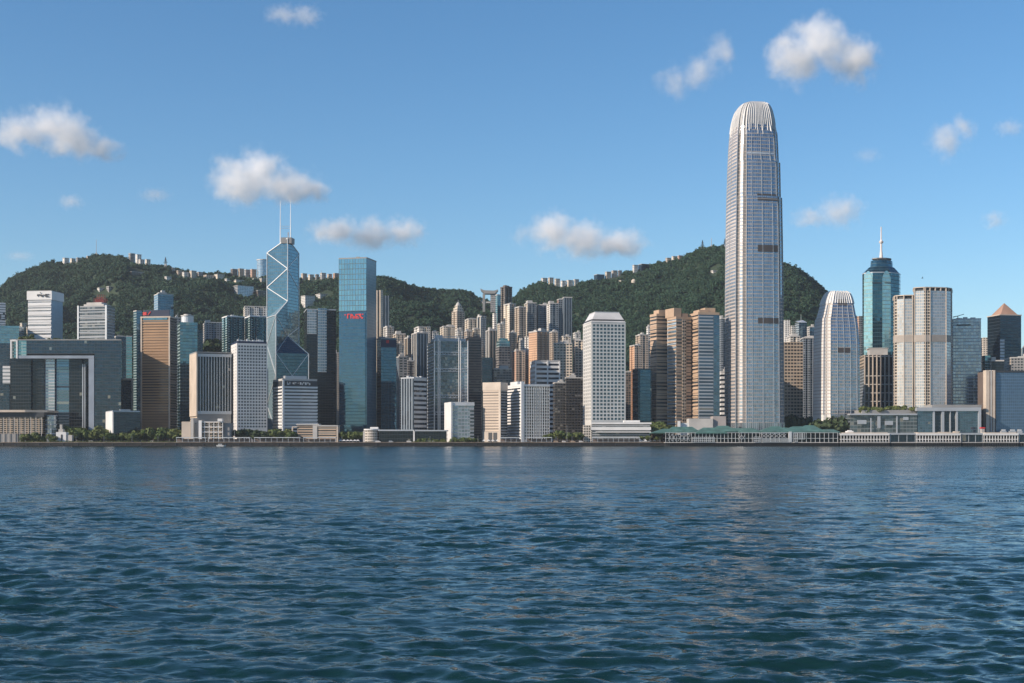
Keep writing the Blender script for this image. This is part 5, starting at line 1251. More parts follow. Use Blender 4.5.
# far right
tower("dark grey blank office strip between the glass mall and tall striped pylon wall", 980.5, 981.5, 986.5, 371, 1625, 'res_slate', 'res_slate', group=G_OFF, a=.0, roof="none")
r, P, ax, z0, z1 = tower("dark tower with a brown pyramid roof at the right end", 987.4, 1000, 1021.2, 315.2, 1680, 'gl_navy', 'gl_navy', group=G_OFF, k=1.0, roof="none", fl=4)
cx, cy = (P[0][0] + P[2][0]) / 2, (P[0][1] + P[2][1]) / 2
m = MB(); m.prism(grow(P, .8), z1 + .01, z1 + 1.2); m.build("eaves_slab", WARM, r)
m = MB(); b_ = grow(P, -4)
for q in range(4): m.face([(*b_[q], z1 + 1.21), (*b_[(q + 1) % 4], z1 + 1.21), (cx, cy, Z(303.2, 1700))])
m.build("pyramid_roof", plain("brown tiled pyramid", (0.36, 0.22, 0.15), .6), r)
m = MB(); ay = (-ax[1], ax[0]); w = r["_w"]; q = (P[0][0] + ax[0] * w * .1 - ay[0] * .6, P[0][1] + ax[1] * w * .1 - ay[1] * .6); m.box(q, ax, w * .2, .58, z0, Z(339.5, 1680), bay=3, fl=4); m.build("reflection_bay", S['louvre'], r)  # pale strip is a reflection, built onto the wall as a part
apt("white house block at the far right behind the pyramid tower", 980.5, 983, 988, 337.5, 1900, 'res_cream', 'res_grey', n=(0, 0), roof="none")
tower("small teal glass block left of the pyramid tower", 982, 985, 990.5, 355.5, 1648, 'gl_dark', 'gl_green', group=G_OFF, k=.8, roof="none")
tower("low dark brown block with cream corner before the pyramid tower", 989.5, 991.5, 1004, 361, 1634, 'res_cream', 'gl_dark', group=G_OFF, k=.8, roof="tank")
tower("tan grey stepped block at the extreme right above the blue glass box", 1003, 1011, 1042, 358, 1636, 'res_cream', 'res_grey', group=G_OFF, k=.8)
apt("thin slab at the right edge right of the pyramid tower", 1021, 1023, 1040, 348, 1830, 'res_grey', 'res_slate', n=(1, 0))
YR = 1560.0
root = empty("blue_glass_hall", (X(1015, YR), YR + 20, 3), "huge plain blue glass hall with tall pale pylons at the right edge", "hall")
m = MB(); bpx(m, 996, 1060, 372.5, 0, YR + 4, 50, zb=3, bay=2.4, fl=3.6); m.build("glass_wall", facade("blue glass hall wall", (0.085, 0.14, 0.21), (0.10, 0.17, 0.255), (.08, 1), (.12, 1), metal=.7, rough=.22, jit=.015, blinds=0, var=.12), root)
m = MB(); bpx(m, 995.5, 1060, 370.6, 372.4, YR + 3, 52); m.build("roof_edge", BLACK, root)
for x0, x1 in ((986.2, 989.6), (990.6, 992), (992.8, 995.2)):
    m = MB(); bpx(m, x0, x1, 370.2, 0, YR, 10, zb=3); m.build("pylon", WARM if x0 != 990.6 else CONC, root)
m = MB(); bpx(m, 986.6, 995, 371.4, 0, YR + 2.4, 30, zb=3); m.build("pylon_core", BROWN, root)
for i, (px, w_) in enumerate(((1004, 5), (1013, 6), (1020, 5))):
    rt = empty("rooftop_machine", (X(px, 1540), 1542, 3.5), ["pale machinery box left of three before the blue glass hall", "pale machinery box between two others before the blue glass hall", "pale machinery box nearest the right edge before the blue glass hall"][i], "machinery")
    m = MB(); bpx(m, px - w_ / 2, px + w_ / 2, 431, 0, 1538, 5, zb=3.5); m.build("casing", STEEL, rt)
    m = MB(); bpx(m, px - w_ / 3, px + w_ / 3, 429.4, 430.9, 1539, 3); m.build("hood", PALE, rt)
    FOOT.append(([(X(px, 1538), 1538)] * 4, "m"))
rt = empty("sentry_kiosk", (X(983, 1530), 1531, 4), "small kiosk with a red roof beside the striped pylons", "kiosk")
m = MB(); bpx(m, 981.6, 984.6, 428.6, 0, 1529, 4, zb=4); m.build("wall", CONC, rt)
m = MB(); bpx(m, 981.1, 985.2, 427.2, 428.5, 1528.5, 5); m.build("roof", RED, rt)

# ------------------------------------------------------------------ piers
YPI = 1478.0
def pier_deck(root, x0, x1, Y, dep, top=442.2):
    m = MB(); bpx(m, x0, x1, top, top + .7, Y, dep); m.build("deck", CONC, root)
    m = MB(); n = int((x1 - x0) / 2.2)
    for i in range(n + 1):
        px = x0 + .5 + (x1 - x0 - 1) * i / n
        for dy in (.8, 6): m.tube((X(px, Y), Y + dy, -2.0), (X(px, Y), Y + dy, Z(top + 1.0, Y)), .4, .4, 6)
    bpx(m, x0 + .3, x1 - .3, top + 1.05, 0, Y + 9, dep - 10, zb=-2)
    m.build("pile_row", BLACK, root)
def white_pier(label, x0, x1, ytop=433.4):
    Y = YPI; root = empty("ferry_pier", (X((x0 + x1) / 2, Y), Y + 12, 0), label, "pier", "white ferry piers")
    pier_deck(root, x0, x1, Y, 24)
    m = MB(); bpx(m, x0 + 1.5, x1 - 1, 435.4, 442.1, Y + 5, 17, bay=2.4, fl=4); m.build("inner_wall", S['res_dark'], root)
    m = MB(); bpx(m, x0, x1, ytop, 435.3, Y - .6, 25); m.build("roof_slab", WHITE, root)
    m = MB(); bpx(m, x0 + 2, x1 - 2, ytop - .9, ytop - .05, Y + 3, 16); m.build("upper_roof", WARM, root)
    m = MB(); bpx(m, x0 + .3, x1 - .3, 438.9, 439.6, Y + .2, 5); m.build("balcony_floor", WHITE, root)
    m = MB(); n = int((x1 - x0) / 2.9)
    for i in range(n + 1):
        px = x0 + .6 + (x1 - x0 - 1.2) * i / n
        m = MB(); bpx(m, px - .3, px + .3, 435.4, 442.1, Y, .7); m.build("column", WHITE, root)
    m = MB(); bpx(m, x0 + .3, x1 - .3, 441.2, 441.4, Y - .1, .3); m.build("railing", STEEL, root)
    return root
def glass_pier(label, x0, x1, ytop=433.0):
    Y = YPI; root = empty("pier_hall", (X((x0 + x1) / 2, Y), Y + 12, 0), label, "pier", "glass pier halls")
    pier_deck(root, x0, x1, Y + 1, 24)
    m = MB(); bpx(m, x0 + .4, x1 - .4, ytop + 1.8, 442.1, Y + 2, 20, bay=5, fl=9); m.build("glass_wall", S['gl_navy'], root)
    m = MB(); bpx(m, x0, x1, ytop, ytop + 1.7, Y + .6, 24); m.build("roof_slab", STEEL, root)
    for i in range(4):
        px = x0 + .5 + (x1 - x0 - 1) * i / 3; m = MB(); bpx(m, px - .25, px + .25, ytop + 1.8, 442.1, Y + 1.3, .6); m.build("column", STEEL, root)
wp = white_pier("white colonnaded ferry pier next to the green roofed piers", 840.5, 889.6)
m = MB(); bpx(m, 847.5, 853.5, 431.0, 432.4, YPI + 6, 10); bpx(m, 848.8, 852, 430.2, 430.95, YPI + 7, 7); m.build("roof_lantern", WHITE, wp)
glass_pier("dark glass pier hall between the first and second white piers", 890, 915.8)
wp = white_pier("white colonnaded ferry pier with many narrow arches in front of the framed mall", 916.4, 961)
m = MB(); bpx(m, 955, 960, 431.4, 432.4, YPI + 6, 8); bpx(m, 940, 950, 432, 432.4, YPI + 6, 8); m.build("roof_lantern", WARM, wp)
glass_pier("dark glass pier hall before the striped pylons", 961.4, 983)
white_pier("white colonnaded ferry pier below the blue glass hall", 983.6, 1018.6)
glass_pier("dark glass pier hall cut by the right edge", 1019, 1045)

# green roofed piers
def hip(m, x0, x1, y0p, y1p, Y, dep, inset=.25, px_ridge=None):
    """hipped roof: eaves at row y1p, ridge at row y0p"""
    a, b = X(x0, Y), X(x1, Y); ze, zr = Z(y1p, Y), Z(y0p, Y); w = b - a; yf, yb = Y, Y + dep; ym = (yf + yb) / 2
    r0, r1 = (a + w * inset, b - w * inset)
    m.face([(a, yf, ze), (b, yf, ze), (r1, ym, zr), (r0, ym, zr)])
    m.face([(b, yf, ze), (b, yb, ze), (r1, ym, zr)]); m.face([(a, yb, ze), (a, yf, ze), (r0, ym, zr)])
    m.face([(b, yb, ze), (a, yb, ze), (r0, ym, zr), (r1, ym, zr)])
    m.face([(a, yb, ze), (b, yb, ze), (b, yf, ze), (a, yf, ze)])
    m.prism([(a - .3, yf - .3), (b + .3, yf - .3), (b + .3, yb + .3), (a - .3, yb + .3)], ze - .8, ze - .02)
def green_pier(label, x0, x1, roofs, screens, ncol, dark):
    Y = YPI; root = empty("green_roofed_pier", (X((x0 + x1) / 2, Y), Y + 16, 0), label, "pier", "green roofed piers")
    pier_deck(root, x0, x1, Y, 36)
    for (a, b, yt, ye, dy, dep, ins) in roofs:
        m = MB(); hip(m, a, b, yt, ye, Y + dy, dep, ins); m.build("hipped_roof", GREENR, root)
    m = MB()
    for (a, b, yt, yb_) in dark: m = MB(); bpx(m, a, b, yt, min(yb_, 442.1), Y + 7, 20, bay=3, fl=4); m.build("inner_hall", S['gl_dark'], root)
    for i in range(ncol + 1):
        px = x0 + .8 + (x1 - x0 - 1.6) * i / ncol; m = MB(); m.tube((X(px, Y), Y + .6, Z(442.3, Y)), (X(px, Y), Y + .6, Z(432.8, Y)), .3, .26, 7); m.build("column", PALE, root)
    m = MB(); bpx(m, x0 + .5, x1 - .5, 438.1, 438.5, Y + .9, 6); bpx(m, x0 + .5, x1 - .5, 432.5, 432.9, Y + .5, 6); m.build("gallery_floor", PALE, root)
    for (a, b, yt, yb_, kind) in screens:
        m = MB()
        if kind == "grid":
            n = max(2, int((b - a) / 1.9))
            for i in range(n + 1): px = a + (b - a) * i / n; bpx(m, px - .22, px + .22, yt, yb_, Y - .4, .4)
            for i in range(4): py = yt + (yb_ - yt) * i / 3; bpx(m, a, b, py - .22, py + .22, Y - .7, .28)
        elif kind == "lattice":
            n = max(2, int((b - a) / 3.2))
            for i in range(n):
                p, q = a + (b - a) * i / n, a + (b - a) * (i + 1) / n
                for (u, v) in (((p, yt), (q, yb_)), ((q, yt), (p, yb_))): m.beam((X(u[0], Y), Y - .2, Z(u[1], Y)), (X(v[0], Y), Y - .2, Z(v[1], Y)), .38)
        else: bpx(m, a, b, yt, yb_, Y - .5, 1.2)
        m.build("white_screen", PALE, root)
    return root
green_pier("green roofed pier with a central ridge and white grid screen below the tan triple towers", 665, 740,
    [(652, 702, 428.6, 432.6, 6, 26, .25), (667, 700, 426.6, 431.5, 12, 20, .2), (696, 727, 427.4, 432.8, -1, 30, .3), (711, 738, 425.6, 431, 9, 22, .32), (724, 752, 428, 431.8, 12, 20, .25)],
    [(692.5, 714.5, 437.2, 442.1, "grid"), (668, 676, 434, 441, "lattice"), (678, 690, 435, 441, "lattice"), (738, 745, 435, 440, "lattice")], 20, [(667, 691, 434.5, 443.5), (691.2, 714.8, 433.5, 443.5), (715, 739, 432.8, 443.5)])
green_pier("low green roofed pier link below the giant curved tower", 740.5, 760.6, [(739, 762, 428, 432, 4, 24, .3)], [(754, 760.4, 437, 442, "grid")], 5, [(741, 760, 433.2, 443.5)])
green_pier("wide green roofed pier with a latticed front next to the white piers", 761, 838.6,
    [(760, 800, 427.4, 431.6, 6, 28, .25), (766, 788, 426.2, 430.6, 14, 20, .3), (782, 828, 426.2, 431.6, 2, 30, .3), (800, 822, 425.2, 429.5, 12, 18, .3), (822, 840, 429.2, 431.8, 6, 24, .2)],
    [(762, 774, 434.2, 437.6, "lattice"), (774.6, 786, 434.2, 437.6, "lattice"), (762, 790, 439, 442, "grid"), (789, 791.8, 431.6, 442, "solid"), (794, 797, 433, 442, "grid"), (797.6, 804.8, 433, 439, "grid")], 17, [(763, 789, 434, 443.5), (793, 838, 433, 443.5)])

# ------------------------------------------------------------------ shoreline
root = empty("seawall", (0, SHORE, 0), "long dark stone seawall along the whole waterfront", "seawall")
m = MB(); m.prism([(-1500, SHORE - 1.2), (1500, SHORE - 1.2), (1500, SHORE), (-1500, SHORE)], -2.5, 4.1); m.build("wall_face", plain("dark wet stone", (0.012, 0.0125, 0.013), .8, var=.6, scale=.4), root)
m = MB(); m.prism([(-1500, SHORE - 1.5), (1500, SHORE - 1.5), (1500, SHORE + .6), (-1500, SHORE + .6)], 4.13, 4.85); m.build("coping", plain("seawall coping", (0.20, 0.16, 0.125), .8, var=.5, scale=.15), root)

m = MB()
rr = random.Random(5)
PERG = [(176, 206, "white pergola in front of the waterfront hall"), (208, 250, "long white covered landing below the white windowed tower"), (254, 300, "dark covered landing below the banded block"), (303, 336, "low covered walkway before the low modern block"), (526, 552, "white covered walkway before the white hotel"), (592, 640, "covered walkway before the white podium mall"), (500, 522, "white covered walkway before the tan hotel")]
for x0, x1, lab in PERG:
    Y = SHORE + 2; root = empty("covered_walkway", (X((x0 + x1) / 2, Y), Y + 3, 4.1), lab, "walkway", "covered walkways on the promenade")
    m = MB(); bpx(m, x0, x1, 437.2, 437.9, Y, 8); m.build("roof_slab", PALE, root)
    n = int((x1 - x0) / 5.2)
    for i in range(n + 1):
        px = x0 + .5 + (x1 - x0 - 1) * i / n; m = MB(); bpx(m, px - .2, px + .2, 438, 443, Y + .4, .5); m.build("post", STEEL, root)
    m = MB(); bpx(m, x0, x1, 441.2, 441.35, Y + .3, .2); m.build("railing", STEEL, root)
    m = MB(); bpx(m, x0 + 1, x1 - 1, 439, 442.6, Y + 6, 1); m.build("back_wall", BROWN, root)

for px, lab in ((221, "white launch moored at the landing below the white windowed tower"),):
    Y = SHORE - 6; root = empty("moored_boat", (X(px, Y), Y, 0), lab, "boat")
    L, B = 9.5, 1.6; x0 = X(px, Y)
    m = MB(); lo = [(-L / 2, -B * .7), (L * .32, -B * .7), (L / 2, 0), (L * .32, B * .7), (-L / 2, B * .7)]; hi = [(-L / 2 - .2, -B), (L * .34, -B), (L / 2 + .9, 0), (L * .34, B), (-L / 2 - .2, B)]
    m.prism([(x0 + p[0], Y + p[1]) for p in lo], -.4, 1.4, poly1=[(x0 + p[0], Y + p[1]) for p in hi]); m.build("hull", WHITE, root)
    m = MB(); m.box((x0 - 1, Y - 1.1), (1, 0), 4, 2.2, 1.41, 2.9); m.build("cabin", PALE, root)
    m = MB(); m.box((x0 - 1, Y - 1.16), (1, 0), 3.4, 2.32, 2.0, 2.55); m.build("cabin_window", BLACK, root)

sw_ = bpy.data.objects["seawall"]
m = MB(); m.box((-640, SHORE - 1.75), (1, 0), .8, .5, -1.5, 3.6); fd = m.build("fender_pile", BLACK, sw_)
for i in range(1, 92): copy_part(fd, sw_, (i * 14.0 + rr.uniform(-2, 2), 0, rr.uniform(-.5, .4)))
# rocks heaped against the foot of the wall: nobody could count them
R_ = np.random.RandomState(12); V = []; Fc = []
for _ in range(2600):
    cx_, cy_, s_ = R_.uniform(-660, 190), SHORE - 1.4 - abs(R_.normal(0, .7)), R_.uniform(.4, 1.2); i0 = len(V)
    for (a_, b_, c_) in ((1, 0, 0), (0, 1, 0), (-1, 0, 0), (0, -1, 0), (0, 0, 1), (0, 0, -1)):
        k_ = s_ * R_.uniform(.6, 1.1); V.append((cx_ + a_ * k_, cy_ + b_ * k_ * .7, R_.uniform(-.2, .9) * 0 + .5 + c_ * k_ * .8 + (cy_ - SHORE + 2) * .3))
    for a_, b_ in ((0, 1), (1, 2), (2, 3), (3, 0)): Fc += [(i0 + a_, i0 + b_, i0 + 4), (i0 + b_, i0 + a_, i0 + 5)]
me = bpy.data.meshes.new("rocks"); me.from_pydata(V, [], Fc); me.materials.append(plain("wet rock", (.014, .0135, .013), .8, var=.6, scale=.5)); o_ = bpy.data.objects.new("rocks", me); col.objects.link(o_); tag(o_, "dark rocks heaped along the foot of the seawall", "rocks", kind="stuff")

# small things standing along the promenade
def tent(px, lab, group, w=3.4):
    Y = SHORE + rr.uniform(4, 12); x = X(px, Y); r_ = empty("canopy_tent", (x, Y, 4.12), lab, "tent", group)
    m = MB(); b_ = [(x - w / 2, Y), (x + w / 2, Y), (x + w / 2, Y + w), (x - w / 2, Y + w)]
    for q in range(4): m.face([(*b_[q], 6.5), (*b_[(q + 1) % 4], 6.5), (x, Y + w / 2, 7.7)])
    m.prism(b_, 6.2, 6.49); m.build("canopy", WHITE, r_)
    for q in b_: m = MB(); m.tube((*q, 4.12), (*q, 6.2), .08, .08, 5); m.build("pole", STEEL, r_)
    m = MB(); m.box((x, Y + .6), (1, 0), w * .8, .7, 4.12, 5.0); m.build("counter", BROWN, r_)
for i in range(6): tent(340 + i * 3.6 + rr.uniform(-.5, .5), "small white canopy tent in the row below the mirrored blue tower", "white tents below the mirrored tower", rr.uniform(3, 4.4))
for i in range(4): tent(484 + i * 4.4, "small white canopy tent in front of the tan hotel arcade", "white tents before the tan hotel", rr.uniform(3, 4.4))
for i in range(5): tent(641 + i * 4.5, "small white canopy tent left of the first green roofed pier", "white tents beside the green roofed pier", rr.uniform(3, 4))
def van(px, lab, group, cm):
    Y = SHORE + rr.uniform(12, 17); x = X(px, Y); L = rr.uniform(4.4, 6); r_ = empty("parked_van", (x, Y, 4.12), lab, "van", group)
    m = MB(); m.box((x, Y), (1, 0), L, 2, 4.5, 5.4); m.prism([(x - L * .48, Y + .1), (x + L * .3, Y + .1), (x + L * .3, Y + 1.9), (x - L * .48, Y + 1.9)], 5.41, 6.4, poly1=[(x - L * .46, Y + .2), (x + L * .2, Y + .2), (x + L * .2, Y + 1.8), (x - L * .46, Y + 1.8)]); m.build("body", cm, r_)
    m = MB(); m.box((x - L * .1, Y + .02), (1, 0), L * .6, .1, 5.6, 6.15); m.build("side_window", GLASSD, r_)
    for s_ in (-.3, .3): m = MB(); m.tube((x + L * s_, Y - .05, 4.5), (x + L * s_, Y + .3, 4.5), .38, .38, 10); m.build("wheel", BLACK, r_)
for i, px in enumerate((70, 79, 91, 118, 152, 168)): van(px, ["white van", "dark van"][i % 2] + " parked behind the hedge on the left promenade", ["white", "dark"][i % 2] + " vans behind the left hedge", [WHITE, BROWN][i % 2])
for i, px in enumerate((378, 391, 409, 428, 433)): van(px, ["white van", "grey van"][i % 2] + " parked before the long glass pavilion", ["white", "grey"][i % 2] + " vans before the glass pavilion", [WHITE, STEEL][i % 2])
for i, px in enumerate((549, 556, 564, 573, 581)): van(px, ["white van", "tan van"][i % 2] + " parked in the gap left of the hip roofed tower", ["white", "tan"][i % 2] + " vans left of the hip roofed tower", [WHITE, TANST][i % 2])
# ------------------------------------------------------------------ lamps on the promenade
lm = MB(); x0 = X(20, SHORE + 3); lm.tube((x0, SHORE + 3, 4.1), (x0, SHORE + 3, 10.5), .12, .08, 6)
lr = empty("promenade_lamp", (x0, SHORE + 3, 4.1), "slim grey lamp post standing along the promenade edge", "lamp post", "promenade lamp posts")
lp = lm.build("post", STEEL, lr)
hm_ = MB(); hm_.box((x0, SHORE + 2.8), (1, 0), .9, .4, 10.5, 10.75); lh = hm_.build("lamp_head", STEEL, lr)
for px in (48, 76, 104, 132, 158, 342, 368, 430, 452, 478, 556, 572, 650, 660):
    c_ = lr.copy(); col.objects.link(c_); c_.location = (X(px, SHORE + 3), SHORE + 3, 4.1)
    for q in (lp, lh): k_ = q.copy(); col.objects.link(k_); k_.parent = c_
# flagpole like masts seen among the trees
for px, yt, lab in ((567, 426, "white flagpole among the trees left of the hip roofed tower"), (234.5, 424, "white flagpole at the corner of the white windowed tower")):
    r_ = empty("flagpole", (X(px, 1510), 1510, 4), lab, "flagpole"); m = MB(); m.tube((X(px, 1510), 1510, 4), (X(px, 1510), 1510, Z(yt, 1510)), .17, .1, 6); m.build("pole", STEEL, r_)
    m = MB(); m.tube((X(px, 1510), 1510, Z(yt, 1510)), (X(px, 1510), 1510, Z(yt, 1510) + .5), .35, .2, 6); m.build("finial", STEEL, r_)
# ------------------------------------------------------------------ trees
def leafmat(name, c0, c1, c2):
    m, n, b = newmat(name)
    oi = n.nodes.new("ShaderNodeObjectInfo")
    f = ramp01(n, noise(n, 0.5, 4), .3, .7, 0, 1)
    cc = mixc(n, f, c0, c1)
    cc = mixc(n, mth(n, 'MULTIPLY', oi.outputs["Random"], .55), cc, c2)
    n.links.new(cc, b.inputs["Base Color"]); b.inputs["Roughness"].default_value = .7
    if "Specular IOR Level" in b.inputs: b.inputs["Specular IOR Level"].default_value = .25
    return m
LEAF = leafmat("park foliage", (0.035, 0.065, 0.018), (0.085, 0.115, 0.030), (0.12, 0.125, 0.035))
LEAFD = leafmat("dark street foliage", (0.022, 0.042, 0.016), (0.04, 0.065, 0.024), (0.05, 0.06, 0.026))  # darker leaf tones for some street trees
FOREST = leafmat("hill forest foliage", (0.015, 0.046, 0.024), (0.026, 0.062, 0.031), (0.038, 0.070, 0.032))
BARK = plain("bark", (0.08, 0.06, 0.045), .9)

def crown_mesh(name, seed, mat, R=1.0, n=340, squash=.8):
    """many leaf clumps spread through lobes of a crown of unit radius"""
    r = np.random.RandomState(seed)
    lobes = [(r.normal(0, .33, 3) * np.array([1, 1, .6]) + np.array([0, 0, r.uniform(-.1, .25)]), r.uniform(.36, .58)) for _ in range(8)]
    V = []; Fc = []
    for _ in range(n):
        c, rad = lobes[r.randint(len(lobes))]
        d = r.normal(0, 1, 3); d /= np.linalg.norm(d); p = c + d * rad * r.uniform(.72, 1.06) * np.array([1, 1, squash])
        t = r.normal(0, 1, 3); nrm = d * .85 + t / np.linalg.norm(t) * .42; nrm /= np.linalg.norm(nrm)
        a = np.cross(nrm, [.31, .52, .8]); a /= np.linalg.norm(a); b_ = np.cross(nrm, a)
        s = r.uniform(.11, .2); i = len(V); k = 5
        for q in range(k):
            an = q * 6.283 / k + r.uniform(-.25, .25); ss = s * r.uniform(.7, 1.2)
            V.append(p + a * math.cos(an) * ss + b_ * math.sin(an) * ss + nrm * r.uniform(-.03, .03))
        Fc.append(list(range(i, i + k)))
    me = bpy.data.meshes.new(name); me.from_pydata([tuple(v * R) for v in V], [], Fc); me.materials.append(mat)
    return me
def trunk_mesh(name, seed):
    r = random.Random(seed); m = MB(); m.tube((0, 0, -.3), (r.uniform(-.05, .05), 0, 1.0), .075, .045, 7)
    for q in range(4):
        an = q * 1.57 + r.uniform(-.4, .4); m.tube((0, 0, .6 + .08 * q), (math.cos(an) * .5, math.sin(an) * .5, 1.15 + r.uniform(0, .3)), .04, .015, 5)
    me = bpy.data.meshes.new(name); me.from_pydata(m.v, [], m.f); me.materials.append(BARK); return me
CR = [crown_mesh("tree_crown", 20 + i, LEAF) for i in range(4)]; CRD = [crown_mesh("tree_crown", 40 + i, LEAFD) for i in range(3)]
TRK = [trunk_mesh("tree_trunk", i) for i in range(3)]
tr = random.Random(3)
def tree(px, ytop, Y, label, group, dark=False, wide=1.0, zg=None):
    x = X(px, Y); z = (gz(x, Y) if zg is None else zg); H = max(3.0, Z(ytop, Y) - z); R = H * .46 * wide
    r = empty("tree", (x, Y, z), label, "tree", group)
    c = bpy.data.objects.new("crown", tr.choice(CRD if dark else CR)); col.objects.link(c); c.parent = r; c.location = (0, 0, H - R * .86); c.scale = (R * tr.uniform(.9, 1.15), R * tr.uniform(.9, 1.15), R * tr.uniform(.85, 1.05)); c.rotation_euler = (0, 0, tr.uniform(0, 6.28))
    t = bpy.data.objects.new("trunk", tr.choice(TRK)); col.objects.link(t); t.parent = r; k = H - R * .9; t.scale = (k, k, k)
    return r
def clump(x0, x1, n, y0, y1, Ya, Yb, label, group, **kw):
    for i in range(n): tree(x0 + (x1 - x0) * (i + tr.uniform(.1, .9)) / n, tr.uniform(y0, y1), tr.uniform(Ya, Yb), label, group, **kw)
clump(64, 104, 13, 424.5, 430, 1528, 1560, "leafy green tree in the park before the framed headquarters", "park trees before the headquarters", wide=1.15)
clump(20, 56, 8, 432, 436, 1502, 1512, "small tree in front of the low civic building", "small trees before the civic building", wide=1.3)
clump(104, 142, 10, 431, 435, 1505, 1520, "small rounded tree before the dark glass cube", "small trees before the dark cube", wide=1.2)
clump(142, 184, 15, 425, 432, 1512, 1550, "dense green tree below the tan ribbed tower", "trees below the tan tower", wide=1.15)
clump(237, 274, 12, 427.5, 430.5, 1528, 1545, "dark green tree before the white windowed tower", "trees below the white windowed tower", dark=True, wide=1.1)
clump(275, 292, 6, 427, 430, 1515, 1530, "green tree before the banded block", "trees below the banded block", wide=1.1)
clump(342, 364, 8, 430.5, 434, 1525, 1545, "green tree at the foot of the mirrored blue tower", "trees below the mirrored tower", wide=1.1)
clump(451, 480, 10, 436.2, 438.4, 1508, 1520, "low green shrub tree before the small white cube", "shrub trees before the white cube", wide=1.5)
clump(417, 445, 8, 437.5, 439.3, 1506, 1511, "low green shrub tree before the long glass pavilion", "shrub trees before the glass pavilion", wide=1.5)
clump(547, 580, 10, 429.5, 434, 1520, 1545, "sunlit green tree in the gap left of the hip roofed tower", "trees left of the hip roofed tower", wide=1.0)
clump(651, 667, 6, 419.5, 425, 1560, 1575, "yellow green tree below the left tan banded tower", "trees below the left tan tower", wide=.95)
clump(640, 664, 6, 434, 437, 1498, 1508, "small tree left of the first green roofed pier", "small trees beside the green roofed pier", wide=1.0)
clump(789, 815, 9, 412.5, 416, 1640, 1670, "dark green tree left of the shouldered tower foot", "dark trees below the brown grey office", dark=True, wide=1.25)
clump(815, 851, 12, 415.5, 420, 1560, 1580, "dark green tree at the foot of the shouldered tower", "dark trees below the shouldered tower", dark=True, wide=1.15)
clump(861, 915, 14, 404.5, 408.5, 1552, 1575, "low bush tree on the planted roof of the long mall", "roof garden trees on the mall", wide=1.2, zg=Z(414.8, 1545))
clump(19, 34, 6, 334, 337, 1600, 1620, "low bush tree on the left corner roof of the framed headquarters", "roof garden trees on the headquarters", wide=1.1, zg=Z(340, 1580))
clump(49, 58, 3, 336.5, 338.4, 1598, 1610, "low bush tree on the middle roof of the framed headquarters", "roof bushes on the headquarters", wide=1.3, zg=Z(340, 1580))
clump(202, 224, 8, 336, 342, 1830, 1850, "dark tree between the drum tower and the teal residential slabs", "trees before the grey apartment block", dark=True, zg=100)

# hedges along the promenade
for x0, x1, lab in ((18, 130, "long yellow green hedge along the left promenade"), (134, 190, "green hedge below the tan tower trees"), (412, 447, "clipped dark hedge before the glass pavilion")):
    r_ = np.random.RandomState(int(x0)); V = []; Fc = []
    Y = 1500
    for _ in range(int((x1 - x0) * 26)):
        p = np.array([r_.uniform(X(x0, Y), X(x1, Y)), Y + r_.uniform(0, 3), 4.1 + abs(r_.normal(0, .9))]); nr = r_.normal(0, 1, 3) + np.array([0, -.5, .8]); nr /= np.linalg.norm(nr); a = np.cross(nr, [.3, .5, .8]); a /= np.linalg.norm(a); b_ = np.cross(nr, a); i = len(V)
        for q in range(5): an = q * 1.257; V.append(tuple(p + (a * math.cos(an) + b_ * math.sin(an)) * r_.uniform(.25, .55)))
        Fc.append(list(range(i, i + 5)))
    me = bpy.data.meshes.new("hedge"); me.from_pydata(V, [], Fc); me.materials.append(LEAF); o_ = bpy.data.objects.new("hedge", me); col.objects.link(o_); tag(o_, lab, "hedge")

# ------------------------------------------------------------------ houses and masts on the hills
def surfY(px, py):
    """the depth at which the sight line through this picture point first meets the hillside"""
    ys = np.linspace(Y0 + 40, 3200, 500); h = ground(X(px, ys), ys); e = HY - (h - CAMZ) / ys * F
    i = np.argmax(e <= py)
    return float(ys[i]) if e[i] <= py else float(ys[np.argmin(e)])
def house(label, x0, x1, y0, y1, style='res_cream', flat=True, Y=None, roofm=None, kk=.75, dark=None, group="houses on the hillside", name="hillside_house", fl=3.2, bay=4):
    pc = (x0 + x1) / 2
    Y_ = surfY(pc, y1 + .4) if Y is None else Y
    xc = x0 + (x1 - x0) * .3
    tL = x0
    r, P, ax, z0, z1 = tower(label, x0, xc, x1, y0, Y_, style, dark or style, name=name, cat="house", group=group, k=kk * 1.6, roof="none", fl=fl, bay=bay, zb=Z(y1 + 3, Y_) - 6)
    m = MB(); m.prism(grow(P, .6), z1 + .01, z1 + .9); m.build("roof_slab", roofm or CONC, r)
    return r
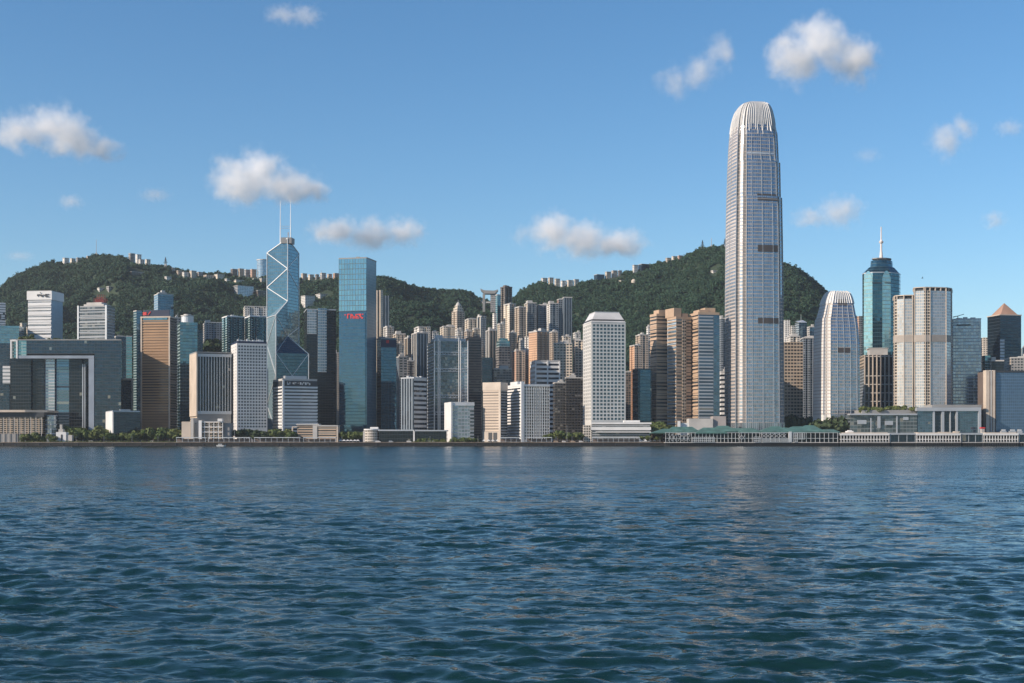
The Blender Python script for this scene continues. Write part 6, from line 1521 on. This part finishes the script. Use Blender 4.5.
HH = [
 ("white house left of two at the west end of the left ridge", 62.5, 69, 257.6, 262, 'res_white'), ("cream house second from the west end of the left ridge", 70, 75.5, 258, 261.5, 'res_cream'), ("grey house just west of the ridge mast", 76, 81, 256.6, 260.5, 'res_grey'), ("small tan house touching the top of the left peak", 86.5, 90, 255.8, 258.5, 'res_beige'),
 ("tall grey block right of the ridge mast, westmost of its cluster", 128.5, 135, 252.2, 261, 'res_grey'), ("tall white block second in the cluster right of the ridge mast", 135.4, 141.5, 253.2, 263, 'res_white'), ("white house lower in the cluster right of the ridge mast", 138.5, 144.5, 259, 264, 'res_white'), ("cream stepped block at the east end of the cluster right of the mast", 145, 150.5, 257.6, 265, 'res_cream'),
 ("small white villa on the slope below the ridge pylon", 164.5, 171.5, 276, 280.5, 'res_white'), ("small pale house under the ridge east of the pylon", 171, 176, 268, 271.5, 'res_cream'), ("pale house right of the pylon on the ridge", 176.5, 182, 270, 275, 'res_beige'), ("white terrace house on the left slope cluster", 182, 189, 272, 277.5, 'res_white'), ("tall cream house in the left slope cluster", 189.5, 196.5, 269, 278, 'res_cream'), ("grey house behind the tall cream house on the ridge", 196.8, 203, 270.5, 277, 'res_grey'),
 ("long beige terrace of houses on the left slope", 203.5, 214, 273.5, 279.5, 'res_beige'), ("long pale terrace joined to the beige one on the slope", 214.4, 224.6, 274, 279.8, 'res_cream'), ("white house downhill of the long terraces", 224.8, 231.5, 277.8, 283, 'res_white'), ("low cream house right of the white downhill house", 232.5, 244.5, 279.5, 282.8, 'res_cream'), ("brown roofed house on the skyline above the terraces", 230.5, 237.5, 268.4, 272.5, 'res_brown'), ("tan house on the skyline right of the brown roofed house", 237.8, 244, 268.2, 272.8, 'res_beige'), ("grey low house on the skyline left of the round tower", 244.2, 250, 269.2, 273, 'res_grey'), ("pinkish house at the foot of the round tower", 250.2, 256.4, 269, 273, 'res_pink'),
 ("white house hidden partly behind the prism tower on the slope", 252, 259, 278, 281.6, 'res_white'), ("cream house right beside the prism tower on the slope", 259.4, 266.8, 278, 281.8, 'res_cream'), ("brown terrace beside the prism tower", 254, 267, 288.5, 297, 'res_brown'),
 ("low ridge house closest to the prism tower on its right", 301, 307, 273.4, 276.4, 'res_beige'), ("second low ridge house right of the prism tower", 308, 314, 273.8, 276.6, 'res_cream'), ("third low ridge house right of the prism tower", 315, 319, 274.2, 276.8, 'res_grey'), ("fourth and palest low ridge house right of the prism tower", 320, 326, 272.8, 276.4, 'res_white'), ("fifth low ridge house right of the prism tower", 327, 332, 273.4, 276.4, 'res_beige'), ("low ridge house touching the mirrored blue tower", 333, 339, 272.6, 276.6, 'res_pink'),
 ("white hillside block right of the prism tower", 301, 315, 292.5, 308.5, 'res_white'), ("low white curved block right of the white hillside block", 315.5, 331, 293, 299, 'res_white'),
 ("white and grey villa above the red scaffold", 96.5, 106, 287, 292, 'res_white'), ("grey villa right of the white one above the red scaffold", 106.4, 114.5, 286.4, 292, 'res_grey'),
 ("cream house among trees left of the white louvred tower", 20, 26.5, 321, 334, 'res_cream'), ("small tan house next to the louvred tower's left edge", 26.5, 29, 326, 335, 'res_beige'),
 ("white house at the west start of the right ridge", 541, 547.4, 277, 281, 'res_white'), ("pale house second along the right ridge", 548, 553.6, 277.6, 282.4, 'res_cream'), ("white striped house third along the right ridge", 554.4, 560, 278.6, 283.6, 'grid_white'), ("white house fourth along the right ridge", 560.6, 566, 280, 284, 'res_white'), ("cream terrace fifth along the right ridge", 566.4, 573, 279, 283.6, 'res_cream'), ("low pale house last of the west row on the right ridge", 573.4, 579, 279, 282, 'res_white'),
 ("dark glazed house standing clear on the right ridge", 594, 604.6, 273.4, 278.6, 'gl_navy'), ("cream house right of the dark glazed ridge house", 605, 611, 271, 276, 'res_cream'), ("beige twin block on the right ridge", 611.4, 617.4, 270, 275, 'res_beige'), ("grey block right of the beige twin block on the ridge", 617.8, 622, 270, 273.6, 'res_grey'),
 ("white fronted dark house higher on the right ridge", 632.4, 638, 264, 270, 'res_white'), ("long blue grey house next to the white fronted ridge house", 638.2, 650.4, 263.8, 268.6, 'gl_navy'), ("tan house high on the right ridge", 665.5, 671, 257.4, 263, 'res_beige'), ("cream block just below the right summit", 671.6, 677, 255.2, 260.5, 'res_cream'), ("pinkish low block next to the cream summit block", 677.4, 683, 255.2, 259.5, 'res_pink'),
 ("lone white villa on the wooded slope left of the giant tower", 710, 720.4, 270, 273, 'res_white'), ("pale ruin like house on the middle of the right slope", 619, 626, 280, 283.4, 'res_beige'),
 ("long bare stone terrace below the ridge cluster", 126.5, 143.5, 271, 276.6, 'res_brown'),
]
for lab, x0, x1, y0, y1, st in HH: house(lab, x0, x1, y0 + tr.uniform(.0, .25) * (y1 - y0) + .2, y1, st)
house("large plain white slab high on the left slope", 231, 253.6, 285.6, 297.8, 'gl_silver', roofm=CONC)
# round tower on the skyline
Yr_ = surfY(261.5, 273); cx, cy = X(261.5, Yr_), Yr_ + 12
root = empty("round_tower_house", (cx, cy, Z(273, Yr_)), "round grey blue tower standing on the left skyline", "tower"); rr_ = 5.6 * Yr_ / F
pol = [(cx + rr_ * math.cos(t * math.pi / 12), cy + rr_ * math.sin(t * math.pi / 12)) for t in range(24)]
m = MB(); m.prism(pol, Z(276, Yr_) - 8, Z(260, Yr_), 2.4, 3.2); m.build("round_wall", S['gl_pale'], root)
m = MB(); m.prism(grow(pol, .8), Z(260, Yr_) + .01, Z(259, Yr_)); m.build("roof_rim", CONC, root); FOOT.append((pol, "round"))
# round beige pavilion on the right slope
Yr_ = surfY(634, 283); cx, cy = X(634, Yr_), Yr_ + 6; root = empty("round_hill_pavilion", (cx, cy, Z(283, Yr_)), "round beige domed pavilion on the wooded right slope", "pavilion")
pol = [(cx + 5.6 * math.cos(t * math.pi / 8), cy + 5.6 * math.sin(t * math.pi / 8)) for t in range(16)]
m = MB(); m.prism(pol, Z(283, Yr_) - 6, Z(280.6, Yr_), 2, 3); m.build("drum_wall", S['res_cream'], root)
m = MB(); m.prism(pol, Z(280.6, Yr_) + .01, Z(278.8, Yr_), poly1=[(cx + (p[0] - cx) * .4, cy + (p[1] - cy) * .4) for p in pol]); m.build("dome", WARM, root); FOOT.append((pol, "pav"))
# boomerang shaped lookout on the saddle
Yp = 2760.0; root = empty("lookout_tower", (X(489, Yp), Yp + 10, Z(305, Yp)), "dark lookout building with an upturned roof on two legs in the saddle", "lookout")
m = MB(); a_, b_ = X(480.2, Yp), X(498, Yp); y0_, y1_ = Yp, Yp + 22
pr = [(a_, Z(288.4, Yp)), (a_ + 1.5, Z(290.4, Yp)), (a_ + 9, Z(293.6, Yp)), (b_ - 6, Z(293.6, Yp)), (b_, Z(290.4, Yp)), (b_, Z(289.4, Yp)), (b_ - 8, Z(290.6, Yp)), (a_ + 8, Z(290.2, Yp))]
m.face([(x_, y0_, z_) for x_, z_ in pr]); m.face([(x_, y1_, z_) for x_, z_ in reversed(pr)])
for q in range(len(pr)):
    (p0, z0_), (p1, z1_) = pr[q], pr[(q + 1) % len(pr)]; m.face([(p0, y0_, z0_), (p0, y1_, z0_), (p1, y1_, z1_), (p1, y0_, z1_)])
m.build("upturned_roof", CONCD, root)
m = MB(); bpx(m, 482.6, 485, 293.7, 312, Yp + 3, 16); m.build("leg", CONCD, root)
m = MB(); bpx(m, 490.4, 497, 293.7, 312, Yp + 3, 16, bay=3, fl=4); m.build("leg", S['res_grey'], root)
m = MB(); bpx(m, 482, 497, 301.6, 303, Yp + 4, 14); m.build("deck", CONC, root); FOOT.append(([(a_, Yp), (b_, Yp), (b_, y1_), (a_, y1_)], "lookout"))
house("small white house at the foot of the lookout building", 479.6, 483.6, 300, 303.4, 'res_white')
# masts
def mast(label, px, yt, yb, w_, name="radio_mast", lattice=False):
    Y = surfY(px, yb); x = X(px, Y); r = empty(name, (x, Y, Z(yb, Y)), label, "mast")
    m = MB(); m.tube((x, Y, Z(yb, Y) - 14), (x, Y, Z(yt, Y)), w_, w_ * .55, 6)
    if lattice:
        for q in range(4):
            zz_ = Z(yb, Y) + (Z(yt, Y) - Z(yb, Y)) * (.25 + .2 * q); m.beam((x - 4.5 + q, Y, zz_), (x + 4.5 - q, Y, zz_), .8)
        for s_ in (-1, 1): m.beam((x + s_ * 4, Y, Z(yb, Y) - 12), (x, Y, Z(yt, Y)), .8)
    m.build("shaft", STEEL if not lattice else BLACK, r)
    m = MB(); m.box((x, Y - 2), (1, 0), 4.4, 4, Z(yb, Y) - 8, Z(yb, Y) + 1); m.build("hut", CONC, r)
mast("slim radio mast on the summit of the left hill", 96.3, 239.5, 253.5, .9)
mast("small dark pylon on the left ridge", 165.6, 257, 264.5, .8, "ridge_pylon", True)
mast("pale mast on the summit of the right hill", 711.5, 238, 246, 1.1)
mast("dark pylon left of the summit mast of the right hill", 702.5, 240, 247.5, .7, "ridge_pylon", True)
mast("dark pylon beside the giant curved tower on the right summit", 725, 238.5, 246, .9, "ridge_pylon", True)
mast("tiny mast on the skyline left of the mirrored blue tower", 321.5, 270.5, 275.5, .7)

# ------------------------------------------------------------------ forest on the hills (one mass)
rf = np.random.RandomState(9); N = 120000
pxs = rf.uniform(-150, 900, N); ys = np.sqrt(rf.uniform(1960 ** 2, 3120 ** 2, N)); xs_ = (pxs - 512) * ys / F
hz = ground(xs_, ys)
keep = hz > 12
ry = ridgeY(pxs); keep &= ys < ry + 60
gap = 4.5 + 0 * ys
for P_, lab in FOOT:
    ax_ = np.array([p[0] for p in P_]); ay_ = np.array([p[1] for p in P_]); cx, cy = ax_.mean(), ay_.mean(); rad = np.hypot(ax_ - cx, ay_ - cy).max() + 5
    keep &= np.hypot(xs_ - cx, ys - cy) > rad - 5
    if cy > 2050:                                     # clear the view in front of the hill houses
        keep &= ~((np.abs(xs_ - cx * ys / cy) < rad * .75) & (ys > cy - 24) & (ys < cy))
xs_, ys, hz = xs_[keep], ys[keep], hz[keep]
sel = rf.permutation(len(xs_))[:60000]; xs_, ys, hz = xs_[sel], ys[sel], hz[sel]
n = len(xs_); sc_ = rf.uniform(4.2, 7.6, n) * np.where(rf.rand(n) < .06, 1.25, 1)
pm = bpy.data.meshes.new("forest"); pm.vertices.add(n); pm.vertices.foreach_set("co", np.stack([xs_, ys, hz + sc_ * .42], 1).reshape(-1))
a1 = pm.attributes.new("size", 'FLOAT', 'POINT'); a1.data.foreach_set("value", sc_)
a2 = pm.attributes.new("turn", 'FLOAT', 'POINT'); a2.data.foreach_set("value", rf.uniform(0, 6.28, n))
a3 = pm.attributes.new("sort", 'INT', 'POINT'); a3.data.foreach_set("value", rf.randint(0, 4, n).astype(np.int32))
fo = bpy.data.objects.new("forest", pm); col.objects.link(fo); tag(fo, "dense dark green forest covering both hills", "forest", kind="stuff")
# four big trees standing out on the ridges lend their crowns to the wood
src = []
for i, (px, lab) in enumerate(((110, "tall tree standing out on the left summit right of the mast"), (53, "dark tree standing out at the west shoulder of the left hill"), (627, "tall tree standing out on the right ridge between two houses"), (658, "broad dark tree standing out higher on the right ridge"))):
    Y = float(ridgeY(px)); x = X(px, Y); z = gz(x, Y); r_ = empty("hill_tree", (x, Y, z), lab, "tree")
    me = crown_mesh("hill_tree_crown", 70 + i, FOREST, n=170, squash=.85)
    c_ = bpy.data.objects.new("crown", me); col.objects.link(c_); c_.parent = r_; c_.location = (0, 0, 6); c_.scale = (6.5, 6.5, 6.5); src.append(c_)
    t_ = bpy.data.objects.new("trunk", TRK[i % 3]); col.objects.link(t_); t_.parent = r_; t_.scale = (5, 5, 5)
ng = bpy.data.node_groups.new("forest scatter", 'GeometryNodeTree')
ng.interface.new_socket("Geometry", in_out='INPUT', socket_type='NodeSocketGeometry'); ng.interface.new_socket("Geometry", in_out='OUTPUT', socket_type='NodeSocketGeometry')
gi = ng.nodes.new("NodeGroupInput"); go = ng.nodes.new("NodeGroupOutput"); m2p = ng.nodes.new("GeometryNodeMeshToPoints"); ng.links.new(gi.outputs[0], m2p.inputs[0])
g2i = ng.nodes.new("GeometryNodeGeometryToInstance")
for c_ in src:
    oi = ng.nodes.new("GeometryNodeObjectInfo"); oi.inputs[0].default_value = c_; oi.transform_space = 'ORIGINAL'; ng.links.new(oi.outputs["Geometry"], g2i.inputs[0])
iop = ng.nodes.new("GeometryNodeInstanceOnPoints"); ng.links.new(m2p.outputs[0], iop.inputs["Points"]); ng.links.new(g2i.outputs[0], iop.inputs["Instance"])
iop.inputs["Pick Instance"].default_value = True
def attr(nm, ty):
    a = ng.nodes.new("GeometryNodeInputNamedAttribute"); a.data_type = ty; a.inputs[0].default_value = nm; return a.outputs[0]
ng.links.new(attr("sort", 'INT'), iop.inputs["Instance Index"])
cx_ = ng.nodes.new("ShaderNodeCombineXYZ"); ng.links.new(attr("turn", 'FLOAT'), cx_.inputs[2]); ng.links.new(cx_.outputs[0], iop.inputs["Rotation"])
cs_ = ng.nodes.new("ShaderNodeCombineXYZ"); at = attr("size", 'FLOAT')
for q in range(3): ng.links.new(at, cs_.inputs[q])
ng.links.new(cs_.outputs[0], iop.inputs["Scale"])
ng.links.new(iop.outputs[0], go.inputs[0])
md = fo.modifiers.new("scatter", 'NODES'); md.node_group = ng

# ------------------------------------------------------------------ a bird in the air
bx, by, bz = X(922.3, 600), 600, Z(278.3, 600)
m = MB(); 
prof_ = [(-.45, .02), (-.3, .08), (0, .12), (.25, .09), (.42, .03)]
for i in range(len(prof_) - 1): m.tube((bx + prof_[i][0], by, bz), (bx + prof_[i + 1][0], by, bz + .02), prof_[i][1], prof_[i + 1][1], 7)
m.tube((bx + .38, by, bz + .04), (bx + .56, by, bz + .02), .07, .02, 6)
for s_, up in ((-1, .75), (1, .55)):
    m.face([(bx - .12, by, bz + .05), (bx + .16, by, bz + .05), (bx + .22, by + s_ * .5, bz + up * .7), (bx, by + s_ * .5, bz + up * .7)])
    m.face([(bx, by + s_ * .5, bz + up * .7), (bx + .22, by + s_ * .5, bz + up * .7), (bx + .0 + s_ * .25, by + s_ * .95, bz + up)])
bo = m.build("bird", plain("dark feathers", (.06, .055, .05), .8)); tag(bo, "dark bird flying above the cream hotel", "bird")

# ------------------------------------------------------------------ clouds: soft volumes far behind the hills
def cloud(label, px, py, wpx, hpx, Y, blobs, dens=.016, seed=0, soft=1.0, namp=1.45):
    """blobs: (x, z, radius x, radius z) as fractions of the half width / half height"""
    s = Y / F; A, B = wpx / 2 * s * 1.14, hpx / 2 * s * 1.2; dens *= 1.2
    m, n, _ = newmat("cloud vapour"); n.nodes.clear()
    out = n.nodes.new("ShaderNodeOutputMaterial"); pv = n.nodes.new("ShaderNodeVolumePrincipled")
    pv.inputs["Color"].default_value = (.998, .997, .996, 1); pv.inputs["Anisotropy"].default_value = 0.0
    tc = n.nodes.new("ShaderNodeTexCoord")
    ofs = n.nodes.new("ShaderNodeVectorMath"); ofs.operation = 'ADD'; n.links.new(tc.outputs["Object"], ofs.inputs[0]); ofs.inputs[1].default_value = (seed * 913.0, seed * 377.0, 0)
    # the billows are torn by two scales of turbulence before the density is measured
    wv = n.nodes.new("ShaderNodeTexNoise"); wv.inputs["Scale"].default_value = 1.5 / B; wv.inputs["Detail"].default_value = 4; n.links.new(ofs.outputs[0], wv.inputs["Vector"])
    w1 = n.nodes.new("ShaderNodeVectorMath"); w1.operation = 'SUBTRACT'; n.links.new(wv.outputs["Color"], w1.inputs[0]); w1.inputs[1].default_value = (.5, .5, .5)
    wp = n.nodes.new("ShaderNodeVectorMath"); wp.operation = 'ADD'; n.links.new(tc.outputs["Object"], wp.inputs[0]); n.links.new(scalec(n, w1.outputs[0], .95 * B), wp.inputs[1])
    val = None
    for (bx_, bz_, rx, rz) in blobs:
        mp_ = n.nodes.new("ShaderNodeMapping"); mp_.vector_type = 'TEXTURE'
        mp_.inputs["Location"].default_value = (bx_ * A, 0, bz_ * B); mp_.inputs["Scale"].default_value = (rx * A, min(rx, .8) * A * .8, rz * B)
        n.links.new(wp.outputs[0], mp_.inputs[0])
        ln = n.nodes.new("ShaderNodeVectorMath"); ln.operation = 'LENGTH'; n.links.new(mp_.outputs[0], ln.inputs[0])
        v = mth(n, 'SUBTRACT', 1.0, ln.outputs["Value"])
        val = v if val is None else mth(n, 'SMOOTH_MAX', val, v, .35)
    nz = noise(n, 2.6 / B, 7, ofs.outputs[0], .62)
    nn = mth(n, 'MULTIPLY', mth(n, 'SUBTRACT', nz, .5), namp)
    f = mth(n, 'ADD', val, nn)
    d_ = mth(n, 'MULTIPLY', mth(n, 'POWER', ramp01(n, f, .06, .06 + soft, 0, 1), 1.6), dens)
    n.links.new(d_, pv.inputs["Density"]); n.links.new(pv.outputs[0], out.inputs["Volume"])
    me = bpy.data.meshes.new("cloud"); V = []; Fc = []; nu, nv = 20, 10
    mb = MB()
    # hull: ellipsoid around all blobs
    for j in range(nv):
        for i in range(nu):
            q = []
            for (ii, jj) in ((i, j), (i + 1, j), (i + 1, j + 1), (i, j + 1)):
                th, ph = ii % nu * 2 * math.pi / nu, -math.pi / 2 + jj * math.pi / nv
                q.append((1.22 * A * math.cos(ph) * math.cos(th), .95 * A * math.cos(ph) * math.sin(th), 1.3 * B * math.sin(ph)))
            if j == 0: q = [q[0], q[2], q[3]]
            elif j == nv - 1: q = [q[0], q[1], q[2]]
            mb.face(q)
    me.from_pydata(mb.v, [], mb.f)
    import bmesh
    bm_ = bmesh.new(); bm_.from_mesh(me); bmesh.ops.remove_doubles(bm_, verts=bm_.verts, dist=.05); bmesh.ops.recalc_face_normals(bm_, faces=bm_.faces); bm_.to_mesh(me); bm_.free()
    me.materials.append(m)
    o_ = bpy.data.objects.new("cloud", me); col.objects.link(o_); o_.location = (X(px, Y), Y, Z(py, Y))
    tag(o_, label, "cloud", "fair weather clouds")
BL1 = [(-.45, -.1, .6, .8), (.1, .1, .6, .95), (.55, -.25, .5, .6)]
cloud("small thin cloud at the top left of the sky", 294, 16, 62, 26, 8200, [(-.3, .1, .7, .7), (.35, 0, .6, .9)], .008, 1)
cloud("puffy cloud at the far left of the sky", 56, 134, 116, 56, 7600, [(-.55, .05, .5, .7), (-.05, .3, .5, .75), (.25, -.15, .55, .75), (.7, -.45, .4, .5)], .02, 2)
cloud("largest cloud of the left sky above the prism tower", 266, 180, 114, 54, 7400, [(-.4, -.05, .55, .95), (-.1, .25, .5, .85), (.35, -.2, .6, .65), (.7, -.35, .4, .4)], .022, 3)
cloud("long flat cloud low above the mirrored blue tower", 367, 234, 108, 36, 7800, [(-.5, .1, .55, .75), (.05, -.05, .55, .95), (.6, .1, .45, .8)], .018, 4)
cloud("large cloud low in the middle of the sky", 588, 239, 110, 48, 7600, [(-.55, .25, .5, .85), (-.1, -.05, .6, .8), (.45, -.15, .6, .6)], .02, 5)
cloud("faint small puff left of the large middle cloud", 520, 236, 24, 26, 8000, [(0, 0, .9, .9)], .006, 6)
cloud("bright round cloud at the top right of the sky", 822, 53, 106, 66, 8700, [(-.45, -.15, .55, .75), (.0, .25, .6, .8), (.5, -.2, .55, .75)], .02, 7)
cloud("slanting wispy cloud left of the top right cloud", 700, 70, 84, 64, 7900, [(-.5, -.35, .5, .5), (0, -.05, .5, .6), (.4, .4, .45, .6)], .010, 8)
cloud("soft cloud right of the giant curved tower", 832, 211, 72, 38, 7800, [(.2, .0, .7, .9), (-.5, -.3, .6, .5)], .012, 9)
cloud("soft cloud high at the right above the cream hotel", 953, 137, 58, 44, 7700, [(-.2, -.15, .7, .8), (.35, .35, .5, .6)], .012, 10)
cloud("small cloud cut by the right edge of the sky", 1010, 128, 36, 20, 8100, [(0, 0, 1, .9)], .008, 11)
cloud("tiny pinkish puff near the right edge above the pyramid tower", 995, 220, 30, 24, 6900, [(0, 0, .95, .9)], .012, 12)
cloud("tiny puff at the left below the far left cloud", 74, 203, 32, 20, 7900, [(-.2, .1, .9, .8)], .010, 13)
cloud("faint flat puff between two left clouds", 155, 195, 40, 16, 8000, [(0, 0, .95, .9)], .007, 14)
cloud("very faint puff above the shouldered tower", 868, 155, 34, 18, 8200, [(0, 0, .95, .9)], .004, 15)
cloud("faint low puff at the left over the dark hill", 20, 256, 34, 12, 8300, [(0, 0, .95, .9)], .006, 16)
